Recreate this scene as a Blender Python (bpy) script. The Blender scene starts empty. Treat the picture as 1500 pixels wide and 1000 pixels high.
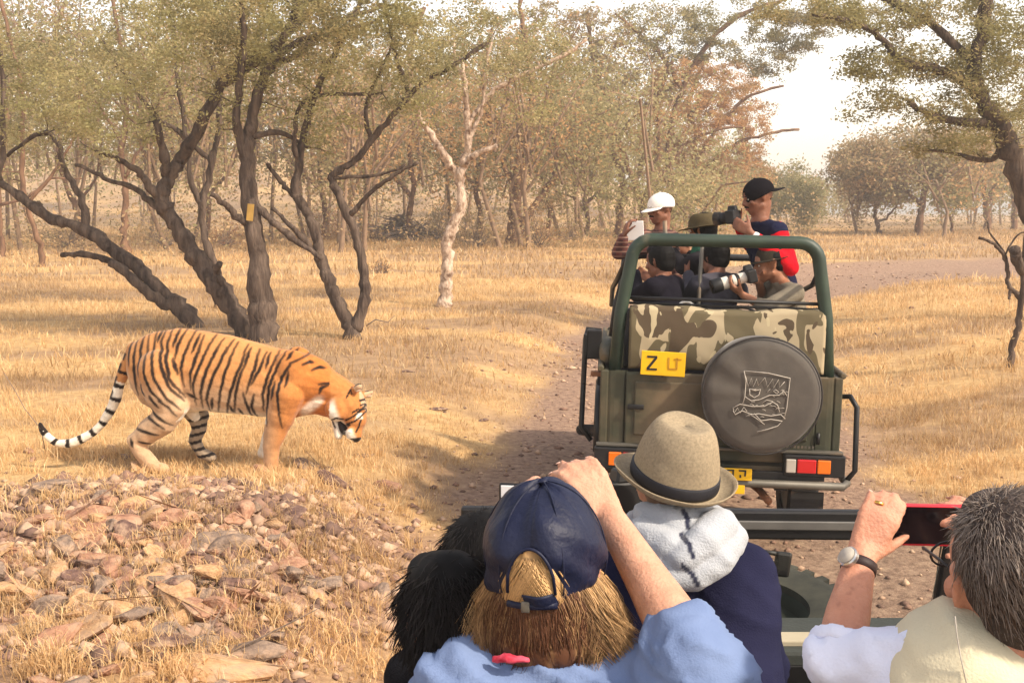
import bpy, math, random
import numpy as np
from mathutils import Vector, Matrix

random.seed(7)
RNG = np.random.default_rng(7)
PI = math.pi
sc = bpy.context.scene
COL = sc.collection

# ------------------------------------------------------------------ camera
CAMZ, PITCH, FPX = 2.2, math.atan(190 / 1600), 1600.0
cam_d = bpy.data.cameras.new('camera')
cam_d.sensor_width = 36.0
cam_d.lens = 36.0 * FPX / 1500.0
cam_d.clip_start = 0.05
cam_d.clip_end = 3000
cam = bpy.data.objects.new('camera', cam_d)
COL.objects.link(cam)
cam.location = (0, 0, CAMZ)
cam.rotation_euler = (PI / 2 - PITCH, 0, 0)
sc.camera = cam

# ------------------------------------------------------------------ world + sun
SUN_DIR = np.array([0.76, -0.44, 0.80])          # towards the sun: right, behind the camera
SUN_DIR = SUN_DIR / np.linalg.norm(SUN_DIR)
elev = math.asin(SUN_DIR[2])
azim = math.atan2(SUN_DIR[0], SUN_DIR[1])        # clockwise from +Y
world = bpy.data.worlds.new('World')
sc.world = world
world.use_nodes = True
wn = world.node_tree
wn.nodes.clear()
sky = wn.nodes.new('ShaderNodeTexSky')
sky.sky_type = 'NISHITA'
sky.sun_disc = False
sky.sun_elevation = elev
sky.sun_rotation = azim
sky.air_density = 1.0
sky.dust_density = 3.0
sky.ozone_density = 0.6
bgn = wn.nodes.new('ShaderNodeBackground')
bgn.inputs['Strength'].default_value = 0.15
# milky dry-season sky: the clear-sky model veiled by pale dust, thickest at the horizon
geo = wn.nodes.new('ShaderNodeTexCoord'); sepz = wn.nodes.new('ShaderNodeSeparateXYZ')
wn.links.new(geo.outputs['Generated'], sepz.inputs[0])
absz = wn.nodes.new('ShaderNodeMath'); absz.operation = 'ABSOLUTE'; wn.links.new(sepz.outputs['Z'], absz.inputs[0])
vr = wn.nodes.new('ShaderNodeValToRGB')
vr.color_ramp.elements[0].position = 0.0; vr.color_ramp.elements[0].color = (1, 1, 1, 1)
vr.color_ramp.elements[1].position = 1.0; vr.color_ramp.elements[1].color = (0.20, 0.20, 0.20, 1)
e_ = vr.color_ramp.elements.new(0.35); e_.color = (0.50, 0.50, 0.50, 1)
wn.links.new(absz.outputs[0], vr.inputs[0])
veil = wn.nodes.new('ShaderNodeMix'); veil.data_type = 'RGBA'; veil.blend_type = 'ADD'; veil.inputs[0].default_value = 1.0
vm = wn.nodes.new('ShaderNodeMix'); vm.data_type = 'RGBA'; vm.blend_type = 'MULTIPLY'; vm.inputs[0].default_value = 1.0
wn.links.new(vr.outputs[0], vm.inputs[6]); vm.inputs[7].default_value = (7.4, 6.3, 5.0, 1)
vm.clamp_result = False
wn.links.new(sky.outputs[0], veil.inputs[6]); wn.links.new(vm.outputs[2], veil.inputs[7])
won = wn.nodes.new('ShaderNodeOutputWorld')
wn.links.new(veil.outputs[2], bgn.inputs['Color'])
wn.links.new(bgn.outputs[0], won.inputs['Surface'])

sun_d = bpy.data.lights.new('sun', 'SUN')
sun_d.energy = 4.7
sun_d.angle = math.radians(2.5)
sun_d.color = (1.0, 0.87, 0.70)
sun = bpy.data.objects.new('sun', sun_d)
COL.objects.link(sun)
sun.rotation_euler = Vector(-SUN_DIR).to_track_quat('-Z', 'Y').to_euler()
sun.location = (10, -10, 20)

sc.view_settings.view_transform = 'Standard'
sc.view_settings.look = 'None'
sc.view_settings.gamma = 1.0
sc.view_settings.exposure = 0.27
sc.view_settings.use_curve_mapping = False
sc.cycles.use_denoising = True
sc.cycles.max_bounces = 6
sc.cycles.diffuse_bounces = 3
sc.cycles.transparent_max_bounces = 12
sc.cycles.volume_bounces = 0
HAZE_DENSITY = 0.0024

# ------------------------------------------------------------------ helpers: pixels of the photo (1500x1000) to places
CP, SP = math.cos(PITCH), math.sin(PITCH)


def ray(px, py):
    a, b = (px - 750) / FPX, (500 - py) / FPX
    return np.array([a, CP + b * SP, -SP + b * CP])


def at(px, py, Y):
    d = ray(px, py)
    return np.array([0, 0, CAMZ]) + d * (Y / d[1])


def ppm(Y):
    return FPX / Y            # pixels of the photo per metre at distance Y (about)


def unit(v):
    v = np.asarray(v, float)
    return v / (np.linalg.norm(v) + 1e-12)


def frame(fwd, up=(0, 0, 1)):
    """columns: right, forward, up"""
    f = unit(fwd)
    r = unit(np.cross(f, up))
    u = np.cross(r, f)
    return np.stack([r, f, u], axis=1)


def rotm(axis, a):
    return np.array(Matrix.Rotation(a, 3, axis))


# ------------------------------------------------------------------ numpy noise
def _hash(ix, iy, seed):
    n = (ix * 374761393 + iy * 668265263 + seed * 1442695041) & 0xFFFFFFFF
    n = ((n ^ (n >> 13)) * 1274126177) & 0xFFFFFFFF
    n = n ^ (n >> 16)
    return (n & 0xFFFFFF) / float(0xFFFFFF)


def vnoise(x, y, seed=0):
    x = np.asarray(x, float); y = np.asarray(y, float)
    ix = np.floor(x).astype(np.int64); iy = np.floor(y).astype(np.int64)
    fx = x - ix; fy = y - iy
    fx = fx * fx * (3 - 2 * fx); fy = fy * fy * (3 - 2 * fy)
    a = _hash(ix, iy, seed); b = _hash(ix + 1, iy, seed)
    c = _hash(ix, iy + 1, seed); d = _hash(ix + 1, iy + 1, seed)
    return (a * (1 - fx) + b * fx) * (1 - fy) + (c * (1 - fx) + d * fx) * fy


def fbm(x, y, seed=0, oct=4):
    s = 0; a = 0.5; t = 0
    for k in range(oct):
        s = s + a * vnoise(x * 2 ** k, y * 2 ** k, seed + k * 17)
        t += a; a *= 0.5
    return s / t


def noise3(p, scale, seed=0):
    """cheap smooth 3-D noise in -1..1 for vertex displacement"""
    p = np.asarray(p) * scale
    return (vnoise(p[:, 0] + 3.1 * p[:, 2], p[:, 1] - 1.7 * p[:, 2], seed) +
            vnoise(p[:, 2] * 1.3 + 11.5, p[:, 0] * 0.9 - p[:, 1] * 0.6, seed + 5)) - 1.0


def sstep(a, b, x):
    t = np.clip((np.asarray(x, float) - a) / (b - a), 0, 1)
    return t * t * (3 - 2 * t)


# ------------------------------------------------------------------ helpers: objects
ORIG = {}


def org(o):
    return ORIG.get(o.name, np.zeros(3)) if o is not None else np.zeros(3)


def tag(o, label=None, cat=None, group=None, kind=None):
    if label: o['label'] = label
    if cat: o['category'] = cat
    if group: o['group'] = group
    if kind: o['kind'] = kind
    return o


def thing(name, label, cat, loc=(0, 0, 0), rotz=0, group=None, local=False):
    """an Empty at the thing's base. local=True: its parts are modelled in its own frame."""
    o = bpy.data.objects.new(name, None)
    o.empty_display_size = 0.1
    COL.objects.link(o)
    o.location = tuple(float(v) for v in loc)
    o.rotation_euler = (0, 0, rotz)
    tag(o, label, cat, group)
    ORIG[o.name] = np.zeros(3) if local else np.array(loc, float)
    return o


def mesh_obj(name, verts, faces, mats, parent=None, smooth=True, fmat=None, col=None, kind=None, label=None, base=None):
    """verts in world space (or in the root's own frame when that root is local)"""
    verts = np.asarray(verts, dtype=np.float64)
    o_ = org(parent) if parent is not None else (np.array(base, float) if base is not None else np.zeros(3))
    me = bpy.data.meshes.new(name)
    vv = verts - o_
    if isinstance(faces, np.ndarray):
        k = faces.shape[1]
        me.vertices.add(len(vv)); me.vertices.foreach_set('co', vv.astype(np.float32).ravel())
        me.loops.add(faces.size); me.loops.foreach_set('vertex_index', faces.astype(np.int32).ravel())
        me.polygons.add(len(faces))
        me.polygons.foreach_set('loop_start', np.arange(0, faces.size, k, dtype=np.int32))
        me.polygons.foreach_set('loop_total', np.full(len(faces), k, dtype=np.int32))
        me.update(calc_edges=True)
    else:
        me.from_pydata(vv.tolist(), [], [list(map(int, f)) for f in faces])
        me.update()
    if smooth:
        me.polygons.foreach_set('use_smooth', np.ones(len(me.polygons), dtype=bool))
    if not isinstance(mats, (list, tuple)): mats = [mats]
    for m in mats: me.materials.append(m)
    if fmat is not None:
        me.polygons.foreach_set('material_index', np.asarray(fmat, dtype=np.int32))
    if col is not None:
        ca = me.color_attributes.new('Col', 'FLOAT_COLOR', 'POINT')
        c = np.ones((len(vv), 4), dtype=np.float32); c[:, :3] = col
        ca.data.foreach_set('color', c.ravel())
    o = bpy.data.objects.new(name, me)
    COL.objects.link(o)
    if parent is not None:
        o.parent = parent
        ORIG[o.name] = org(parent)
    else:
        o.location = tuple(o_)
        ORIG[o.name] = o_
    if kind: o['kind'] = kind
    if label: o['label'] = label
    return o


def sphere_tpl(nu=14, nv=9):
    v = [(0, 0, -1)]
    for j in range(1, nv):
        t = -PI / 2 + PI * j / nv
        for i in range(nu):
            a = 2 * PI * i / nu
            v.append((math.cos(t) * math.cos(a), math.cos(t) * math.sin(a), math.sin(t)))
    v.append((0, 0, 1))
    f = []
    for i in range(nu):
        f.append((0, 1 + (i + 1) % nu, 1 + i))
    for j in range(nv - 2):
        for i in range(nu):
            a = 1 + j * nu + i; b = 1 + j * nu + (i + 1) % nu
            f.append((a, b, b + nu, a + nu))
    L = len(v) - 1
    for i in range(nu):
        f.append((L, 1 + (nv - 2) * nu + i, 1 + (nv - 2) * nu + (i + 1) % nu))
    return np.array(v), f


SPH_V, SPH_F = sphere_tpl(16, 11)


class MB:
    """collects shapes; build() links them as ONE mesh object"""

    def __init__(self):
        self.v = []; self.f = []; self.m = []; self.c = []; self.n = 0; self.cur = 0; self.col = None

    def add(self, v, f):
        v = np.asarray(v, float)
        self.v.append(v)
        self.f += [tuple(int(i) + self.n for i in q) for q in f]
        self.m += [self.cur] * len(f)
        self.c.append(np.tile(np.array(self.col if self.col is not None else (1, 1, 1), float), (len(v), 1)))
        self.n += len(v)
        return self

    def ell(self, c, r, R=None):
        if np.isscalar(r): r = (r, r, r)
        v = SPH_V * np.array(r)
        if R is not None: v = v @ np.asarray(R).T
        return self.add(v + np.array(c), SPH_F)

    def cap(self, a, b, ra, rb=None, flat=None):
        """tapered capsule from a to b"""
        rb = ra if rb is None else rb
        a = np.asarray(a, float); b = np.asarray(b, float)
        d = b - a
        if np.linalg.norm(d) < 1e-9: d = np.array([0, 0, 1e-6])
        up = np.array([0, 0, 1.0]) if abs(unit(d)[2]) < 0.95 else np.array([1.0, 0, 0])
        z = unit(d); x = unit(np.cross(up, z)); y = np.cross(z, x)
        R = np.stack([x, y, z], axis=1)
        hi = SPH_V[:, 2] >= -1e-9 if False else SPH_V[:, 2] > 0
        v = np.where(hi[:, None], SPH_V * rb, SPH_V * ra)
        v = v @ R.T + np.where(hi[:, None], b, a)
        return self.add(v, SPH_F)

    def path(self, pts, rs):
        for i in range(len(pts) - 1):
            self.cap(pts[i], pts[i + 1], rs[i], rs[i + 1])
        return self

    def box(self, c, s, R=None, taper=None):
        x, y, z = np.array(s) / 2.0
        v = np.array([(-x, -y, -z), (x, -y, -z), (x, y, -z), (-x, y, -z), (-x, -y, z), (x, -y, z), (x, y, z), (-x, y, z)])
        if taper is not None: v[4:, 0] *= taper[0]; v[4:, 1] *= taper[1]
        if R is not None: v = v @ np.asarray(R).T
        return self.add(v + np.array(c), [(0, 3, 2, 1), (4, 5, 6, 7), (0, 1, 5, 4), (1, 2, 6, 5), (2, 3, 7, 6), (3, 0, 4, 7)])

    def tube(self, pts, r, n=10, closed=False, caps=True):
        pts = [np.asarray(p, float) for p in pts]
        m = len(pts)
        rs = r if hasattr(r, '__len__') else [r] * m
        V = []; prev = None
        for i, p in enumerate(pts):
            if closed: t = pts[(i + 1) % m] - pts[i - 1]
            else: t = pts[min(i + 1, m - 1)] - pts[max(i - 1, 0)]
            t = unit(t)
            if prev is None:
                up = np.array([0, 0, 1.0]) if abs(t[2]) < 0.9 else np.array([1.0, 0, 0])
                x = unit(np.cross(up, t))
            else:
                x = unit(prev - t * np.dot(prev, t))
            prev = x
            y = np.cross(t, x)
            for k in range(n):
                a = 2 * PI * k / n
                V.append(p + rs[i] * (math.cos(a) * x + math.sin(a) * y))
        F = []
        for i in range(m if closed else m - 1):
            j = (i + 1) % m
            for k in range(n):
                l = (k + 1) % n
                F.append((i * n + k, i * n + l, j * n + l, j * n + k))
        if caps and not closed:
            F.append(tuple(range(n))[::-1]); F.append(tuple((m - 1) * n + k for k in range(n)))
        return self.add(V, F)

    def lathe(self, prof, c=(0, 0, 0), R=None, n=32, close=False):
        """profile of (r, z) around local z"""
        V = []
        for r, z in prof:
            for k in range(n):
                a = 2 * PI * k / n
                V.append((r * math.cos(a), r * math.sin(a), z))
        V = np.array(V)
        if R is not None: V = V @ np.asarray(R).T
        m = len(prof); F = []
        for i in range(m if close else m - 1):
            j = (i + 1) % m
            for k in range(n):
                l = (k + 1) % n
                F.append((i * n + k, i * n + l, j * n + l, j * n + k))
        if not close:
            if prof[0][0] > 1e-6: F.append(tuple(range(n))[::-1])
            if prof[-1][0] > 1e-6: F.append(tuple((m - 1) * n + k for k in range(n)))
        return self.add(V + np.array(c), F)

    def loft(self, rings):
        """rings: list of (n,3) arrays, closed, capped"""
        n = len(rings[0]); m = len(rings)
        V = np.concatenate(rings)
        F = []
        for i in range(m - 1):
            for k in range(n):
                l = (k + 1) % n
                F.append((i * n + k, i * n + l, (i + 1) * n + l, (i + 1) * n + k))
        F.append(tuple(range(n))[::-1]); F.append(tuple((m - 1) * n + k for k in range(n)))
        return self.add(V, F)

    def prism(self, poly, c, R, depth):
        """poly of (x, z) in local plane, extruded along local y"""
        n = len(poly)
        V = np.array([(x, 0, z) for x, z in poly] + [(x, depth, z) for x, z in poly], float)
        if R is not None: V = V @ np.asarray(R).T
        F = [tuple(range(n)), tuple(range(2 * n - 1, n - 1, -1))]
        for k in range(n):
            l = (k + 1) % n
            F.append((k, k + n, l + n, l))
        return self.add(V + np.array(c), F)

    def arr(self):
        return np.concatenate(self.v)

    def build(self, name, mats, parent=None, smooth=True, bevel=None, col=False, kind=None, label=None, base=None, autosmooth=None):
        o = mesh_obj(name, self.arr(), self.f, mats, parent, smooth, self.m if isinstance(mats, (list, tuple)) else None,
                     np.concatenate(self.c) if col else None, kind, label, base)
        if bevel:
            b = o.modifiers.new('bevel', 'BEVEL'); b.width = bevel; b.segments = 2; b.limit_method = 'ANGLE'; b.angle_limit = math.radians(35)
            b.harden_normals = False
        if smooth and autosmooth:
            me = o.data
            me.set_sharp_from_angle(angle=math.radians(autosmooth))
        return o

    def skin(self, name, mats, parent=None, voxel=0.01, smooth=3, post=None, colf=None, kind=None, label=None, base=None):
        """union of everything as one continuous surface"""
        me = bpy.data.meshes.new('tmp')
        me.from_pydata(self.arr().tolist(), [], self.f)
        me.update()
        t = bpy.data.objects.new('tmp', me)
        COL.objects.link(t)
        r = t.modifiers.new('r', 'REMESH'); r.mode = 'VOXEL'; r.voxel_size = voxel; r.use_smooth_shade = True
        if smooth:
            s = t.modifiers.new('s', 'SMOOTH'); s.factor = 0.5; s.iterations = smooth
        if colf is None and name == 'body':
            dm = t.modifiers.new('d', 'DECIMATE'); dm.ratio = 0.38
        dg = bpy.context.evaluated_depsgraph_get()
        m2 = bpy.data.meshes.new_from_object(t.evaluated_get(dg))
        bpy.data.objects.remove(t); bpy.data.meshes.remove(me)
        n = len(m2.vertices)
        co = np.empty(n * 3, dtype=np.float32); m2.vertices.foreach_get('co', co); co = co.reshape(-1, 3).astype(float)
        if post is not None:
            nr = np.empty(n * 3, dtype=np.float32); m2.vertices.foreach_get('normal', nr); nr = nr.reshape(-1, 3)
            co = post(co, nr)
        if colf is not None:
            ca = m2.color_attributes.new('Col', 'FLOAT_COLOR', 'POINT')
            c = np.ones((n, 4), dtype=np.float32); c[:, :3] = colf(co)
            ca.data.foreach_set('color', c.ravel())
        o_ = org(parent) if parent is not None else (np.array(base, float) if base is not None else np.zeros(3))
        m2.vertices.foreach_set('co', (co - o_).astype(np.float32).ravel())
        m2.name = name
        m2.materials.clear()
        for m in (mats if isinstance(mats, (list, tuple)) else [mats]): m2.materials.append(m)
        m2.polygons.foreach_set('use_smooth', np.ones(len(m2.polygons), dtype=bool))
        m2.update()
        o = bpy.data.objects.new(name, m2)
        COL.objects.link(o)
        if parent is not None:
            o.parent = parent; ORIG[o.name] = org(parent)
        else:
            o.location = tuple(o_); ORIG[o.name] = o_
        if kind: o['kind'] = kind
        if label: o['label'] = label
        return o


def catmull(pts, n):
    """n samples per span through pts"""
    P = [np.asarray(p, float) for p in pts]
    P = [2 * P[0] - P[1]] + P + [2 * P[-1] - P[-2]]
    out = []
    for i in range(1, len(P) - 2):
        for k in range(n):
            t = k / n
            out.append(0.5 * ((2 * P[i]) + (-P[i - 1] + P[i + 1]) * t + (2 * P[i - 1] - 5 * P[i] + 4 * P[i + 1] - P[i + 2]) * t * t +
                              (-P[i - 1] + 3 * P[i] - 3 * P[i + 1] + P[i + 2]) * t ** 3))
    out.append(P[-2])
    return out


# ------------------------------------------------------------------ materials
def srgb(r, g, b):
    def f(c):
        c = c / 255.0
        return c / 12.92 if c <= 0.04045 else ((c + 0.055) / 1.055) ** 2.4
    return (f(r), f(g), f(b))


def mat(name, c, rough=0.8, metal=0.0, vary=0.15, vscale=6.0, bump=0.0, bscale=60.0, c2=None, attr=False, transl=0.0, spec=0.4,
        sheen=0.0, coat=0.0, wear=None, sss=0.0, detail=4.0, stretch=None):
    """procedural surface: base colour broken up by noise, optional second colour, wear patches and bump"""
    m = bpy.data.materials.new(name)
    m.use_nodes = True
    nt = m.node_tree; N = nt.nodes; L = nt.links
    bs = N['Principled BSDF']
    tc = N.new('ShaderNodeTexCoord')
    mp = N.new('ShaderNodeMapping')
    L.new(tc.outputs['Object'], mp.inputs['Vector'])
    if stretch: mp.inputs['Scale'].default_value = stretch
    nz = N.new('ShaderNodeTexNoise'); nz.inputs['Scale'].default_value = vscale; nz.inputs['Detail'].default_value = detail
    nz.inputs['Roughness'].default_value = 0.6
    L.new(mp.outputs[0], nz.inputs['Vector'])
    rmp = N.new('ShaderNodeValToRGB')
    L.new(nz.outputs[0], rmp.inputs[0])
    e = rmp.color_ramp.elements
    e[0].position = 0.3; e[1].position = 0.7
    if attr:
        e[0].color = (1 - vary, 1 - vary, 1 - vary, 1); e[1].color = (1 + vary, 1 + vary, 1 + vary, 1)
        at_ = N.new('ShaderNodeAttribute'); at_.attribute_name = 'Col'
        mx = N.new('ShaderNodeMix'); mx.data_type = 'RGBA'; mx.blend_type = 'MULTIPLY'; mx.inputs[0].default_value = 1
        L.new(at_.outputs['Color'], mx.inputs[6]); L.new(rmp.outputs[0], mx.inputs[7])
        out = mx.outputs[2]
    else:
        if c2 is None: c2 = tuple(min(1, x * (1 + vary)) for x in c); c1 = tuple(x * (1 - vary) for x in c)
        else: c1 = c
        e[0].color = (*c1, 1); e[1].color = (*c2, 1)
        out = rmp.outputs[0]
    if wear:
        n2 = N.new('ShaderNodeTexNoise'); n2.inputs['Scale'].default_value = wear[1]; n2.inputs['Detail'].default_value = 6
        L.new(tc.outputs['Object'], n2.inputs['Vector'])
        r2 = N.new('ShaderNodeValToRGB'); r2.color_ramp.elements[0].position = wear[2]; r2.color_ramp.elements[1].position = wear[2] + 0.2
        L.new(n2.outputs[0], r2.inputs[0])
        mx = N.new('ShaderNodeMix'); mx.data_type = 'RGBA'
        L.new(r2.outputs[0], mx.inputs[0]); L.new(out, mx.inputs[6]); mx.inputs[7].default_value = (*wear[0], 1)
        out = mx.outputs[2]
    L.new(out, bs.inputs['Base Color'])
    bs.inputs['Roughness'].default_value = rough
    bs.inputs['Metallic'].default_value = metal
    bs.inputs['Specular IOR Level'].default_value = spec
    if sheen: bs.inputs['Sheen Weight'].default_value = sheen
    if coat: bs.inputs['Coat Weight'].default_value = coat
    if sss:
        bs.inputs['Subsurface Weight'].default_value = sss
        bs.inputs['Subsurface Radius'].default_value = (1.0, 0.35, 0.2)
        bs.inputs['Subsurface Scale'].default_value = 0.01
    if bump:
        nb = N.new('ShaderNodeTexNoise'); nb.inputs['Scale'].default_value = bscale; nb.inputs['Detail'].default_value = 5
        L.new(mp.outputs[0], nb.inputs['Vector'])
        bp = N.new('ShaderNodeBump'); bp.inputs['Strength'].default_value = bump; bp.inputs['Distance'].default_value = 0.02
        L.new(nb.outputs[0], bp.inputs['Height']); L.new(bp.outputs[0], bs.inputs['Normal'])
    if transl:
        tr = N.new('ShaderNodeBsdfTranslucent'); L.new(out, tr.inputs['Color'])
        ms = N.new('ShaderNodeMixShader'); ms.inputs[0].default_value = transl
        L.new(bs.outputs[0], ms.inputs[1]); L.new(tr.outputs[0], ms.inputs[2])
        L.new(ms.outputs[0], N['Material Output'].inputs['Surface'])
    return m


def glass_mat(name, tint=(0.9, 0.95, 0.93), clear=0.88):
    m = bpy.data.materials.new(name); m.use_nodes = True
    N = m.node_tree.nodes; L = m.node_tree.links
    N.remove(N['Principled BSDF'])
    t = N.new('ShaderNodeBsdfTransparent'); t.inputs[0].default_value = (*tint, 1)
    g = N.new('ShaderNodeBsdfGlossy'); g.inputs['Roughness'].default_value = 0.03
    mx = N.new('ShaderNodeMixShader'); mx.inputs[0].default_value = 1 - clear
    fr = N.new('ShaderNodeFresnel'); fr.inputs[0].default_value = 1.45
    fr.inputs[0].default_value = 1.18; L.new(fr.outputs[0], mx.inputs[0])
    L.new(t.outputs[0], mx.inputs[1]); L.new(g.outputs[0], mx.inputs[2])
    L.new(mx.outputs[0], N['Material Output'].inputs['Surface'])
    return m
# ------------------------------------------------------------------ terrain
ROAD = np.array([(1.0, -60), (1.15, 0), (1.3, 8), (1.85, 12), (2.75, 18.5), (4.4, 24.5), (8, 30), (14, 34.5), (26, 40), (60, 47), (140, 58)], float)


def road_dist(x, y):
    x = np.asarray(x, float); y = np.asarray(y, float)
    best = np.full(x.shape, 1e9); sgn = np.ones(x.shape)
    for i in range(len(ROAD) - 1):
        a, b = ROAD[i], ROAD[i + 1]
        d = b - a; L2 = d @ d
        t = np.clip(((x - a[0]) * d[0] + (y - a[1]) * d[1]) / L2, 0, 1)
        qx = a[0] + t * d[0]; qy = a[1] + t * d[1]
        dd = np.hypot(x - qx, y - qy)
        s = np.sign(d[0] * (y - a[1]) - d[1] * (x - a[0]))
        m = dd < best
        best = np.where(m, dd, best); sgn = np.where(m, s, sgn)
    return best, sgn          # sgn > 0: left of the road


def road_mask(x, y):
    d, s = road_dist(x, y)
    d = d + 0.5 * (fbm(np.asarray(x) * 1.1, np.asarray(y) * 1.1, 31) - 0.5) + 0.25 * (vnoise(np.asarray(x) * 5, np.asarray(y) * 5, 8) - 0.5)
    d = d / (1 + .9 * sstep(22, 34, y))
    return 1 - sstep(1.45, 2.0, d)


def height(x, y):
    x = np.asarray(x, float); y = np.asarray(y, float)
    d, s = road_dist(x, y)
    far = sstep(60, 30, y) if False else 1.0
    left = 0.24 * sstep(1.5, 3.0, d) * (s > 0)
    right = 0.26 * sstep(1.7, 4.6, d) * (s <= 0)
    h = left + right
    h = h - 0.03 * np.exp(-((d - 0.75) / 0.28) ** 2)                   # wheel ruts
    h = h + 0.27 * np.exp(-((x + 2.6) / 1.15) ** 2 - ((y - 6.55) / 0.95) ** 2) + .13 * np.exp(-((x + 1.35) / .62) ** 2 - ((y - 6.1) / 1.1) ** 2)
    h = h + 0.012 * np.clip(y - 14, 0, 60)
    off = sstep(1.2, 2.6, d)
    h = h + off * 0.10 * (fbm(x * 0.45, y * 0.45, 3) - 0.5) + (0.25 + 0.75 * off) * 0.05 * (fbm(x * 2.3, y * 2.3, 9) - 0.5)
    h = h + 0.35 * (fbm(x * 0.06, y * 0.06, 21) - 0.5) * sstep(10, 40, y)
    h = h + 11 * sstep(105, 190, y) * sstep(34, 2, x) + 1.5 * sstep(120, 300, y) * (fbm(x * 0.01, y * 0.01, 4) - 0.3) * 0
    return h


def gh(x, y):
    return float(height(np.array([x]), np.array([y]))[0])


def ground_at(px, py):
    d = ray(px, py); o = np.array([0, 0, CAMZ])
    t = np.linspace(2, 160, 3200)
    P = o + d * t[:, None]
    hh = height(P[:, 0], P[:, 1])
    k = np.argmax(P[:, 2] < hh)
    if P[k, 2] >= hh[k]: k = len(t) - 1
    return np.array([P[k, 0], P[k, 1], hh[k]])


def axis(lo, hi, c, fine, n):
    """spacing that grows away from c"""
    a = math.asinh((lo - c) / fine); b = math.asinh((hi - c) / fine)
    return c + fine * np.sinh(np.linspace(a, b, n))


def build_land():
    xs = axis(-900, 900, -0.5, 2.6, 300)
    ys = np.concatenate([axis(-60, 6.9, 6.9, 2.5, 70)[:-1], axis(7, 1600, 6.9, 2.5, 260)])
    X, Y = np.meshgrid(xs, ys)
    Z = height(X, Y)
    V = np.stack([X, Y, Z], -1).reshape(-1, 3)
    nx, ny = len(xs), len(ys)
    i = np.arange(nx - 1)[None, :] + (np.arange(ny - 1) * nx)[:, None]
    F = np.stack([i, i + 1, i + 1 + nx, i + nx], -1).reshape(-1, 4)
    rm = road_mask(X, Y).reshape(-1)
    patch = fbm(X * 0.35, Y * 0.8, 77, 4).reshape(-1)
    mound = np.clip(1.25 * np.exp(-(np.abs((X + 2.1) / 1.7)) ** 4 - (np.abs((Y - 5.9) / 1.45)) ** 4) + .8 * (fbm(X * 3, Y * 3, 41, 3) - .5), 0, 1).reshape(-1)
    col = np.stack([rm, patch, mound], 1)
    fr = rm[F].mean(1) > 0.5
    m = bpy.data.materials.new('dry_earth'); m.use_nodes = True
    nt = m.node_tree; N = nt.nodes; L = nt.links; bs = N['Principled BSDF']
    bs.inputs['Roughness'].default_value = 0.95; bs.inputs['Specular IOR Level'].default_value = 0.15
    tc = N.new('ShaderNodeTexCoord'); a = N.new('ShaderNodeAttribute'); a.attribute_name = 'Col'
    sp = N.new('ShaderNodeSeparateColor'); L.new(a.outputs['Color'], sp.inputs[0])

    def noise(s, det=6, rough=0.65):
        n = N.new('ShaderNodeTexNoise'); n.inputs['Scale'].default_value = s; n.inputs['Detail'].default_value = det
        n.inputs['Roughness'].default_value = rough; L.new(tc.outputs['Object'], n.inputs['Vector']); return n

    def ramp(src, stops):
        r = N.new('ShaderNodeValToRGB'); L.new(src, r.inputs[0])
        while len(r.color_ramp.elements) < len(stops): r.color_ramp.elements.new(0.5)
        for e, (p, c) in zip(r.color_ramp.elements, stops): e.position = p; e.color = (*c, 1)
        return r.outputs[0]

    def mix(f, A, B, mode='MIX'):
        x = N.new('ShaderNodeMix'); x.data_type = 'RGBA'; x.blend_type = mode
        if isinstance(f, float): x.inputs[0].default_value = f
        else: L.new(f, x.inputs[0])
        for s, k in ((A, 6), (B, 7)):
            if isinstance(s, tuple): x.inputs[k].default_value = (*s, 1)
            else: L.new(s, x.inputs[k])
        return x.outputs[2]
    straw = ramp(noise(9, 8).outputs[0], [(0.25, (0.32, 0.19, 0.085)), (0.5, (0.54, 0.345, 0.155)), (0.75, (0.68, 0.47, 0.23))])
    dull = ramp(noise(5, 8).outputs[0], [(0.3, (0.26, 0.165, 0.095)), (0.7, (0.46, 0.30, 0.165))])
    pf = ramp(sp.outputs[1], [(0.42, (0, 0, 0)), (0.58, (1, 1, 1))])
    g = mix(pf, straw, dull)
    soil = ramp(noise(14, 10, 0.75).outputs[0], [(0.30, (0.11, 0.070, 0.050)), (0.46, (0.26, 0.165, 0.115)), (0.60, (0.38, 0.255, 0.175)), (0.78, (0.54, 0.40, 0.26))])
    rub = ramp(noise(26, 10, 0.75).outputs[0], [(0.32, (0.10, 0.055, 0.04)), (0.47, (0.27, 0.155, 0.105)), (0.60, (0.42, 0.26, 0.175)), (0.76, (0.60, 0.42, 0.28))])
    g = mix(sp.outputs[2], g, rub)
    g = mix(sp.outputs[0], g, soil)
    L.new(g, bs.inputs['Base Color'])
    nb = noise(22, 10, 0.7)
    bp = N.new('ShaderNodeBump'); bp.inputs['Strength'].default_value = 0.7; bp.inputs['Distance'].default_value = 0.04
    L.new(nb.outputs[0], bp.inputs['Height']); L.new(bp.outputs[0], bs.inputs['Normal'])
    for nm, sel in (('ground', ~fr), ('dirt_road', fr)):
        Fs = F[sel]; used, inv = np.unique(Fs, return_inverse=True)
        o = mesh_obj(nm, V[used], inv.reshape(-1, 4), m, col=col[used], kind='structure')


build_land()

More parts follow.
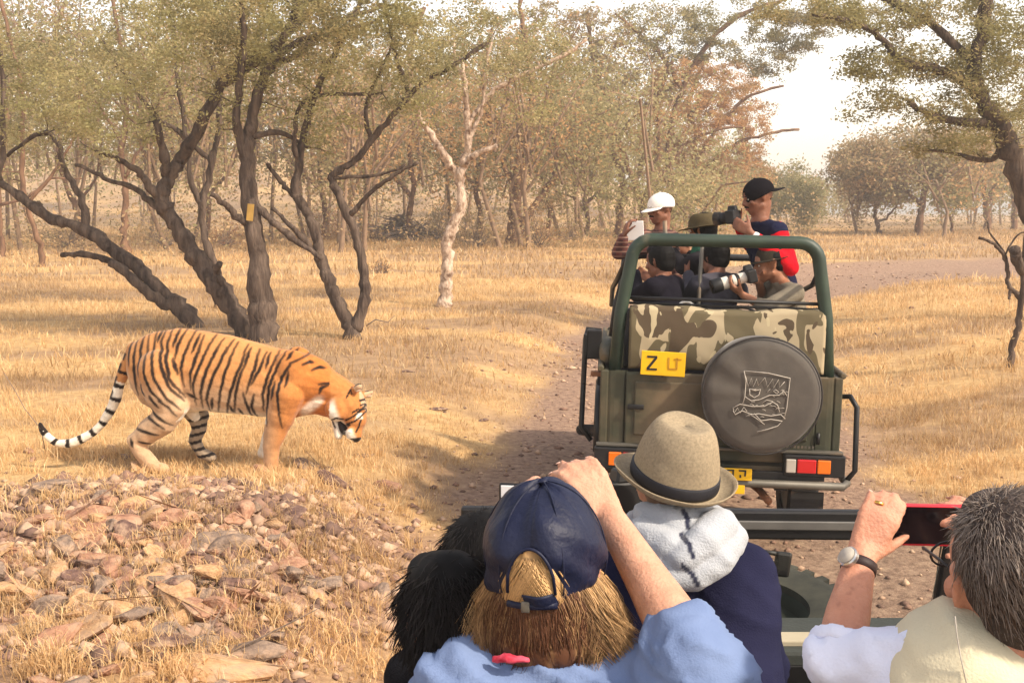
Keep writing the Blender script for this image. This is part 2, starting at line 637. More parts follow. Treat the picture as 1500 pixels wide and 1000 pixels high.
# ------------------------------------------------------------------ leaves / blades made in bulk
GREEN = [(0.155, 0.165, 0.070), (0.205, 0.205, 0.090), (0.27, 0.24, 0.115), (0.11, 0.12, 0.055)]
TAN = [(0.56, 0.33, 0.15), (0.62, 0.39, 0.19), (0.46, 0.27, 0.13), (0.42, 0.29, 0.13)]
M_LEAF = mat('leaf', (0.1, 0.1, 0.05), rough=0.7, attr=True, vary=0.12, vscale=2.0, transl=0.5, spec=0.1)
M_BARK = mat('bark_dark', srgb(48, 38, 34), rough=.95, vary=.35, vscale=12, bump=1.6, bscale=26, c2=srgb(112, 96, 84), stretch=(1, 1, 0.16), spec=.1, detail=8)
M_BARKP = mat('bark_pale', srgb(150, 122, 102), rough=0.95, vary=0.3, vscale=16, bump=1.3, bscale=30, c2=srgb(222, 200, 178), stretch=(1, 1, 0.5), spec=0.1,
              wear=(srgb(104, 80, 64), 9, 0.50))
M_BARKB = mat('bark_brown', srgb(88, 66, 52), rough=0.95, vary=0.35, vscale=7, bump=0.8, bscale=20, c2=srgb(140, 108, 84), stretch=(1, 1, 0.3), spec=0.1)


def leaf_quads(P, size, aspect=0.4, flat=0.3):
    """one small diamond per point"""
    n = len(P)
    a = RNG.normal(size=(n, 3)); a[:, 2] *= (1 - flat); a /= np.linalg.norm(a, axis=1)[:, None]
    b = RNG.normal(size=(n, 3)); b = np.cross(a, b); b /= np.linalg.norm(b, axis=1)[:, None]
    s = (size * RNG.uniform(0.6, 1.4, n))[:, None]
    V = np.stack([P - a * s, P - b * s * aspect, P + a * s, P + b * s * aspect], 1).reshape(-1, 3)
    return V, np.arange(4 * n).reshape(-1, 4)


def leaf_cols(n, palette, clump=None):
    pal = np.array(palette)
    k = RNG.integers(0, len(pal), n) if clump is None else np.clip((clump * len(pal) + RNG.normal(0, 0.6, n)).astype(int), 0, len(pal) - 1)
    c = (pal[k] * .7 + pal.mean(0) * .3) * RNG.uniform(0.85, 1.18, (n, 1))
    return np.repeat(c, 4, axis=0)


class Tree:
    def __init__(self, base_px, base_py, depth=None, seed=1):
        self.rs = np.random.default_rng(seed)
        if depth is None:
            self.base = ground_at(base_px, base_py)
        else:
            p = at(base_px, base_py, depth); self.base = np.array([p[0], p[1], gh(p[0], p[1])])
        self.Y = self.base[1]; self.bpx = (base_px, base_py)
        self.S = []; self.R = []; self.PX = []          # skeleton nodes
        self.limbs = []; self.twigs = MB(); self.leafP = []

    def limb(self, pts, r0, r1, dd=0.0, wob=1.0):
        """pts: the limb's course in photo pixels; r in pixels; dd: depth drift in metres from start to end"""
        s = self.Y / FPX
        if self.S:
            q = np.array(self.PX); k = int(np.argmin(np.hypot(q[:, 0] - pts[0][0], q[:, 1] - pts[0][1])))
            y0 = self.S[k][1]
            start_attached = True
        else:
            y0 = self.Y; start_attached = False
        out = []
        pp = catmull([np.array(p, float) for p in pts], 5)
        m = len(pp); w = self.rs.normal(0, 1, (m, 3))
        for i, p in enumerate(pp):
            t = i / (m - 1)
            x = at(p[0], p[1], y0 + dd * t)
            if 0 < i: x = x + w[i] * s * wob * np.array([1.0, 2.0, 0.8])
            out.append(x)
        if not start_attached:
            out[0] = self.base + np.array([0, 0, -0.15])
        rr = [.88 * (r0 + (r1 - r0) * (i / (m - 1)) ** 0.8) * s * (1 + 0.10 * self.rs.normal()) for i in range(m)]
        if not start_attached: rr[0] *= 1.35; rr[1] *= 1.12
        self.limbs.append((out, rr))
        for p, x, r in zip(pp, out, rr):
            self.S.append(x); self.R.append(r); self.PX.append(p)

    def crown(self, ells, n, leaves=60, lsize=0.05, spread=0.16, wood=0.010, aspect=0.42):
        """ells: (px, py, rx, ry, depth offset, depth radius, share)"""
        s = self.Y / FPX
        w = np.array([e[6] if len(e) > 6 else e[2] * e[3] for e in ells], float); w /= w.sum()
        S = np.array(self.S); R = np.array(self.R)
        T = []
        for _ in range(n):
            e = ells[self.rs.choice(len(ells), p=w)]
            v = self.rs.normal(size=3); v = v / np.linalg.norm(v) * self.rs.uniform(0.15, 1) ** 0.45
            dy = e[4] + v[1] * e[5]
            T.append(at(e[0] + v[0] * e[2], e[1] + v[2] * e[3], self.Y + dy))
        T = np.array(T); 
        T = T[np.argsort(np.min(np.linalg.norm(T[:, None, :] - S[None, :, :], axis=2), axis=1))]
        for t in T:
            if t[2] < gh(t[0], t[1]) + 0.3: continue
            dv = t - S
            dist = np.linalg.norm(dv, axis=1) + np.where(dv[:, 2] < -0.2, 0.8, 0) * 1.0 + np.where(R > 0.05, 0.0, 0.15)
            k = int(np.argmin(dist)); a = S[k]; L = np.linalg.norm(t - a)
            if L < 0.03: continue
            mid = (a + t) / 2 + self.rs.normal(0, 0.10, 3) * L + np.array([0, 0, 0.10 * L])
            m = 4 if L < 1.2 else 6
            pts = [(1 - u) ** 2 * a + 2 * u * (1 - u) * mid + u * u * t + (self.rs.normal(0, 0.015, 3) * L if 0 < u < 1 else 0) for u in np.linspace(0, 1, m)]
            ra = min(R[k] * 0.7, wood * (0.8 + 0.9 * L)); rb = min(0.35 * ra, wood * 0.35)
            rr = np.linspace(ra, rb, m)
            self.twigs.tube(pts, list(rr), n=4, caps=False)
            S = np.vstack([S, np.array(pts[1:])]); R = np.concatenate([R, rr[1:]])
            nl = self.rs.poisson(leaves)
            if nl:
                u = self.rs.uniform(0.25, 1.08, nl) * (m - 1)
                P = np.array(pts); i0 = np.clip(u.astype(int), 0, m - 2); fr = (u - i0)[:, None]
                Q = P[i0] * (1 - fr) + P[i0 + 1] * fr
                Q = Q + self.rs.normal(0, 1, (nl, 3)) * np.array([spread, spread, spread * 0.6])
                self.leafP.append(Q)
        self.lsize = lsize; self.aspect = aspect

    def finish(self, name, label, cat='tree', bark=None, palette=None, group=None, sides=9):
        root = thing(name, label, cat, self.base, group=group)
        bark = bark or M_BARK
        for i, (pts, rr) in enumerate(self.limbs):
            mb = MB()
            n = sides if i < 3 else 7
            mb.tube(pts, rr, n=n)
            V = mb.arr(); V = V + 0.0
            mb.v = [V + (noise3(V, 7.0, 3)[:, None] * (np.repeat(rr, n))[:, None] * 0.30) * unit(np.array([1, 0.6, 0.3]))]
            mb.build('trunk' if i == 0 else 'branch', bark, root)
        if self.twigs.n:
            self.twigs.build('twigs', bark, root, kind='stuff')
        if self.leafP:
            P = np.concatenate(self.leafP)
            V, F = leaf_quads(P, self.lsize, self.aspect)
            cl = fbm(P[:, 0] * 1.3 + P[:, 1] * 0.4, P[:, 2] * 1.6, 5, 2)
            cl = np.clip((cl - 0.25) * 2, 0, 0.999)
            mesh_obj('crown', V, F, M_LEAF, root, smooth=False, col=leaf_cols(len(P), palette or GREEN, cl))
        return root
# ------------------------------------------------------------------ near trees, limb by limb
PALE_GREEN = [(0.31, 0.285, 0.125), (0.40, 0.36, 0.17), (0.50, 0.42, 0.22), (0.23, 0.21, 0.10)]
OLIVE = [(0.26, 0.235, 0.10), (0.33, 0.29, 0.13), (0.43, 0.34, 0.17), (0.18, 0.165, 0.08)]
MIXED = [(0.32, 0.26, 0.13), (0.46, 0.33, 0.18), (0.56, 0.38, 0.21), (0.24, 0.20, 0.10)]
RUST = [(0.42, 0.20, 0.10), (0.50, 0.27, 0.14), (0.34, 0.17, 0.10), (0.54, 0.33, 0.18)]


def build_near_trees():
    # the upright trunk with the yellow tag
    t = Tree(386, 500, seed=11)
    t.limb([(386, 505), (384, 450), (380, 400), (374, 345), (366, 290), (362, 240), (366, 190), (378, 140), (398, 90), (425, 35), (450, -30)], 23, 5, 0.4)
    t.limb([(364, 250), (348, 190), (350, 130), (356, 70), (352, 0), (340, -60)], 9, 4, -0.4)
    t.limb([(372, 330), (350, 320), (330, 300), (312, 285)], 8, 4, -0.5)
    t.limb([(374, 300), (400, 325), (432, 352), (470, 378)], 8, 4, -0.3)
    t.limb([(369, 200), (410, 195), (450, 215)], 6, 3, 0.5)
    t.limb([(398, 90), (440, 60), (500, 45), (560, 30)], 7, 3, 0.5)
    t.crown([(400, 40, 170, 80, 0, 1.6), (330, 130, 90, 80, 0.3, 1.2, 2500), (470, 150, 80, 80, .3, 1.2, 2500), (520, 10, 100, 60, -.5, 1.2)], 270, 60, 0.030, 0.095)
    t.finish('acacia_tree', 'upright split grey trunk with a small yellow tag, directly behind the tiger', palette=OLIVE)
    tree_c = t
    k_ = int(np.argmin(np.abs(np.array([p[1] for p in t.PX[:50]]) - 312))); c_ = t.S[k_] + np.array([.01, -t.R[k_] - .02, 0])
    m = MB(); m.box(c_, (.10, .012, .25), rotm('Y', .12)); o = m.build('tree_tag', mat('yellow_tag_paint', srgb(170, 134, 66), rough=.7, vary=.15), None, smooth=False, bevel=.003, base=c_)
    tag(o, 'small yellow tag fixed to the upright grey trunk', 'tag')
    # long leaning tree
    t = Tree(366, 492, seed=12)
    t.limb([(368, 492), (345, 460), (325, 428), (305, 405), (288, 378), (268, 345), (248, 315), (236, 290), (246, 262), (262, 238), (285, 200), (305, 160), (330, 120), (352, 92), (395, 70), (430, 40), (470, 0)], 19, 6, 0.5)
    t.limb([(246, 258), (240, 225), (228, 178)], 11, 7, -0.3)
    t.limb([(262, 238), (285, 205), (299, 165)], 10, 7, -0.3)
    t.limb([(236, 292), (215, 268), (200, 248), (170, 232), (140, 222)], 9, 3, -0.4)
    t.limb([(262, 335), (225, 300), (195, 275), (155, 262), (110, 240)], 8, 3, 0.4)
    t.limb([(352, 92), (350, 60), (356, 10), (350, -40)], 7, 4, 0)
    t.limb([(330, 120), (375, 92), (430, 84), (470, 48), (520, 22), (580, 8)], 8, 3.5, 0.7)
    t.limb([(330, 425), (318, 400), (322, 385)], 8, 5, -0.3)
    t.crown([(250, 60, 150, 70, 0, 1.5), (120, 130, 120, 70, 0, 1.2), (330, 20, 120, 60, 0, 1.2), (150, 200, 80, 40, 0, 1., 1800)], 270, 55, 0.030, 0.095)
    t.finish('acacia_tree', 'slanting brown trunk leaning left behind the tiger, forked with two broken stubs', palette=PALE_GREEN)
    # low double limb to the left
    t = Tree(288, 480, seed=13)
    t.limb([(292, 482), (262, 450), (235, 425), (205, 395), (170, 370), (140, 345), (105, 330), (70, 318), (35, 292), (0, 268), (-50, 235)], 15, 7, 0.6)
    t.limb([(262, 450), (235, 442), (205, 418), (175, 392), (150, 378), (120, 372), (88, 374)], 12, 4, -0.4)
    t.limb([(70, 318), (58, 300), (45, 296)], 5, 3, 0)
    t.limb([(130, 340), (118, 290), (95, 250), (85, 210), (60, 195), (10, 228)], 7, 3, 0.6)
    t.limb([(0, 268), (5, 200), (2, 100), (-10, 20)], 6, 3, 0.3)
    t.crown([(40, 60, 110, 70, 0, 1.5), (60, 170, 80, 60, 0, 1.2), (-60, 150, 60, 110, 0, 1.2)], 90, 60, 0.030, 0.10)
    t.finish('acacia_tree', 'low dark twin limbs sprawling left from behind the tiger rump', palette=OLIVE)
    # two stemmed tree right of it
    t = Tree(520, 497, seed=14)
    t.limb([(520, 498), (505, 462), (490, 432), (476, 400), (470, 372), (462, 340), (450, 310), (434, 286), (436, 250), (444, 205), (458, 150), (478, 100), (505, 50), (530, 0)], 13, 4, 0.5)
    t.limb([(520, 484), (534, 440), (532, 400), (526, 360), (512, 320), (498, 290), (486, 262), (500, 248), (520, 235), (545, 205), (562, 185), (590, 152), (620, 120), (665, 96), (715, 62)], 10, 3.5, 0.4)
    t.limb([(440, 290), (418, 275), (400, 250), (392, 240)], 6, 3, 0)
    t.limb([(512, 315), (540, 285), (570, 262), (610, 238)], 5, 2.5, -0.4)
    t.limb([(590, 152), (596, 130), (582, 90), (572, 40), (560, -10)], 5, 2.5, 0.2)
    t.limb([(486, 262), (510, 260), (560, 255), (595, 240)], 4, 2, -0.2)
    t.limb([(545, 205), (535, 160), (555, 110), (580, 55)], 4.5, 2, 0.3)
    t.limb([(436, 250), (432, 200), (450, 145), (560, 138)], 5, 2.5, -0.4)
    t.limb([(468, 375), (440, 345), (415, 320), (398, 305)], 6, 3, 0)
    t.crown([(520, 70, 130, 80, 0, 1.4), (600, 130, 90, 60, 0.2, 1.), (640, 40, 100, 60, 0.2, 1.2), (450, 170, 60, 50, 0, .8, 900)], 200, 50, 0.030, 0.095)
    t.finish('acacia_tree', 'thin dark two stemmed tree between the tiger and the pale tree', palette=PALE_GREEN)
    # pale tree
    t = Tree(651, 450, seed=15)
    t.limb([(651, 452), (653, 420), (656, 385), (655, 352), (668, 322), (676, 296), (672, 262), (680, 240), (686, 205), (684, 165), (681, 120), (676, 90)], 13, 4, 0.3)
    t.limb([(672, 262), (655, 235), (638, 208), (618, 178), (605, 140), (600, 100)], 8, 3.5, -0.2)
    t.limb([(680, 240), (690, 230), (706, 222), (728, 214)], 8, 3.5, -0.2)
    t.limb([(684, 190), (700, 160), (725, 132), (770, 108), (825, 82), (858, 58)], 5, 3, 0.4)
    t.limb([(686, 205), (705, 165), (712, 110), (720, 60)], 4, 2, 0)
    t.limb([(681, 120), (668, 95), (664, 60)], 3.5, 2, 0)
    t.crown([(700, 60, 130, 70, 0, 1.6), (800, 90, 90, 60, .3, 1.4), (760, 150, 70, 40, .3, 1.3), (620, 100, 60, 60, 0, 1.2)], 190, 50, 0.034, 0.12)
    t.finish('acacia_tree', 'pale whitish bark tree with a crooked trunk left of the jeep', bark=M_BARKP, palette=PALE_GREEN)
    # big tree at the right edge, limbs hanging over the road
    t = Tree(1560, 470, seed=16)
    t.limb([(1560, 475), (1548, 400), (1525, 340), (1505, 290), (1486, 240), (1474, 205), (1462, 180), (1440, 150), (1425, 100), (1440, 40), (1450, -40)], 26, 9, -0.3)
    t.limb([(1462, 182), (1420, 180), (1370, 172), (1330, 150)], 10, 4, -0.6)
    t.limb([(1440, 150), (1410, 118), (1376, 102), (1345, 98), (1318, 88), (1300, 66), (1278, 46), (1245, 32), (1190, 22)], 9, 3.5, -0.8)
    t.limb([(1500, 290), (1540, 220), (1560, 120), (1570, 20)], 14, 6, 0.6)
    t.limb([(1430, 100), (1370, 40), (1300, 0), (1220, -30)], 8, 4, 0.5)
    t.limb([(1474, 205), (1450, 235), (1400, 225), (1352, 218)], 6, 2.5, 0.4)
    t.crown([(1400, 50, 130, 70, 0, 1.6), (1350, 140, 115, 50, -.3, 1.2), (1440, 130, 80, 90, .2, 1.4), (1290, 20, 110, 35, -.5, 1.2, 5000), (1540, 120, 80, 130, 0, 1.8),
             (1180, 12, 90, 30, -.6, 1., 2600), (1400, 210, 80, 30, 0, 1.0, 2400), (1300, 100, 80, 30, -.4, 1., 3400), (1255, 165, 45, 20, -.5, .8, 900), (1470, 60, 80, 80, .4, 1.5, 6000)], 560, 66, 0.031, 0.095)
    t.finish('acacia_tree', 'large dark tree at the right edge with its crown hanging over the road', palette=OLIVE)
    # small bare tree / broken sapling at the right edge
    t = Tree(1478, 538, seed=17)
    t.limb([(1478, 542), (1484, 505), (1492, 470), (1497, 430), (1500, 380), (1508, 300)], 6, 4.5, 0, 0.6)
    t.limb([(1497, 440), (1486, 428), (1477, 418), (1476, 395), (1470, 375), (1456, 358), (1434, 348)], 5, 2.5, 0, 0.6)
    t.limb([(1476, 395), (1472, 372), (1450, 340), (1447, 325)], 2.5, 1.2, 0.1, 0.5)
    t.limb([(1470, 378), (1490, 345), (1510, 338)], 2, 1, 0.1, 0.5)
    t.limb([(1499, 400), (1489, 380), (1486, 366)], 8, 9, -0.1, 0.4)
    t.limb([(1480, 425), (1478, 438)], 3, 2, 0, .3)
    t.crown([(1480, 480, 26, 40, 0, .2), (1488, 520, 30, 25, 0, .2)], 26, 3, 0.02, 0.05, 0.003)
    t.finish('bare_sapling', 'small leafless dark sapling with a broken stub beside the right track', cat='sapling', palette=MIXED, sides=8)
    # overhanging boughs at the very top left of centre: crown of a tall tree whose trunk stands behind the left group
    t = Tree(322, 452, seed=18)
    t.limb([(322, 452), (318, 400), (300, 350), (296, 300), (310, 240), (322, 180), (318, 120), (300, 60), (290, 0)], 8, 4, 0.3)
    t.limb([(310, 240), (270, 200), (230, 170), (190, 120), (150, 60)], 5, 2.5, 0)
    t.limb([(296, 300), (280, 260), (275, 210), (262, 120), (255, 40)], 5, 2.5, 0)
    t.crown([(260, 60, 140, 80, 0, 1.4), (180, 150, 100, 70, 0, 1.2), (330, 150, 80, 80, 0, 1.)], 90, 55, 0.04, 0.2)
    t.finish('acacia_tree', 'slender dark trunk standing just behind the slanting trunks', palette=PALE_GREEN)


def build_mid_trees():
    # (base px, py | depth, limbs, crown ellipses, n, leaves, leaf size, palette, bark, label)
    def T(bx, by, limbs, ells, n, lv, ls, pal, label, bark=None, seed=1, dp=None, name='acacia_tree', spread=.17, wood=.016, cat='tree'):
        t = Tree(bx, by, depth=dp, seed=seed)
        for l in limbs: t.limb(*l)
        t.crown(ells, n, lv, ls, spread, wood)
        t.finish(name, label, cat=cat, bark=bark or M_BARKB, palette=pal, sides=7)
    T(183, 372, [([(184, 374), (182, 330), (183, 280), (178, 220), (186, 150), (175, 60), (160, -20)], 7, 3, 0), ([(183, 260), (205, 220), (230, 160), (260, 100)], 3, 2, 0), ([(180, 215), (150, 160), (110, 110), (60, 60)], 3, 2, 0.5)],
      [(170, 90, 110, 80, 0, 2), (90, 120, 90, 70, 0, 2), (240, 150, 70, 60, 0, 1.6)], 90, 50, .06, PALE_GREEN, 'thin straight grey trunk in the meadow above the tiger rump', seed=21)
    T(62, 390, [([(62, 392), (56, 350), (40, 300), (30, 240), (36, 160), (20, 80), (0, 0)], 5, 3, 0), ([(40, 300), (80, 250), (110, 190), (120, 120)], 3, 2, 0)],
      [(40, 120, 90, 90, 0, 2), (0, 220, 60, 60, 0, 1.5), (120, 90, 70, 60, 0, 1.6)], 80, 50, .06, OLIVE, 'thin leaning trunk in the meadow at far left', seed=22)
    T(4, 376, [([(4, 378), (0, 340), (-2, 260), (10, 180), (0, 90), (-10, 0)], 6, 3, 0), ([(0, 300), (40, 290), (75, 262), (120, 262)], 3, 1.5, 0)],
      [(0, 120, 90, 100, 0, 2), (-60, 200, 70, 80, 0, 2)], 80, 50, .06, PALE_GREEN, 'trunk cut by the left edge of the photo', seed=23)
    T(752, 357, [([(752, 360), (754, 320), (757, 280), (762, 240), (776, 190), (780, 130), (770, 60), (760, 0)], 13, 4, 0), ([(757, 345), (772, 318), (795, 285), (822, 250), (850, 225), (900, 180)], 8, 3, -.5), ([(757, 280), (740, 245), (728, 200), (700, 140)], 6, 3, .5)],
      [(780, 110, 90, 70, 0, 2.2), (850, 160, 80, 60, 0, 2), (700, 170, 70, 60, 0, 2), (740, 250, 60, 40, 1, 1.5, 1000)], 120, 60, .075, PALE_GREEN, 'forked brown trunk right of the pale tree, behind the meadow', seed=24)
    T(858, 345, [([(858, 347), (860, 320), (858, 290), (862, 262), (850, 235)], 5, 2.5, 0), ([(859, 310), (840, 290), (815, 280)], 3, 1.5, 0), ([(859, 300), (885, 270), (900, 240)], 3, 1.5, 0)],
      [(850, 230, 60, 50, 0, 2), (880, 260, 50, 36, 0, 1.6)], 70, 55, .08, PALE_GREEN, 'small dark forked tree left of the white capped man', seed=25)
    T(905, 350, [([(905, 352), (908, 315), (912, 270), (900, 220), (890, 160), (870, 90), (860, 20)], 8, 3, 0), ([(910, 300), (935, 255), (950, 200), (960, 130)], 6, 2.5, .5), ([(900, 220), (930, 170), (990, 120), (1040, 80)], 4, 2, 0)],
      [(880, 70, 90, 70, 0, 2), (960, 120, 70, 70, 0, 2), (930, 30, 100, 40, 0, 2)], 120, 60, .075, MIXED, 'grey brown trunk rising just left of the white cap', seed=26)
    T(940, 352, [([(940, 355), (944, 320), (934, 280), (915, 235), (900, 190), (880, 150)], 9, 3, 0), ([(942, 310), (958, 260), (966, 215), (962, 150), (985, 90)], 7, 3, 0), ([(938, 290), (975, 250), (1000, 215), (1050, 190), (1100, 185)], 4, 2, 0)],
      [(1000, 150, 80, 60, 0, 2.5), (930, 190, 60, 50, 0, 2.)], 110, 40, .08, TAN, 'many branched bare trunk directly behind the white capped man', seed=27)
    T(1012, 345, [([(1012, 348), (1010, 300), (1012, 250), (1020, 200), (1010, 150), (1030, 90)], 6, 3, 0), ([(1011, 280), (1040, 240), (1080, 210), (1130, 195), (1170, 190)], 4, 2, 0), ([(1014, 240), (1050, 190), (1100, 140), (1150, 125)], 4, 2, 0), ([(1014, 260), (990, 200), (960, 170)], 3, 1.5, 0)],
      [(1060, 200, 75, 70, 0, 2.6), (1080, 140, 60, 50, 0, 2.4), (1010, 130, 70, 60, 0, 2.4), (1000, 250, 60, 50, 0, 2), (1090, 260, 50, 50, 0, 2.4)], 420, 95, .075, TAN, 'rust tan dry crowned tree rising behind the hats in the jeep', seed=28, wood=.01)
    T(1345, 344, [([(1345, 346), (1348, 320), (1352, 290), (1358, 265), (1350, 235), (1330, 210)], 7, 3, 0), ([(1350, 300), (1335, 285), (1322, 270), (1300, 240)], 4, 2, 0), ([(1356, 270), (1375, 240), (1395, 215)], 4, 2, 0)],
      [(1345, 222, 80, 44, 0, 3.5), (1275, 240, 50, 42, 0, 3), (1400, 235, 50, 38, 0, 3)], 200, 75, .12, MIXED, 'round crowned tree on the far meadow right of the sky gap', seed=29, wood=.02, spread=.45)
    T(1290, 343, [([(1290, 345), (1284, 325), (1282, 305), (1290, 285), (1270, 262)], 4, 2, 0), ([(1284, 325), (1300, 318), (1312, 300)], 2.5, 1.5, 0)],
      [(1262, 250, 46, 46, 0, 3.5), (1300, 280, 30, 25, 0, 3)], 140, 70, .12, MIXED, 'small low tree beside the hazy road gap', seed=30, wood=.018, spread=.4)
    T(1448, 338, [([(1448, 340), (1446, 300), (1438, 262), (1425, 225), (1410, 180)], 6, 3, 0), ([(1446, 300), (1462, 260), (1475, 220)], 4, 2, 0)],
      [(1430, 215, 60, 50, 0, 2.5), (1480, 240, 50, 40, 0, 2.5)], 100, 60, .1, MIXED, 'forked dark trunk on the far meadow left of the large right tree', seed=31, wood=.018, spread=.4)
    T(1484, 336, [([(1484, 338), (1486, 300), (1480, 260), (1490, 200)], 5, 3, 0), ([(1486, 300), (1500, 260), (1520, 220)], 3, 2, 0)],
      [(1490, 230, 50, 60, 0, 2.5), (1540, 220, 50, 60, 0, 2.5)], 90, 60, .1, OLIVE, 'dark trunk on the far meadow at the right edge', seed=32, wood=.018, spread=.4)
    T(1395, 342, [([(1395, 344), (1392, 325), (1388, 305), (1392, 285)], 2.5, 1.5, 0), ([(1390, 315), (1405, 300)], 1.5, 1, 0)],
      [(1395, 285, 32, 28, 0, 2.5)], 50, 50, .12, PALE_GREEN, 'slight pale tree between the round tree and the forked trunk', seed=33, wood=.015, spread=.4)
    # trees that close the view behind the left group
    T(300, 352, [([(300, 355), (306, 310), (300, 250), (310, 170), (300, 90), (320, 10)], 5, 3, 0), ([(304, 290), (340, 240), (360, 180)], 3, 2, 0)],
      [(300, 90, 110, 90, 0, 2.5), (380, 170, 70, 60, 0, 2.5), (240, 180, 60, 60, 0, 2.)], 110, 60, .085, PALE_GREEN, 'greyish tree seen through the fork of the slanting trunk', seed=34)
    T(600, 352, [([(600, 355), (598, 320), (606, 280), (600, 220), (615, 150), (600, 80), (620, 10)], 6, 3, 0), ([(604, 290), (570, 250), (540, 200), (520, 140)], 4, 2, 0)],
      [(600, 90, 110, 80, 0, 2.5), (530, 160, 80, 70, 0, 2.5), (650, 200, 60, 60, 0, 2)], 130, 60, .085, PALE_GREEN, 'leafy tree behind the brushwood heap', seed=35)
    T(700, 350, [([(700, 353), (704, 315), (698, 270), (712, 200), (705, 120), (720, 40)], 5, 3, 0), ([(700, 280), (670, 240), (655, 190)], 3, 2, 0)],
      [(720, 60, 100, 70, 0, 2.5), (690, 230, 70, 60, 0, 2.5), (790, 210, 70, 60, 0, 2.5)], 130, 60, .085, PALE_GREEN, 'leafy tree between the pale tree and the forked brown trunk', seed=36)
    T(470, 352, [([(470, 355), (476, 310), (468, 250), (480, 180), (470, 100), (490, 20)], 5, 3, 0), ([(472, 280), (430, 240), (410, 180)], 3, 2, 0)],
      [(470, 90, 100, 80, 0, 2.5), (410, 220, 60, 50, 0, 2.5), (540, 230, 60, 40, 0, 2.)], 120, 60, .085, OLIVE, 'shaded tree directly behind the two stemmed tree', seed=37)
    T(110, 352, [([(122, 355), (118, 320), (100, 280), (85, 225), (95, 160), (80, 90), (90, 10)], 5, 3, 0), ([(110, 300), (140, 260), (150, 200)], 3, 2, 0)],
      [(90, 90, 110, 90, 0, 2.5), (150, 200, 60, 50, 0, 2.), (20, 190, 70, 60, 0, 2.)], 110, 60, .085, MIXED, 'leafy tree behind the meadow at left', seed=38)
    T(1120, 338, [([(1130, 340), (1128, 320), (1122, 300), (1130, 275)], 4, 2, 0), ([(1124, 305), (1105, 285)], 2, 1, 0)],
      [(1150, 280, 50, 44, 0, 3), (1185, 300, 28, 40, 0, 3), (1090, 270, 44, 40, 0, 3)], 190, 75, .11, PALE_GREEN, 'pale green bush like tree behind the man in red sleeves', seed=39, wood=.015, spread=.4)
    T(800, 350, [([(800, 350), (806, 315), (800, 285), (810, 250), (800, 190)], 4, 2, 0)],
      [(810, 60, 90, 60, 0, 2.5), (820, 200, 70, 60, 0, 2.5), (800, 280, 50, 30, 0, 2)], 120, 60, .09, MIXED, 'twiggy tree between the forked brown trunk and the small dark tree', seed=40)
    # tall crowns arching over the road at the top
    T(985, 352, [([(985, 352), (985, 300), (980, 220), (1000, 130), (1040, 60), (1090, 20), (1150, 0)], 7, 3, 0), ([(1000, 130), (960, 70), (900, 20)], 4, 2, 0)],
      [(1080, 45, 120, 55, 0, 2.2), (1170, 45, 60, 38, 0, 1.8, 4500), (980, 40, 90, 50, 0, 2), (1230, 22, 80, 24, 0, 1.5, 3500), (1130, 100, 40, 26, 0, 1.5, 1600)], 300, 80, .07, OLIVE, 'tall tree arching over the road, its trunk hidden by the hats', seed=41)


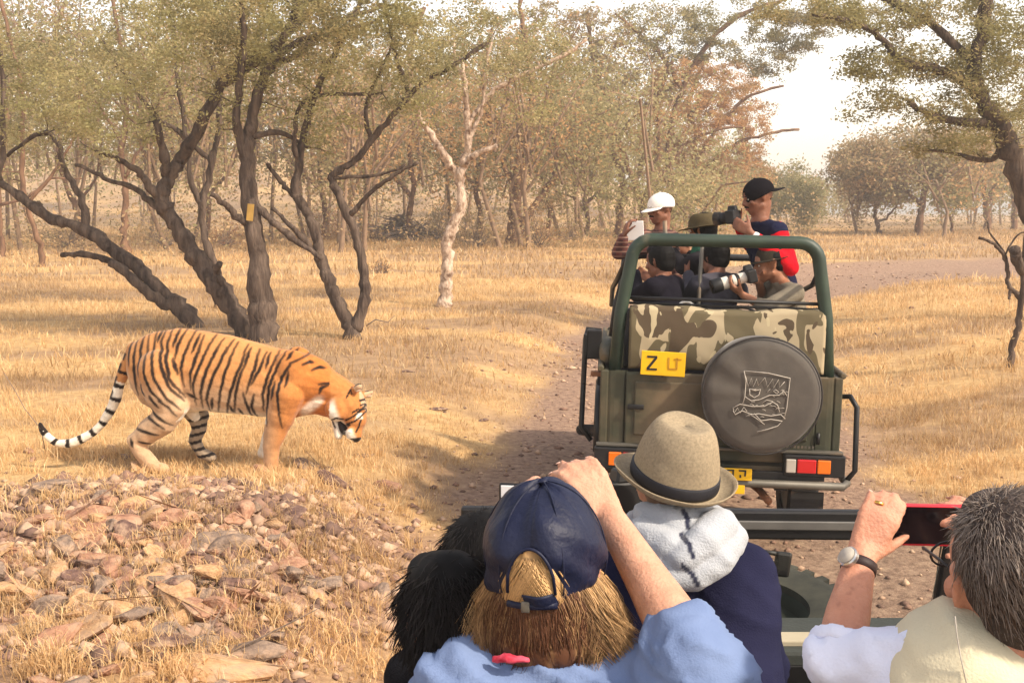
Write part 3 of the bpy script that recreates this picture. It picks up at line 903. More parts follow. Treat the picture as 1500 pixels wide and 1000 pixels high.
def build_forest():
    """the far wood: one mass, left of the sky gap and right of it"""
    P = []; C = []
    rs = np.random.default_rng(99)
    wood = MB()
    for k in range(310):
        near = k < 80
        Y = rs.uniform(42, 62) if near else rs.uniform(60, 125)
        px = rs.uniform(-200, 1060) if near else rs.uniform(-260, 1800)
        ingap = 1085 < px < 1250
        if ingap: Y = rs.uniform(85, 125)
        gap = min(abs(px - 1085), abs(px - 1250)) if not ingap else 999
        g = at(px, 345, Y); x = g[0]; z = gh(x, Y)
        h = (rs.uniform(.165, .235) + (.06 if px < 420 else 0) if near else rs.uniform(0.12, max(.125, min(0.21, 16 / Y)))) * Y if px < 960 else rs.uniform(0.07, 0.115) * Y
        if px > 1250: h = (0.05 + 0.00020 * (px - 1250)) * Y + 1.5
        if ingap: h = rs.uniform(.034, .052) * Y + .9
        r = rs.uniform(2.2, 4.2) * (.6 if ingap else 1)
        if gap < 90: r = min(r, 1.2 + 0.03 * gap)
        base = np.array([x, Y, z - .2]); top = base + np.array([rs.normal(0, .5), rs.normal(0, .5), h * .55])
        if k % 5 < 2: wood.tube([base, (base + top) / 2 + rs.normal(0, .35, 3), top], [.12, .08, .05], n=5, caps=False)
        for j in range(5 if k % 5 < 2 else 2):
            e = top + np.array([rs.normal(0, r * .5), rs.normal(0, r * .5), rs.uniform(.1, .35) * h])
            wood.tube([base + (top - base) * rs.uniform(.4, 1), (top + e) / 2 + rs.normal(0, .3, 3), e], [.07, .05, .02], n=4, caps=False)
        n = 1250 if near else 600
        cc = rs.normal(size=(14, 3)); cc /= np.linalg.norm(cc, axis=1)[:, None]; cc *= rs.uniform(.3, .95, (14, 1))
        q = cc[rs.integers(0, 14, n)] + rs.normal(0, .26, (n, 3))
        q = base + np.array([0, 0, h * .60]) + q * np.array([r, r, h * .40])
        q = q[q[:, 2] > z + .3]
        P.append(q)
        tint = [PALE_GREEN, MIXED, OLIVE, TAN][rs.choice(4, p=[.45, .3, .1, .15])]
        C.append(leaf_cols(len(q), tint, np.clip(fbm(q[:, 0] * .9, q[:, 2] * .9, k, 2), 0, .99)))
    P = np.concatenate(P)
    V, F = leaf_quads(P, 0.026 + 0.0013 * P[:, 1], 0.5)
    mesh_obj('forest', V, F, M_LEAF, None, smooth=False, col=np.concatenate(C), kind='stuff', label='far hazy wood closing the view behind the meadow')
    # low undergrowth between the trunks
    n = 42000
    y = rs.uniform(36, 110, n); x = (rs.uniform(-260, 1750, n) - 750) / FPX * y
    px = 750 + x / y * FPX
    cl = fbm(x * .45, y * .3, 12, 3)
    k = (cl > .40) & (road_dist(x, y)[0] > 5) & ~((px > 1200) & (y < 62))
    x, y, cl = x[k], y[k], cl[k]
    P = np.stack([x, y, height(x, y) + rs.uniform(0, 1, len(x)) ** 1.3 * (cl - .3) * 7.5], 1)
    V, F = leaf_quads(P, 0.075, 0.5)
    mesh_obj('undergrowth', V, F, M_LEAF, None, smooth=False, col=leaf_cols(len(P), MIXED, np.clip(fbm(x * .3, y * .3, 3, 2), 0, .99)), kind='stuff', label='low grey brown undergrowth between the far trunks')
    wood.build('forest_trunks', mat('bark_far', srgb(112, 90, 72), c2=srgb(150, 124, 98), rough=.95), None, kind='stuff', label='thin distant trunks of the far wood')


def build_scrub():
    # brushwood heap
    rs = np.random.default_rng(5)
    c = ground_at(588, 352)
    m = MB()
    for k in range(230):
        a = rs.uniform(0, 2 * PI); r = abs(rs.normal(0, .75)); hh = max(0.05, 1.25 - r * .62) * rs.uniform(.15, 1)
        p = c + np.array([r * math.cos(a) * 1.35, r * math.sin(a), hh])
        d = unit([rs.normal(), rs.normal(), rs.normal(0, .25)]) * rs.uniform(.3, .9)
        m.tube([p - d, p + rs.normal(0, .06, 3), p + d], [.022, .035, .015], n=5, caps=False)
    o = m.build('brushwood_heap', M_GREYWOOD, None, base=c, kind='stuff')
    tag(o, 'grey heap of cut brushwood behind the pale tree', None)
    # rusty leaved shrubs and low bushes
    S = [(520, 352, 46, 60, RUST, 1500, 'rust leaved shrub left of the brushwood heap'), (470, 350, 40, 40, RUST, 900, 'low rusty shrub behind the two stemmed tree'),
         (610, 300, 30, 26, TAN, 600, 'dry tan shrub above the brushwood heap'), (640, 350, 34, 40, PALE_GREEN, 900, 'green shrub just left of the pale tree trunk'),
         (655, 352, 60, 44, MIXED, 900, 'thorny shrub right behind the pale tree'), (700, 362, 40, 50, MIXED, 700, 'wiry shrub at the foot of the forked brown trunk'),
         (790, 362, 44, 46, TAN, 700, 'dry shrub right of the forked brown trunk'), (835, 355, 34, 34, MIXED, 600, 'dull bush left of the standing white capped man'),
         (330, 362, 34, 34, RUST, 500, 'small rusty bush left of the upright trunk'), (240, 360, 60, 38, MIXED, 800, 'grey twiggy bush behind the thin straight trunk'),
         (100, 362, 70, 30, MIXED, 800, 'grey twiggy bush low at far left'), (560, 400, 22, 14, TAN, 150, 'low dry tuft bush left of the pale trunk foot')]
    for i, (px, py, rx, ry, pal, n, lab) in enumerate(S):
        g = ground_at(px, py); s = g[1] / FPX
        root = thing('shrub', lab, 'shrub', g)
        rx_, rz_ = rx * s, ry * s * .9
        st = MB(); Q = []
        for k in range(46):
            v = unit([rs.normal(), rs.normal(), abs(rs.normal()) * 1.1]); e = g + v * np.array([rx_, rx_, rz_ * 1.7]) * rs.uniform(.55, 1)
            mid = (g + e) / 2 + rs.normal(0, .1, 3) * rx_
            st.tube([g + rs.normal(0, .06, 3) * np.array([1, 1, 0]), mid, e], [.014, .010, .004], n=4, caps=False)
            u = rs.uniform(.35, 1.05, (n // 40, 1)); Q.append(mid * (1 - u) + e * u + rs.normal(0, .10 * rx_ + .04, (n // 40, 3)))
        st.build('stems', M_GREYWOOD, root)
        Q = np.concatenate(Q); V, F = leaf_quads(Q, .05 if g[1] > 25 else .025, .45)
        mesh_obj('foliage', V, F, M_LEAF, root, smooth=False, col=leaf_cols(len(Q), pal))


M_GREYWOOD = mat('dead_wood', srgb(96, 82, 74), rough=.95, vary=.3, c2=srgb(150, 132, 118), vscale=12, bump=.5, bscale=40)


# ------------------------------------------------------------------ grass, rocks
def scatter(n, xlo, xhi, ylo, yhi, bias=1.0):
    y = ylo + (yhi - ylo) * RNG.uniform(0, 1, n) ** bias
    x = RNG.uniform(xlo, xhi, n)
    return x, y


def blades(x, y, h, w, lean, col, name, label, segs=2):
    n = len(x); z = height(x, y) - 0.01
    a = RNG.uniform(0, 2 * PI, n); la = RNG.uniform(0, 2 * PI, n)
    side = np.stack([np.cos(a), np.sin(a), np.zeros(n)], 1) * w[:, None] * .5
    b = np.stack([x, y, z], 1)
    ld = np.stack([np.cos(la), np.sin(la), np.zeros(n)], 1) * (lean * h)[:, None]
    m1 = b + ld * .3 + np.array([0, 0, 1]) * (h * .55)[:, None]
    tip = b + ld + np.array([0, 0, 1]) * (h * np.sqrt(np.clip(1 - .5 * lean ** 2, .2, 1)))[:, None]
    V = np.stack([b - side, b + side, m1 + side * .8, m1 - side * .8, tip], 1).reshape(-1, 3)
    k = np.arange(n)[:, None] * 5
    F = np.concatenate([k + np.array([[0, 1, 2]]), k + np.array([[0, 2, 3]]), k + np.array([[3, 2, 4]])])
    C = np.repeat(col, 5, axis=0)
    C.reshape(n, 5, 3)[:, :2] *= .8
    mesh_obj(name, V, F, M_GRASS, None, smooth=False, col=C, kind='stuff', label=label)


M_GRASS = mat('dry_grass', (.5, .4, .2), rough=.75, attr=True, vary=.15, vscale=.8, transl=.35, spec=.25)
GPAL = np.array([(.70, .46, .22), (.78, .54, .28), (.60, .38, .17), (.84, .64, .37), (.50, .32, .16), (.42, .28, .15)])


def grass_cols(x, y):
    k = np.clip(RNG.normal(1.8, 1.3, len(x)), 0, 5).astype(int)
    c = GPAL[k] * RNG.uniform(.85, 1.15, (len(x), 1))
    p = sstep(.45, .6, fbm(x * .35, y * .8, 77, 4))[:, None]        # dull grey-brown patches of old grass
    return c * (1 - p) + c * np.array([.74, .72, .72]) * p


def build_grass():
    # (count, x range, y range, height, width)
    for n, xlo, xhi, ylo, yhi, hh, ww, bias in ((140000, -6.5, 7.5, 2.6, 13, .10, .0056, .8), (110000, -14, 13, 12.5, 29, .15, .012, 1.0), (75000, -30, 36, 28, 75, .24, .034, 1.0)):
        x, y = scatter(n, xlo, xhi, ylo, yhi, bias)
        keep = RNG.uniform(0, 1, n) > road_mask(x, y) * 1.02
        d, s = road_dist(x, y); keep &= ~((d < 1.35) & (y < 30) & (RNG.uniform(0, 1, n) > .03))
        clump = fbm(x * 1.7, y * 1.7, 55, 3)
        keep &= RNG.uniform(0, 1, n) < np.clip((clump - .28) * 3.2, .12, 1)
        mound = np.exp(-(np.abs((x + 2.15) / 1.45)) ** 4 - (np.abs((y - 5.9) / 1.25)) ** 4)
        keep &= RNG.uniform(0, 1, n) > mound * .97
        # inside the view (with a margin to the sides)
        keep &= (np.abs(x) < y * .60 + 1.5)
        x, y = x[keep], y[keep]
        h = hh * RNG.uniform(.4, 1.25, len(x)) * (0.55 + .9 * fbm(x * .8, y * .8, 66, 3))
        near_road = sstep(2.6, 1.6, road_dist(x, y)[0]); h *= 1 - .5 * near_road
        w = ww * RNG.uniform(.6, 1.3, len(x))
        lean = np.clip(RNG.normal(.55, .3, len(x)), 0, 1.3)
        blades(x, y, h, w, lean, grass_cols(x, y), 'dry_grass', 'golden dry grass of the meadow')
    # denser tufts round the tiger's feet and along the mound crest
    cs = [(215, 668), (240, 676), (275, 668), (300, 672), (380, 690), (330, 668), (425, 700), (450, 712), (180, 668), (250, 690), (345, 690), (145, 672), (100, 665), (205, 672), (225, 676), (262, 676), (290, 674), (395, 706), (410, 710), (370, 700)]
    X = []; Y = []
    for px, py in cs:
        g = ground_at(px, py); X.append(g[0] + RNG.normal(0, .10, 260)); Y.append(g[1] + RNG.normal(0, .09, 260))
    for k in range(300):
        px, py = RNG.uniform(0, 620), RNG.uniform(640, 1000)
        g = ground_at(px, py); X.append(g[0] + RNG.normal(0, .05, 45)); Y.append(g[1] + RNG.normal(0, .05, 45))
    for k in range(140):
        px, py = RNG.uniform(1240, 1500), RNG.uniform(430, 760)
        g = ground_at(px, py)
        if road_mask(g[0], g[1]) < .4: X.append(g[0] + RNG.normal(0, .07, 50)); Y.append(g[1] + RNG.normal(0, .07, 50))
    x, y = np.concatenate(X), np.concatenate(Y)
    h = RNG.uniform(.04, .15, len(x)); w = RNG.uniform(.003, .006, len(x)); lean = np.clip(RNG.normal(.6, .35, len(x)), 0, 1.4)
    blades(x, y, h, w, lean, grass_cols(x, y) * 1.05, 'dry_grass_tufts', 'taller dry grass tufts round the mound and the track')


def rock_mesh(seed, flat=.6, npts=16):
    import bmesh
    rs = np.random.default_rng(seed)
    bm = bmesh.new()
    for k in range(npts):
        v = unit(rs.normal(size=3)) * rs.uniform(.75, 1.0)
        bm.verts.new((v[0], v[1] * .8, v[2] * flat))
    r = bmesh.ops.convex_hull(bm, input=bm.verts)
    bmesh.ops.delete(bm, geom=[g for g in r['geom_interior'] if isinstance(g, bmesh.types.BMVert)] if r['geom_interior'] else [], context='VERTS')
    bmesh.ops.bevel(bm, geom=list(bm.edges), offset=.06, segments=1, affect='EDGES')
    me = bpy.data.meshes.new('rock'); bm.to_mesh(me); bm.free()
    return me


def rock_mat(name, c, c2):
    return mat(name, c, c2=c2, rough=.92, vscale=3.5, bump=.6, bscale=9, spec=.2, wear=((.40, .265, .175), 2.6, .48), detail=10)


RM = [rock_mat('rock_pinkish', srgb(128, 90, 72), srgb(186, 144, 116)), rock_mat('rock_grey', srgb(104, 88, 78), srgb(158, 136, 118)),
      rock_mat('rock_ochre', srgb(158, 120, 86), srgb(206, 168, 126)), rock_mat('rock_violet', srgb(80, 60, 56), srgb(128, 100, 88))]


def build_rocks():
    rs = np.random.default_rng(42)
    meshes = []
    for k in range(10):
        for mi, mm in enumerate(RM):
            me = rock_mesh(100 + k, [.35, .5, .65, .45][k % 4]); me.materials.append(mm); meshes.append(me)

    def rock(px, py, size, k, mi, rot, name, label, group=None, sink=.34, stretch=(1, 1, 1), pos=None):
        g = ground_at(px, py) if pos is None else pos
        o = bpy.data.objects.new(name, meshes[(k % 10) * 4 + mi]); COL.objects.link(o)
        s = size
        o.scale = (s * stretch[0], s * stretch[1], s * stretch[2])
        o.rotation_euler = rot
        o.location = (g[0], g[1], g[2] + s * (.35 - sink))
        tag(o, label, 'rock', group)
    # the ones the photo lets you pick out
    big = [(150, 778, .27, 0, 0, (.15, -.1, .2), 'broad reddish slab on the mound with a dark gap under it', (1.2, .7, .8)),
           (78, 898, .17, 1, 1, (.9, .2, .4), 'upright grey rock at lower left', (.8, .7, 1.3)),
           (112, 932, .24, 2, 2, (.5, -.3, -.5), 'pale ochre slab tilted beside the upright grey rock', (1.3, .7, .55)),
           (258, 936, .16, 3, 1, (.2, .3, .6), 'grey rounded rock low in the middle of the pile', (1.1, .8, 1.0)),
           (312, 985, .28, 4, 2, (.1, .1, .15), 'long ochre rock at the bottom edge of the pile', (1.4, .6, .7)),
           (300, 800, .20, 5, 1, (.3, -.2, .1), 'pale greenish grey stone at the heart of the pile', (1.2, .8, .7)),
           (290, 906, .16, 6, 2, (.4, .1, .9), 'light tan wedge stone above the long ochre rock', (1.3, .7, .8)),
           (340, 752, .11, 7, 3, (.6, .2, .3), 'dark violet stone high in the pile', (1, .8, 1.2)),
           (412, 808, .18, 8, 0, (.3, .5, -.6), 'slanting pinkish stone at the right of the pile', (1.4, .6, .7)),
           (163, 717, .10, 9, 3, (.1, .1, .2), 'flat violet stone on the crest left of the pile', (1.5, .8, .7)),
           (495, 712, .17, 1, 3, (.3, .5, -.5), 'dark grey broken rock below the tiger head', (1.5, .6, .7)),
           (452, 684, .15, 2, 1, (.2, .35, -.4), 'grey slab just right of the tiger front paw', (1.6, .7, .5)),
           (530, 668, .10, 4, 3, (.1, .0, .3), 'dark stone on the ground under the tiger chin', (1.4, .8, .5)),
           (640, 600, .11, 5, 3, (0, 0, .3), 'single dark stone lying on the open slope left of the road', (1.3, .8, .5)),
           (708, 617, .08, 6, 3, (0, 0, .8), 'small dark stone nearest the shaded road edge', (1.3, .9, .5)),
           (678, 690, .07, 8, 3, (0, 0, .2), 'lone small stone on the bank left of the phone', (1.3, .9, .5)),
           (598, 545, .10, 3, 3, (0, 0, .4), 'dark stone in the grass right of the tiger', (1.4, .9, .4)),
           (1360, 360, .42, 5, 1, (0, 0, .3), 'small grey mound of stone on the far right meadow', (1.6, .8, .6)),
           (812, 352, .34, 7, 0, (0, 0, .3), 'pinkish boulder under the trees left of the jeep', (1.4, .8, .9)),
           (200, 925, .10, 3, 2, (.5, 0, .3), 'ochre stone between the tilted slab and the rounded rock', (1, .9, .8)),
           (30, 925, .12, 6, 1, (.2, 0, .3), 'half buried stone at the left edge', (1.2, .9, .6)),
           (350, 890, .12, 0, 0, (.2, .4, .3), 'reddish block right of the tan wedge stone', (1.2, .9, .8)),
           (220, 800, .11, 7, 2, (.2, .4, 1.3), 'ochre stone right of the broad slab', (1.2, .9, .8)),
           (240, 735, .10, 8, 0, (.4, .4, .3), 'reddish stone on the crest of the pile', (1.2, .9, .8)),
           (175, 850, .12, 9, 0, (.4, .2, .3), 'pinkish stone under the broad slab', (1.3, .8, .8))]
    for px, py, s, k, mi, rot, lab, st in big:
        rock(px, py, s, k, mi, rot, 'rock', lab, stretch=st)
    # the countable rest of the pile, piled up loosely
    n = 0
    while n < 285:
        px, py = rs.normal(235, 135), rs.normal(840, 90)
        if not (-60 < px < 620 and 660 < py < 1080): continue
        g = ground_at(px, py)
        if not (-5.5 < g[0] < -.7): continue
        s = float(np.clip(rs.lognormal(-2.5, .40), .045, .17))
        rock(px, py, s, int(rs.integers(10)), int(rs.choice(4, p=[.36, .27, .25, .12])), tuple(rs.uniform(-.5, .5, 2)) + (rs.uniform(0, 6.28),), 'rock',
             'small %s stone loose %s of the stone pile' % ('chunky' if s > .075 else 'angular', ('at the crest' if py < 760 else 'in the middle' if py < 880 else 'at the foot') + (', left side' if px < 190 else ', right side' if px > 320 else ', centre')), 'loose stones of the pile', stretch=(rs.uniform(.9, 1.5), 1, rs.uniform(.7, 1.1)), sink=rs.uniform(.08, .40), pos=g)
        n += 1
    # gravel and pebbles: on the pile and along the track
    n = 13500
    x = np.concatenate([RNG.normal(-2.05, .85, n // 3), RNG.uniform(-1.2, 5, n // 3), RNG.uniform(-2, 14, n // 3)])
    y = np.concatenate([RNG.normal(6.0, .9, n // 3), RNG.uniform(3.6, 18, n // 3), RNG.uniform(14, 40, n // 3)])
    k = (np.arange(len(x)) < n // 3) | (RNG.uniform(0, 1, len(x)) < .15 + road_mask(x, y)); k &= (y > 3.2)
    x, y = x[k], y[k]
    octv = np.array([(1, 0, 0), (0, 1, 0), (-1, 0, 0), (0, -1, 0), (0, 0, 1), (0, 0, -1)], float)
    octf = np.array([(0, 1, 4), (1, 2, 4), (2, 3, 4), (3, 0, 4), (1, 0, 5), (2, 1, 5), (3, 2, 5), (0, 3, 5)])
    m = len(x); s = np.clip(RNG.lognormal(-4.25, .5, m), .005, .045) * np.where(y > 14, 1.6, 1) * np.where((x < -.6) & (y < 8), 1.7, 1)
    a = RNG.uniform(0, 6.28, m)
    ca, sa = np.cos(a), np.sin(a)
    base = octv[None] * RNG.uniform(.6, 1.3, (m, 6, 1)) * s[:, None, None] * np.array([1.2, .9, .6])
    V = np.stack([base[..., 0] * ca[:, None] - base[..., 1] * sa[:, None], base[..., 0] * sa[:, None] + base[..., 1] * ca[:, None], base[..., 2]], -1)
    V += np.stack([x, y, height(x, y) + s * .2], 1)[:, None]
    F = (octf[None] + (np.arange(m) * 6)[:, None, None]).reshape(-1, 3)
    pal = np.array([(.26, .155, .11), (.40, .26, .175), (.17, .105, .08), (.50, .34, .23)])
    C = np.repeat(pal[RNG.integers(0, 4, m)], 6, axis=0)
    mm = mat('gravel', (.3, .2, .15), attr=True, rough=.95, vary=.2, vscale=30, spec=.2)
    mesh_obj('gravel', V.reshape(-1, 3), F, mm, None, smooth=False, col=C, kind='stuff', label='loose gravel on the pile and the dirt road')


def build_twigs():
    m = MB()
    p = [at(5, 545, 8.2), at(22, 572, 8.2), at(36, 598, 8.2), at(60, 628, 8.15)]
    g = ground_at(66, 660)
    m.tube([g] + p[::-1], [.004, .004, .003, .003, .002], n=5)
    o = m.build('dry_twig', M_GREYWOOD, None, base=g); tag(o, 'thin dry stalk standing in the grass at the tip of the tiger tail', 'twig')
    m = MB(); g = ground_at(540, 478)
    pts = [at(535, 478, g[1]), at(550, 468, g[1]), at(568, 472, g[1]), at(578, 462, g[1])]
    m.tube(pts, [.010, .012, .009, .005], n=5)
    o = m.build('fallen_twig', M_GREYWOOD, None, base=g); tag(o, 'short fallen twig in the grass right of the two stemmed tree', 'twig')

# ------------------------------------------------------------------ the open safari jeep ahead
M_OLIVE = mat('olive_paint', srgb(46, 48, 36), c2=srgb(66, 67, 50), rough=.55, vscale=2.5, spec=.4, wear=(srgb(110, 94, 72), 2.0, .44), detail=8, bump=.15, bscale=14)
M_GREENPIPE = mat('green_pipe_paint', srgb(32, 46, 38), c2=srgb(50, 66, 52), rough=.5, vscale=4, spec=.45, wear=(srgb(128, 118, 96), 5.0, .66))
M_BLACK = mat('black_metal', srgb(22, 21, 22), rough=.5, vary=.3, wear=(srgb(84, 72, 60), 6, .68))
M_RUBBER = mat('tyre_rubber', srgb(34, 32, 31), rough=.9, vary=.3, wear=(srgb(128, 104, 84), 5, .56))
M_STEEL = mat('dusty_steel', srgb(96, 92, 84), rough=.55, metal=.4, vary=.2, wear=(srgb(150, 124, 98), 5, .55))
M_SEAT = mat('dark_vinyl', srgb(44, 40, 38), rough=.6, vary=.2, bump=.1, bscale=30)
M_YELLOW = mat('yellow_plate', srgb(226, 176, 14), rough=.5, vary=.1, vscale=8)
M_INK = mat('black_ink', (.012, .012, .012), rough=.6)
M_INKF = mat('faded_ink', srgb(178, 128, 22), rough=.6)
M_GLASS = glass_mat('window_glass', (.97, .98, .97))
M_RED = mat('red_lens', srgb(190, 26, 30), rough=.2, vary=.05, spec=.6, coat=.4)
M_ORANGE = mat('orange_lens', srgb(226, 110, 24), rough=.2, vary=.05, spec=.6, coat=.4)
M_CLEAR = mat('clear_lens', srgb(176, 170, 160), rough=.2, vary=.05, spec=.6, coat=.4)
M_RUSTY = mat('rusty_bracket', srgb(122, 80, 54), rough=.8, vary=.25)
M_CHALK = mat('white_print', srgb(178, 170, 158), rough=.9, vary=.15, vscale=60)


def cover_mat():
    m = mat('grey_canvas_cover', srgb(66, 61, 56), c2=srgb(88, 81, 73), rough=.8, vscale=3, bump=.25, bscale=7, sheen=.2)
    return m


def camo_mat():
    """three-tone camouflage print, flat colour on the cloth"""
    m = bpy.data.materials.new('camouflage_cloth'); m.use_nodes = True
    nt = m.node_tree; N = nt.nodes; L = nt.links; bs = N['Principled BSDF']; bs.inputs['Roughness'].default_value = .85
    tc = N.new('ShaderNodeTexCoord'); mp = N.new('ShaderNodeMapping'); mp.inputs['Scale'].default_value = (1, 1, .45); L.new(tc.outputs['Object'], mp.inputs['Vector'])

    def layer(scale, off, th, src, colr, dist=1.2):
        mm = N.new('ShaderNodeMapping'); mm.inputs['Location'].default_value = (off, off * .7, off * .3); L.new(mp.outputs[0], mm.inputs['Vector'])
        n = N.new('ShaderNodeTexNoise'); n.inputs['Scale'].default_value = scale; n.inputs['Detail'].default_value = 1.5; n.inputs['Distortion'].default_value = dist
        L.new(mm.outputs[0], n.inputs['Vector'])
        r = N.new('ShaderNodeMath'); r.operation = 'GREATER_THAN'; r.inputs[1].default_value = th; L.new(n.outputs[0], r.inputs[0])
        x = N.new('ShaderNodeMix'); x.data_type = 'RGBA'; L.new(r.outputs[0], x.inputs[0])
        if isinstance(src, tuple): x.inputs[6].default_value = (*src, 1)
        else: L.new(src, x.inputs[6])
        x.inputs[7].default_value = (*colr, 1)
        return x.outputs[2]
    o = layer(6.2, 3.3, .525, srgb(164, 149, 120), srgb(92, 82, 58))
    o = layer(8.0, 9.1, .575, o, srgb(76, 62, 44), .8)
    o = layer(13.0, 5.7, .66, o, srgb(176, 162, 130), .5)
    L.new(o, bs.inputs['Base Color'])
    return m


def wheel(parent, loc, name='wheel', r=.35, w=.2):
    tyre = MB()
    R = rotm('Y', PI / 2)
    tyre.lathe([(r * .62, -w * .42), (r * .80, -w * .5), (r * .95, -w * .46), (r, -w * .36), (r, w * .36), (r * .95, w * .46), (r * .80, w * .5), (r * .62, w * .42)], loc, R, n=36, close=True)
    for k in range(26):
        a = 2 * PI * k / 26
        for s in (-1, 1):
            c = np.array(loc) + np.array([s * w * .26, math.cos(a + s * .06) * (r + .004), math.sin(a + s * .06) * (r + .004)])
            tyre.box(c, (w * .3, .028, .022), rotm('X', a - PI / 2 + PI / 2 + PI / 2))
    t = tyre.build(name, M_RUBBER, parent, autosmooth=40)
    rim = MB(); rim.lathe([(0, w * .30), (r * .18, w * .32), (r * .22, w * .18), (r * .50, w * .14), (r * .58, w * .34), (r * .64, w * .36), (r * .64, -w * .36), (0, -w * .36)], loc, R, n=28)
    rim.lathe([(0, -w * .37), (r * .18, -w * .40), (r * .22, -w * .28), (r * .5, -w * .24), (r * .60, -w * .38), (r * .63, -w * .35)], loc, R, n=28)
    rim.build('rim', M_STEEL, t, autosmooth=40)
    return t


JEEP_YAW = -math.radians(5.5)
JEEP_C = np.array([1.275, 6.72, 0.0])


def jeep_to_world(p):
    c, s = math.cos(JEEP_YAW), math.sin(JEEP_YAW)
    p = np.asarray(p, float)
    return np.array([JEEP_C[0] + c * p[0] - s * p[1], JEEP_C[1] + s * p[0] + c * p[1], p[2] - 0.020 * p[0]])


def build_jeep():
    root = thing('safari_jeep', 'olive open safari jeep full of onlookers, camouflage cloth and spare wheel at its back', 'jeep', JEEP_C, JEEP_YAW, local=True)
    root.rotation_euler = (0, 0.020, JEEP_YAW)
    # --- body tub
    b = MB()
    W = .745
    for s in (-1, 1):
        prof = [(0.0, .64), (0.0, 1.20), (2.15, 1.20), (2.30, 1.22), (2.30, .56), (1.20, .56), (1.16, .78), (1.02, .93), (.78, .98), (.54, .93), (.40, .78), (.36, .62)]
        R = np.array([[0, 1, 0], [1, 0, 0], [0, 0, 1.0]])
        b.prism([(y, z) for y, z in prof], (s * W if s < 0 else W - .05, 0, 0), R, .05)
        b.tube([(s * W, 0.0, 1.21), (s * W, 2.2, 1.22)], .022, 8)
        # rear corner panels (rounded)
        pts = []
        for k in range(7):
            a = PI / 2 * k / 6
            pts.append((s * (W - .09 + .09 * math.sin(a)), .09 - .09 * math.cos(a)))
        pts = [(s * .595, 0.0)] + pts
        V = []; F = []
        for x, y in pts: V += [(x, y - .002, .72), (x, y - .002, 1.20)]
        V = np.array(V); n2 = len(V); V = np.concatenate([V, V + np.array([-s * .02, .02, 0])])
        for i in range(len(pts) - 1):
            q = (2 * i, 2 * i + 2, 2 * i + 3, 2 * i + 1); F += [q if s > 0 else q[::-1], tuple(v + n2 for v in (q[::-1] if s > 0 else q))]
        F += [(1, 3, 3 + n2, 1 + n2)]
        b.add(V, F)
    b.box((0, 1.15, .60), (1.44, 2.26, .05))
    b.box((0, 2.28, .90), (1.44, .05, .66))
    b.box((0, .03, .685), (1.47, .05, .07))
    b.build('body', M_OLIVE, root, smooth=False, bevel=.012)
    # --- tailgate with pressed panel and seams
    t = MB(); t.box((0.0, -.004, .955), (1.17, .036, .48))
    tg = t.build('tailgate', M_OLIVE, root, smooth=False, bevel=.010)
    for x_, w_ in ((-.30, .46), (.36, .36)):
        p = MB(); p.box((x_, -.027, .97), (w_, .016, .34)); p.build('pressed_panel', M_OLIVE, tg, smooth=False, bevel=.008)
    h = MB()
    for z in (.82, 1.10): h.tube([(.605, -.030, z - .035), (.605, -.030, z + .035)], .013, 8)
    h.build('hinge', M_BLACK, tg)
    h = MB(); h.box((-.52, -.036, .98), (.10, .02, .03)); h.build('latch_handle', M_BLACK, tg, bevel=.004)
    # faint raised strip of lettering at the lower right
    r_ = MB()
    rs = np.random.default_rng(3)
    for k in range(9): r_.box((.40 + k * .022, -.038, .765 + rs.uniform(-.002, .002)), (.013, .002, .016))
    r_.build('worn_lettering', M_STEEL, tg, smooth=False)
    s_ = MB(); s_.box((0, -.030, .735), (1.52, .05, .018)); s_.build('sill_rail', M_STEEL, root, smooth=False, bevel=.004)
    # --- lamps
    for s in (-1, 1):
        hs = MB(); hs.box((s * .585, -.045, .655), (.37, .07, .135)); ho = hs.build('lamp_housing', M_BLACK, root, smooth=False, bevel=.008)
        xs = [(s * .44, .060, M_CLEAR, 'reverse_lens'), (s * .535, .115, M_RED, 'red_lens'), (s * .640, .080, M_ORANGE, 'orange_lens')]
        for x, w, mm, nm in xs:
            l = MB(); l.box((x, -.085, .655), (w, .018, .085)); l.build(nm, mm, ho, smooth=False, bevel=.006)
    # --- bumper, plates
    m = MB(); m.tube([(-.80, .12, .54), (-.80, .0, .54), (-.76, -.10, .54), (.76, -.10, .54), (.80, 0, .54), (.80, .12, .54)], .026, 10)
    bo = m.build('bumper', M_STEEL, root)
    m = MB(); m.box((0, -.055, .585), (1.3, .03, .05)); m.build('bumper_beam', M_BLACK, root, smooth=False, bevel=.004)
    m = MB(); m.box((.0, -.135, .60), (.40, .008, .075)); m.box((-.02, -.135, .505), (.36, .008, .055)); pl = m.build('lower_plate', M_YELLOW, root, smooth=False, bevel=.003)
    m = MB()
    for k in range(5):     # digits, only their upper halves show
        x = -.15 + k * .073
        m.box((x, -.1405, .625), (.045, .003, .010)); m.box((x + .017, -.1405, .606), (.010, .003, .030)); m.box((x - .012, -.1405, .590), (.010, .003, .018))
    m.build('digit', M_INK, pl, smooth=False, kind='stuff')
    # --- camouflage cloth over the rear bench back
    xs = np.linspace(-.575, .625, 61); zs = np.linspace(1.215, 1.585, 22)
    X, Z = np.meshgrid(xs, zs)
    sag = .012 * np.sin(X * 7 + 1) * sstep(1.4, 1.585, Z)
    fold = .020 * (fbm(X * 7 + Z * 4, Z * 5, 4, 3) - .5) + .022 * np.sin(X * 11 + Z * 9) * sstep(1.42, 1.22, Z) * .5
    V = np.stack([X + 0 * Z, .02 + fold - .020 * np.sin((Z - 1.215) / .37 * PI), Z - sag], -1).reshape(-1, 3)
    nx = len(xs)
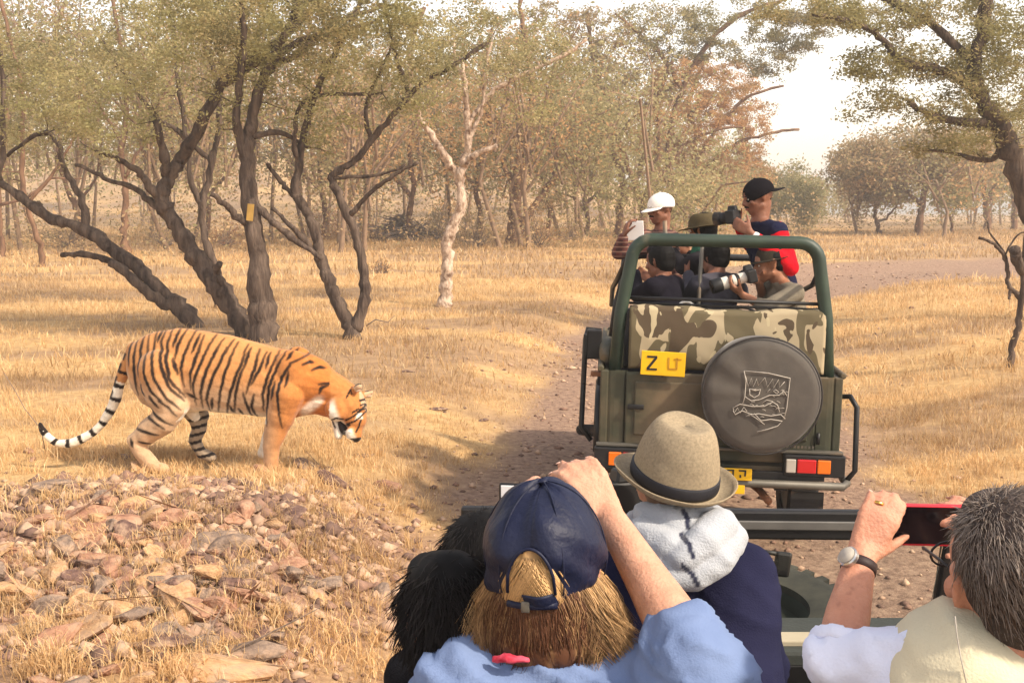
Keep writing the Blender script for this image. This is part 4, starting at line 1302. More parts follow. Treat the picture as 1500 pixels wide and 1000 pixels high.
    F = [(j * nx + i, j * nx + i + 1, (j + 1) * nx + i + 1, (j + 1) * nx + i) for j in range(len(zs) - 1) for i in range(nx - 1)]
    # wrap over the top and down inside
    n0 = len(V)
    V2 = [];
    for j, (y, z) in enumerate([(.05, 1.600), (.10, 1.605), (.15, 1.59), (.17, 1.50), (.17, 1.25)]):
        for i, x in enumerate(xs): V2.append((x, y, z - .012 * math.sin(x * 7 + 1) + .006 * math.sin(x * 23)))
    V = np.concatenate([V, np.array(V2)])
    rows = [(len(zs) - 1) * nx] + [n0 + j * nx for j in range(5)]
    for a, c in zip(rows[:-1], rows[1:]): F += [(a + i, a + i + 1, c + i + 1, c + i) for i in range(nx - 1)]
    o = mesh_obj('camouflage_cloth', V, F, camo_mat(), root)
    so = o.modifiers.new('s', 'SOLIDIFY'); so.thickness = .006
    m = MB(); m.box((.02, .12, 1.38), (1.18, .07, .36)); m.build('bench_back', M_SEAT, root, smooth=False, bevel=.02)
    # --- upper yellow plate with Z and a worn letter
    m = MB(); m.box((-.362, -.075, 1.262), (.272, .008, .150), rotm('Y', .03)); pl = m.build('yellow_plate', M_YELLOW, root, smooth=False, bevel=.003)
    m = MB(); y = -.081; x0 = -.430; z0 = 1.262
    m.box((x0, y, z0 + .042), (.062, .003, .012)); m.box((x0, y, z0 - .036), (.062, .003, .012)); m.box((x0, y, z0 + .003), (.088, .003, .015), rotm('Y', -math.atan2(.066, .05)))
    m.build('letter_z', M_INK, pl, smooth=False)
    m = MB(); x0 = -.303
    m.box((x0 - .025, y, z0 + .005), (.010, .003, .07)); m.box((x0 + .025, y, z0 + .005), (.010, .003, .07)); m.box((x0, y, z0 - .030), (.055, .003, .010)); m.box((x0 + .03, y, z0 + .03), (.045, .003, .008))
    m.build('worn_letter', M_INKF, pl, smooth=False)
    m = MB(); m.tube([(-.362, -.07, 1.19), (-.362, .02, 1.19)], .012, 6); m.build('plate_bracket', M_BLACK, pl)
    # --- spare wheel in its grey cover
    c = np.array([.225, -.035, 1.105]); R = rotm('X', PI / 2)       # local z -> -y
    m = MB(); m.lathe([(.20, 0), (.335, .0), (.352, .03), (.356, .11), (.350, .17), (.325, .205), (.29, .212), (.15, .222), (0, .225)], c, R, n=72)
    V = m.arr()
    rel = V - c; ang = np.arctan2(rel[:, 2], rel[:, 0]); rad = np.hypot(rel[:, 0], rel[:, 2])
    V[:, 1] += (.010 * np.sin(ang * 9 + 2) * np.exp(-((ang - 2.7) / .8) ** 2) * sstep(.1, .3, rad)) + .006 * (fbm(rel[:, 0] * 8, rel[:, 2] * 8, 3) - .5)
    V[:, [0, 2]] = c[[0, 2]] + rel[:, [0, 2]] * (1 + .012 * np.sin(ang * 3 + 1))[:, None]
    m.v = [V]
    cover = m.build('spare_wheel_cover', cover_mat(), root, autosmooth=60)
    m = MB(); pts = [c + np.array([.3555 * math.cos(a), -.19, .3555 * math.sin(a)]) for a in np.linspace(0, 2 * PI, 61)[:-1]]
    m.tube(pts, .006, 6, closed=True); m.build('cover_seam', M_SEAT, cover)
    # emblem: a line drawing of a reclining big cat inside a frame, drawn as thin raised lines
    def L(pts, r=.0028):
        e.tube([np.array([c[0] + x, -.035 - .2305 + .028 * max(0, math.hypot(x, z) - .12), c[2] + z]) for x, z in pts], r, 5)
    e = MB()
    def q(px, pz): return ((px - 862) / 1353 * 460 / 240, -(pz - 430) / 1353 * 460 / 240)    # from the enlarged photo
    L([q(780, 320), q(880, 326), q(972, 345), q(968, 400), q(964, 470), q(955, 520)])
    L([q(780, 320), q(790, 360), q(788, 430), q(780, 462)])
    L([q(788, 345), q(800, 385), q(812, 350), q(822, 385), q(835, 350), q(842, 380)], .002)
    L([q(845, 375), q(868, 345), q(880, 385), q(900, 350), q(905, 388), q(925, 352), q(930, 385), q(950, 360)], .002)
    L([q(806, 395), q(830, 402), q(852, 396), q(846, 420), q(828, 432), q(808, 420), q(806, 395)])
    L([q(790, 430), q(815, 446), q(850, 440), q(890, 420), q(930, 418), q(948, 400), q(962, 420)])
    L([q(740, 480), q(770, 462), q(820, 470), q(870, 468), q(905, 448), q(925, 460), q(935, 490)])
    L([q(742, 492), q(752, 508), q(780, 490), q(820, 505), q(850, 500), q(900, 508), q(940, 500), q(960, 518)])
    L([q(742, 482), q(748, 500), q(760, 478), q(772, 500), q(786, 474), q(800, 492)], .002)
    L([q(830, 500), q(860, 530), q(900, 522), q(948, 528), q(930, 550), q(890, 565), q(845, 578)])
    L([q(905, 402), q(915, 395), q(928, 405), q(920, 412), q(905, 402)], .002)
    L([q(860, 455), q(880, 440), q(905, 446)], .002)
    L([q(805, 500), q(840, 520), q(875, 545)], .002)
    rs = np.random.default_rng(6)
    for k in range(26):
        px_ = rs.uniform(795, 955); pz_ = rs.uniform(440, 515) if k % 3 else rs.uniform(395, 430); a = rs.normal(0, .35)
        L([q(px_, pz_), q(px_ + 9 * math.cos(a), pz_ + 9 * math.sin(a) - 2), q(px_ + 17 * math.cos(a), pz_ + 17 * math.sin(a))], .0014)
    e.build('emblem', M_CHALK, cover, kind='stuff')
    # --- roll hoops
    def hoop(y, xb, zb, xt, zt, r, name, mtl, lean=0, rad=.13):
        pts = []
        for s in (-1, 1):
            arc = []
            for k in range(7):
                a = PI / 2 * k / 6
                arc.append((s * (xt - rad + rad * math.cos(a)), y + lean, zt - rad + rad * math.sin(a)))
            seq = [(s * xb, y, zb), (s * (xb * .5 + xt * .5 + .012), y + lean * .5, (zb + zt) / 2)] + arc
            pts += seq if s < 0 else seq[::-1]
        m = MB(); m.tube(pts, r, 14); return m.build(name, mtl, root)
    hoop(.06, .665, 1.10, .575, 2.02, .041, 'roll_hoop', M_GREENPIPE)
    hoop(1.45, .70, 1.15, .60, 1.86, .022, 'middle_hoop', M_BLACK, .05)
    m = MB(); m.tube([(-.62, .06, 1.655), (.64, .06, 1.645)], .011, 8); m.build('cross_rail', M_BLACK, root)
    m = MB(); m.tube([(-.60, .08, 1.62), (.60, .08, 1.61)], .008, 8); m.build('lower_rail', M_BLACK, root)
    for s in (-1, 1):
        m = MB(); m.lathe([(0, 0), (.055, 0), (.055, .05), (.044, .06), (.044, .09)], (s * .665, .06, 1.07), n=16); m.build('hoop_foot', M_BLACK, root)
        m = MB(); m.tube([(s * .60, .07, 1.90), (s * .66, .75, 1.72), (s * .69, 1.45, 1.62), (s * .70, 2.25, 1.42)], .018, 10); m.build('side_rail', M_BLACK, root)
        m = MB(); m.tube([(s * .69, 2.25, 1.20), (s * .64, 2.32, 1.50), (s * .60, 2.30, 1.86)], .02, 10); m.build('front_post', M_BLACK, root)
    # a grab post standing among the passengers
    m = MB(); m.tube([(-.30, .95, 1.2), (-.315, .95, 1.75), (-.34, .95, 2.13)], .016, 10); m.build('grab_post', M_STEEL, root)
    m = MB(); m.tube([(-.12, .60, 1.2), (-.10, .62, 1.97)], .014, 10); m.build('grab_post', M_STEEL, root)
    # --- windscreen
    m = MB(); m.tube([(-.66, 2.30, 1.26), (-.60, 2.36, 1.84), (.60, 2.36, 1.84), (.66, 2.30, 1.26)], .022, 10, closed=True); wf = m.build('windscreen_frame', M_BLACK, root)
    m = MB(); m.add([(-.65, 2.305, 1.27), (.65, 2.305, 1.27), (.59, 2.363, 1.83), (-.59, 2.363, 1.83), (-.65, 2.309, 1.27), (.65, 2.309, 1.27), (.59, 2.367, 1.83), (-.59, 2.367, 1.83)],
                  [(0, 1, 2, 3), (7, 6, 5, 4), (0, 4, 5, 1), (1, 5, 6, 2), (2, 6, 7, 3), (3, 7, 4, 0)]); m.build('glass_pane', M_GLASS, wf, smooth=False)
    # --- bonnet, grille, wings
    m = MB(); m.box((0, 2.93, .92), (1.16, 1.26, .46), taper=(.94, .97)); m.build('bonnet', M_OLIVE, root, smooth=False, bevel=.05)
    m = MB(); m.box((0, 3.585, .86), (1.06, .04, .34)); g = m.build('grille', M_BLACK, root, smooth=False, bevel=.01)
    for s in (-1, 1):
        m = MB(); m.lathe([(0, .0), (.085, .005), (.092, -.04)], (s * .42, 3.63, .86), rotm('X', -PI / 2), n=20); m.build('headlight', M_CLEAR, root)
        m = MB()
        pts = []
        arc = [(2.45, .60), (2.50, .80), (2.62, .95), (2.82, 1.02), (3.12, 1.02), (3.38, .96), (3.56, .82), (3.62, .66)]
        V = []; 
        for y, z in arc: V += [(s * .56, y, z), (s * .80, y, z), (s * .80, y, z - .05), (s * .56, y, z - .03)]
        F = []
        for i in range(len(arc) - 1):
            for k in range(4):
                F.append((4 * i + k, 4 * i + (k + 1) % 4, 4 * i + 4 + (k + 1) % 4, 4 * i + 4 + k))
        m.add(V, F); m.build('front_wing', M_OLIVE, root, smooth=False)
        # rear arch flare
        arc = [(.34, .60), (.37, .80), (.52, .95), (.78, 1.01), (1.04, .95), (1.19, .80), (1.22, .60)]
        m = MB(); m.tube([(s * .755, y, z) for y, z in arc], .030, 8); m.build('wheel_arch', M_BLACK, root)
    for nm, y in (('rear', .78), ('front', 3.05)):
        for s in (-1, 1): wheel(root, (s * .625, y, .355))
        m = MB(); m.tube([(-.55, y, .36), (.55, y, .36)], .045, 10); m.ell((.05, y, .36), (.12, .12, .12)); m.build('axle', M_BLACK, root)
    m = MB()
    for s in (-1, 1): m.box((s * .40, 1.8, .52), (.08, 3.6, .09))
    m.build('chassis_rail', M_BLACK, root, smooth=False, kind='stuff')
    for s in (-1, 1):
        m = MB(); m.box((s * .56, -.02, .36), (.20, .012, .24)); m.build('mud_flap', M_RUBBER, root, smooth=False)
    m = MB(); m.tube([(.15, .9, .42), (.30, .2, .42), (.32, -.06, .42)], .024, 10); m.build('exhaust', M_RUSTY, root)
    # --- side guard loops
    m = MB(); m.tube([(.755, .14, 1.06), (.80, .04, 1.08), (.835, .0, 1.02), (.845, .0, .62), (.80, .0, .56)], .017, 10); m.build('side_guard', M_BLACK, root)
    m = MB(); m.tube([(-.755, .6, 1.38), (-.85, .6, 1.39), (-.86, .55, 1.33), (-.87, .45, .74), (-.80, .42, .66)], .018, 10); m.build('side_guard', M_BLACK, root)
    m = MB(); m.box((-.80, .50, 1.30), (.10, .04, .20)); m.box((-.86, .50, 1.20), (.025, .06, .34)); m.build('side_mirror', M_BLACK, root, smooth=False, bevel=.01)
    m = MB(); m.box((-.755, .10, 1.16), (.11, .05, .03)); m.build('rusty_step', M_RUSTY, root, smooth=False, bevel=.006)
    # left rear body hump: rolled side curtain seen at the corner
    m = MB(); m.ell((-.70, .30, 1.28), (.065, .22, .10)); m.ell((-.70, .55, 1.26), (.06, .2, .09)); m.skin('rolled_side_curtain', M_OLIVE, root, .015, 3)
    # benches inside
    m = MB(); m.box((-.42, .95, .88), (.42, 1.3, .10)); m.box((.42, .95, .88), (.42, 1.3, .10)); m.build('bench_seat', M_SEAT, root, smooth=False, bevel=.02, kind='stuff')
    m = MB(); m.box((-.36, 1.85, .98), (.46, .45, .14)); m.box((-.36, 1.66, 1.22), (.46, .10, .46)); m.build('front_seat', M_SEAT, root, smooth=False, bevel=.03)
    m = MB(); m.box((.36, 1.85, .98), (.46, .45, .14)); m.box((.36, 1.66, 1.22), (.46, .10, .46)); m.build('front_seat', M_SEAT, root, smooth=False, bevel=.03)
    m = MB(); m.lathe([(.17, -.012), (.182, 0), (.17, .012), (.158, 0)], (.36, 2.08, 1.30), rotm('X', .9), n=24, close=True)
    m.tube([(.36, 2.08, 1.30), (.36, 2.25, 1.18)], .014, 8); m.tube([(.20, 2.08, 1.30), (.52, 2.08, 1.30)], .010, 6); m.build('steering_wheel', M_BLACK, root)
    return root
# ------------------------------------------------------------------ people
def skin_mat(name, c, c2):
    return mat(name, c, c2=c2, rough=.55, vscale=22, sss=.10, bump=.22, bscale=170, spec=.35, detail=8, wear=(tuple(x * .82 for x in c), 60, .60))


M_SKIN_BROWN = skin_mat('brown_skin', srgb(112, 72, 54), srgb(140, 94, 72))
M_SKIN_TAN = skin_mat('tan_skin', srgb(140, 94, 70), srgb(164, 114, 86))
M_SKIN_FAIR = skin_mat('fair_skin', srgb(186, 134, 108), srgb(210, 160, 132))
M_SKIN_RED = skin_mat('ruddy_skin', srgb(178, 122, 98), srgb(202, 146, 118))
M_HAIRBLACK = mat('black_hair', srgb(13, 11, 11), rough=.7, vary=.4, vscale=40, spec=.15)
M_EYE = mat('eye_white', srgb(225, 220, 210), rough=.3, vary=.02)
M_IRIS = mat('dark_iris', srgb(30, 20, 14), rough=.2, vary=.02)
M_LIP = mat('lips', srgb(150, 84, 72), rough=.5, vary=.05)


def fabric(name, c, vary=.18, sc=7, rough=.95, bump=.35, bs=260, sheen=.0, c2=None):
    return mat(name, c, vary=vary, vscale=sc, rough=rough, bump=bump, bscale=bs, sheen=sheen, spec=.05, c2=c2)


def local(H, R, p):
    return np.asarray(H) + R @ np.asarray(p, float)


def head_prims(B, H, R, s=1.0, neck_to=None, neck_r=.055):
    f = lambda *p: local(H, R, np.array(p) * s)
    B.ell(f(0, -.012, .028), np.array((.076, .096, .093)) * s, R)
    B.ell(f(0, .022, .035), np.array((.066, .070, .070)) * s, R)
    B.ell(f(0, .022, -.040), np.array((.060, .066, .066)) * s, R)
    B.ell(f(0, .052, -.088), np.array((.030, .030, .024)) * s, R)        # chin
    B.cap(f(-.048, .0, -.055), f(-.022, .052, -.088), .020 * s, .018 * s)
    B.cap(f(.048, .0, -.055), f(.022, .052, -.088), .020 * s, .018 * s)
    B.cap(f(0, .088, .012), f(0, .108, -.026), .010 * s, .013 * s)       # nose
    B.ell(f(-.011, .098, -.030), .009 * s); B.ell(f(.011, .098, -.030), .009 * s)
    B.cap(f(-.038, .076, .022), f(-.010, .086, .020), .010 * s, .010 * s)    # brow
    B.cap(f(.038, .076, .022), f(.010, .086, .020), .010 * s, .010 * s)
    B.ell(f(-.042, .060, -.022), np.array((.020, .022, .020)) * s, R)
    B.ell(f(.042, .060, -.022), np.array((.020, .022, .020)) * s, R)
    B.cap(f(-.020, .084, -.056), f(.020, .084, -.056), .0085 * s, .0085 * s)   # lips
    B.cap(f(-.016, .083, -.066), f(.016, .083, -.066), .009 * s, .009 * s)
    for e in (-1, 1):                                                     # ears: rim and lobe
        pts = [(e * .074, -.006, -.022), (e * .080, -.012, -.004), (e * .084, -.020, .016), (e * .084, -.012, .030), (e * .078, .002, .028), (e * .075, .006, .012)]
        B.path([f(*p) for p in pts], [.0075 * s, .006 * s, .006 * s, .006 * s, .006 * s, .005 * s])
        B.ell(f(e * .076, -.006, .004), np.array((.006, .014, .022)) * s, R)
    if neck_to is not None:
        B.cap(f(0, -.030, -.045), neck_to, neck_r * s, (neck_r + .006) * s)


def face_parts(root, H, R, s=1.0, brow=None, moustache=None, lips=M_LIP):
    f = lambda *p: local(H, R, np.array(p) * s)
    for e in (-1, 1):
        m = MB(); m.ell(f(e * .030, .079, .004), np.array((.0105, .0075, .0055)) * s, R); eo = m.build('eye', M_EYE, root)
        m = MB(); m.ell(f(e * .030, .0845, .004), np.array((.0055, .0030, .0050)) * s, R); m.build('iris', M_IRIS, eo)
        if brow:
            m = MB(); m.cap(f(e * .014, .094, .024), f(e * .046, .080, .026), .0035 * s, .003 * s); m.build('eyebrow', brow, root)
    m = MB(); m.cap(f(-.018, .0905, -.058), f(.018, .0905, -.058), .004 * s); m.cap(f(-.015, .0905, -.065), f(.015, .0905, -.065), .0045 * s); m.skin('mouth', lips, root, .004 * s, 1)
    if moustache:
        m = MB(); m.cap(f(0, .098, -.044), f(-.026, .086, -.050), .008 * s, .005 * s); m.cap(f(0, .098, -.044), f(.026, .086, -.050), .008 * s, .005 * s)
        m.skin('moustache', moustache, root, .004 * s, 1)


def hand_prims(B, W, d, n, thumb=1, s=1.0, curl=(.35, .5, .4), spread=.0, thumb_dir=None, flare=None, thumb_curl=0.25):
    """W wrist, d towards the knuckles, n the way the palm faces, thumb = +1/-1 side"""
    d = unit(d); n = unit(np.asarray(n) - d * np.dot(n, d)); t = np.cross(d, n) * thumb
    lens = [.072, .080, .074, .058]
    K = []; TIPS = []
    for i in range(4):
        o = (1.5 - i)
        k = W + d * (.088 - .004 * abs(o - .5)) * s + t * o * .0205 * s
        B.cap(W + t * o * .010 * s + d * .005 * s, k, .0150 * s, .0115 * s)
        K.append(k)
    B.ell(W + d * .045 * s + n * .006 * s, np.array((.036, .040, .014)) * s, np.stack([t, d, n], 1))
    for i in range(4):
        dd = unit(d + t * spread * (1.5 - i) * .25)
        p = K[i]; r = [.0098, .0088, .0080, .0070]
        a = 0
        cu = curl[i] if isinstance(curl[0], (tuple, list)) else curl
        for j in range(3):
            a += cu[j]
            q = p + (dd * math.cos(a) + n * math.sin(a)) * lens[i] * [.46, .30, .24][j] * s
            B.cap(p, q, r[j] * s, r[j + 1] * s); p = q
            if j < 2: B.ell(q - (n * math.cos(a) - dd * math.sin(a)) * .0015 * s, r[j + 1] * 1.08 * s)
        TIPS.append((p, unit(dd * math.cos(a) + n * math.sin(a)), unit(n * math.cos(a) - dd * math.sin(a)), t))
    td = unit(d * .62 + t * .70 + n * .30) if thumb_dir is None else unit(thumb_dir)
    b = W + d * .018 * s + t * .024 * s
    m = b + td * .040 * s
    B.cap(b, m, .0155 * s, .0120 * s)
    td2 = unit(td + d * thumb_curl + n * thumb_curl)
    q = m + td2 * .030 * s
    B.cap(m, q, .0115 * s, .0100 * s)
    B.cap(q, q + unit(td2 + n * .15 + d * .1) * .024 * s, .0100 * s, .0080 * s)
    return TIPS


def nails(root, tips, s=1.0):
    m = MB()
    for p, dd, nn, t in tips:
        m.ell(p - nn * .0062 * s + dd * .001, np.array((.0048, .0062, .0014)) * s, np.stack([np.cross(dd, nn), dd, nn], 1))
    m.build('fingernails', M_NAIL, root, kind='stuff')


M_NAIL = mat('fingernail', srgb(226, 184, 164), rough=.3, vary=.03, spec=.5)


def folds(amp, sc, seed=0, direction=None):
    def f(co, nr):
        d = np.array(direction) if direction is not None else np.array([1, 1, .55])
        w = np.stack([noise3(co, sc * .6, seed + 7), noise3(co, sc * .6, seed + 8), noise3(co, sc * .6, seed + 9)], 1) * .05
        n = noise3((co + w) * d, sc, seed)
        n2 = noise3((co + w * .5) * d, sc * 2.3, seed + 3)
        n3 = noise3(co, sc * 6, seed + 4)
        ridge = (1 - np.clip(np.abs(n) * 2.4, 0, 1)) ** 2 - .12; r2 = (1 - np.clip(np.abs(n2) * 2.4, 0, 1)) ** 2 - .12
        return co + nr * (.8 * amp * (ridge * 1.0 + r2 * .5 + n3 * .12))[:, None]
    return f


def cap_hat(root, H, R, mtl, s=1.0, front=1, opening=True, brim=True, z0=-.012, strap_mat=None, brim_mat=None, tiltback=0.0, wrinkle=.0015, res=56, label=None, name='cap', zs=1.0):
    """baseball cap: panelled crown, opening with strap, brim, button. front=-1: worn backwards"""
    Rc = R @ np.diag([1, 1, 1.0])
    if front < 0: Rc = R @ rotm('Z', PI)
    Rc = Rc @ rotm('X', tiltback)
    rx, ry, rz = .088, .106, .104 * zs
    c0 = local(H, R, (0, -.012, .030 * s))
    na, nt = res, (60 if res > 100 else 18)
    V = []; F = []
    for j in range(nt + 1):
        for i in range(na):
            a = 2 * PI * i / na                         # 0 = front (+y)
            low = -6 - 20 * (0.5 - 0.5 * math.cos(a)) ** 1.5   # rim sits lower at the back
            t = math.radians(90 + (low - 90) * j / nt)
            x = math.sin(a) * math.cos(t) * rx; y = math.cos(a) * math.cos(t) * ry; z = math.sin(t) * rz
            seam = 1 - .012 * math.exp(-((math.sin(a * 3) / .10) ** 2)) * (1 if j > 1 else 0)
            k = 1 + (wrinkle / .09) * (float(vnoise(3 + 2 * math.cos(a) + z * 30, 4 + 2 * math.sin(a) + z * 8, 3)) - .5)
            V.append(np.array([x, y, z]) * seam * k * s)
    def is_open(i, j):
        a = (2 * PI * (i + .5) / na + PI) % (2 * PI) - PI
        a = abs(abs(a) - PI)                            # angle from the back
        if not opening: return False
        u = a / math.radians(22); v = (j + .5) / nt
        return u < 1 and v < .90 and v > .90 - .30 * math.sqrt(max(0, 1 - u * u))
    for j in range(nt):
        for i in range(na):
            if is_open(i, j): continue
            l = (i + 1) % na
            F.append((j * na + i, (j + 1) * na + i, (j + 1) * na + l, j * na + l))
    V = np.array(V) @ Rc.T + c0
    o = mesh_obj(name, V, F, mtl, root, label=label)
    sm = o.modifiers.new('s', 'SOLIDIFY'); sm.thickness = .0022 * s; sm.offset = 1
    m = MB(); m.ell(c0 + Rc @ np.array([0, 0, rz + .001]) * s, np.array((.008, .008, .004)) * s, Rc); m.build('button', mtl, o)
    if brim:
        V = []; F = []; nb, nr = 25, 6
        for j in range(nr):
            u = j / (nr - 1)
            for i in range(nb):
                a = math.radians(-62 + 124 * i / (nb - 1))
                low = math.radians(-6)
                out = .072 * u * math.cos(a * 1.35) ** .6 if abs(a * 1.35) < PI / 2 else 0
                x = math.sin(a) * (rx + .001); y = math.cos(a) * (ry + .001) + out
                z = math.sin(low) * rz - .22 * out - 1.6 * u * x * x * .55
                V.append((x * s, y * s, z * s))
        for j in range(nr - 1):
            for i in range(nb - 1):
                F.append((j * nb + i, j * nb + i + 1, (j + 1) * nb + i + 1, (j + 1) * nb + i))
        V = np.array(V) @ Rc.T + c0
        b = mesh_obj('brim', V, F, brim_mat or mtl, o)
        sm = b.modifiers.new('s', 'SOLIDIFY'); sm.thickness = .003 * s
    return o


def brim_hat(root, H, R, mtl, s=1.0, crown_h=.105, brim_w=.055, name='hat', band=None, pinch=.02, droop=.010, up=.008, res=64, tilt=(0, 0), label=None, z0=.035, taper=.78, crown_r=(.082, .100)):
    Rt = R @ rotm('X', tilt[0]) @ rotm('Y', tilt[1])
    prof = []                                            # (radius factor as distance outside/inside head ring, z)
    na = res
    V = []; F = []
    rows = []
    for k in range(7): rows.append(('b', 1 - k / 6))
    for k in range(1, 11): rows.append(('c', k / 10))
    for k in range(1, 9): rows.append(('t', k / 8))
    for kind, u in rows:
        for i in range(na):
            a = 2 * PI * i / na
            ca, sa = math.cos(a), math.sin(a)            # a=0: right, 90: front
            if kind == 'b':
                x = (crown_r[0] + brim_w * u) * ca; y = (crown_r[1] + brim_w * u * 1.05) * sa
                z = -droop * u * (sa * .5 + .5) + up * u * u * (abs(ca) ** 2) * 1.6 + up * 1.2 * u * u * max(0, -sa)
                z += .004 * math.exp(-((1 - u) / .12) ** 2)
            else:
                ph = (u * .5 if kind == 'c' else .5 + u * .5) * PI / 2
                w = math.cos(min(ph, PI / 2 - 1e-4)) ** .46 * (1 - (1 - taper) * .5 * math.sin(ph))
                if kind == 't' and u == 1: w = 0.0
                x = crown_r[0] * w * ca; y = crown_r[1] * w * sa
                x *= 1 - .20 * max(0, sa) ** 2 * math.sin(ph)           # front pinch narrows the crown
                z = crown_h * math.sin(ph) ** .9
                z -= float(pinch * .55 * sstep(.62, .25, w) * (1 - .35 * (y / crown_r[1] + .2)))
            V.append((x * s, y * s, z * s))
    n = len(rows)
    for j in range(n - 1):
        for i in range(na):
            l = (i + 1) % na
            F.append((j * na + i, j * na + l, (j + 1) * na + l, (j + 1) * na + i))
    c0 = local(H, R, (0, -.010, z0 * s))
    V = np.array(V)
    V = V + (noise3(V, 14, 2) * .0022)[:, None] * np.array([1, 1, .6])
    o = mesh_obj(name, V @ Rt.T + c0, F, mtl, root, label=label)
    sm = o.modifiers.new('s', 'SOLIDIFY'); sm.thickness = .0028 * s
    if band:
        m = MB()
        ringv = []
        for z, e in ((.004, .002), (.010, .0035), (.027, .0035), (.031, .002), (.031, -.004), (.004, -.004)):
            sp_ = (z / crown_h) ** (1 / .9); w = math.cos(math.asin(sp_)) ** .46 * (1 - (1 - taper) * .5 * sp_); u = 0
            ringv.append([((crown_r[0] * w * math.cos(a) * (1 - .22 * u * max(0, math.sin(a)) ** 2) + e * math.cos(a)) * s, (crown_r[1] * w + e) * math.sin(a) * s, z * s) for a in np.linspace(0, 2 * PI, na, endpoint=False)])
        V = np.array(ringv).reshape(-1, 3); F = []
        for j in range(6):
            for i in range(na):
                l = (i + 1) % na; q = (j + 1) % 6
                F.append((j * na + i, j * na + l, q * na + l, q * na + i))
        mesh_obj('hat_band', V @ Rt.T + c0, F, band, o)
    return o, c0, Rt


def short_hair(root, H, R, mtl, s=1.0, name='hair', vol=0.0, fringe=False):
    f = lambda *p: local(H, R, np.array(p) * s)
    B = MB()
    B.ell(f(0, -.022, .036), np.array((.082 + vol, .094 + vol, .094 + vol)) * s, R)
    B.ell(f(0, -.050, -.006), np.array((.070 + vol, .058 + vol, .070 + vol)) * s, R)
    if fringe: B.ell(f(0, .030, .085), np.array((.055, .050, .035 + vol)) * s, R)
    return B.skin(name, mtl, root, .007 * s, 2, post=lambda co, nr: co + nr * (noise3(co, 60, 3) * .0025)[:, None])


def dslr(name, label, c, fwd, up=(0, 0, 1), tele=False, s=1.0):
    R = frame(fwd, up)
    g = lambda *p: local(c, R, np.array(p) * s)
    root = thing(name, label, 'camera', c)
    m = MB(); m.box(g(0, 0, 0), np.array((.135, .06, .085)) * s, R); m.box(g(.055, .022, -.002), np.array((.032, .05, .08)) * s, R)
    bo = m.build('camera_body', M_BLACK, root, smooth=False, bevel=.008 * s)
    m = MB(); m.box(g(0, 0, .055), np.array((.055, .06, .035)) * s, R, taper=(.7, .8)); m.build('viewfinder_hump', M_BLACK, bo, smooth=False, bevel=.006 * s)
    Rl = np.stack([R[:, 0], -R[:, 2], R[:, 1]], 1)
    if tele:
        lens = [(.034, .03, M_BLACK), (.036, .075, M_WLENS), (.030, .10, M_BLACK), (.038, .125, M_WLENS), (.040, .150, M_BLACK), (.041, .195, M_WLENS), (.048, .260, M_BLACK)]
    else:
        lens = [(.036, .03, M_BLACK), (.038, .06, M_RUBBER), (.036, .085, M_BLACK), (.043, .125, M_RUBBER)]
    z = .03
    parts = None
    for r, z1, mm in lens:
        m = MB(); m.lathe([(0, z * s), (r * .97 * s, z * s), (r * s, (z + .004) * s), (r * s, (z1 - .004) * s), (r * .97 * s, z1 * s), (r * .8 * s, z1 * s), (0, (z1 - .006) * s)], c, Rl, n=20)
        m.build('lens_ring' if mm is not M_BLACK else 'lens_barrel', mm, root, autosmooth=40); z = z1
    m = MB(); m.lathe([(0, (z + .0005) * s), (lens[-1][0] * .78 * s, (z + .0005) * s), (lens[-1][0] * .78 * s, (z + .002) * s), (0, (z + .003) * s)], c, Rl, n=20); m.build('front_glass', M_IRIS, root)
    return root


M_WLENS = mat('white_lens_paint', srgb(214, 208, 196), rough=.45, vary=.05)


def build_body(root, H, hip, bf, skin, arms, s=1.0, shw=.175, voxel=.0095, knees=None, feet=None, neck=None):
    """one continuous body. arms: list of (side, elbow, wrist, hand_dir, palm_n, thumb, curl)"""
    bf = unit(np.array([bf[0], bf[1], 0])); br = np.cross(bf, (0, 0, 1.0))
    N = neck if neck is not None else H[0] + np.array([0, 0, -.175 * s]) - H[1][:, 1] * .02
    spine = unit(N - hip)
    B = MB()
    head_prims(B, H[0], H[1], s, N + spine * .01)
    sh = {e: N - spine * .055 * s + br * e * shw * s for e in (-1, 1)}
    B.cap(sh[-1], sh[1], .050 * s, .050 * s)
    for e in (-1, 1): B.cap(N + spine * .01, sh[e], .045 * s, .045 * s)
    Rb = np.stack([br, np.cross(spine, br), spine], 1)
    for t, r in ((.16, (.145, .095, .13)), (.34, (.130, .090, .13)), (.50, (.140, .10, .11))):
        B.ell(N - spine * t * s, np.array(r) * s, Rb)
    B.cap(N - spine * .12 * s, hip, .10 * s, .115 * s)
    for a in arms:
        e, el, wr, hd, pn, th, cu = a[:7]
        B.cap(sh[e], el, .046 * s, .037 * s); B.cap(el, wr, .037 * s, .024 * s)
        hand_prims(B, wr, hd, pn, th, s * (a[7] if len(a) > 7 else 1), cu)
    if knees:
        for e in (-1, 1):
            hp = hip + br * e * .085 * s
            B.cap(hp, knees[e], .075 * s, .05 * s); B.cap(knees[e], feet[e] + np.array([0, 0, .06]), .05 * s, .035 * s)
            B.cap(feet[e] + np.array([0, 0, .05]), feet[e] + bf * .15 + np.array([0, 0, .03]), .035 * s, .03 * s)
    B.skin('body', skin, root, voxel, 2)
    return N, sh, Rb, br, spine


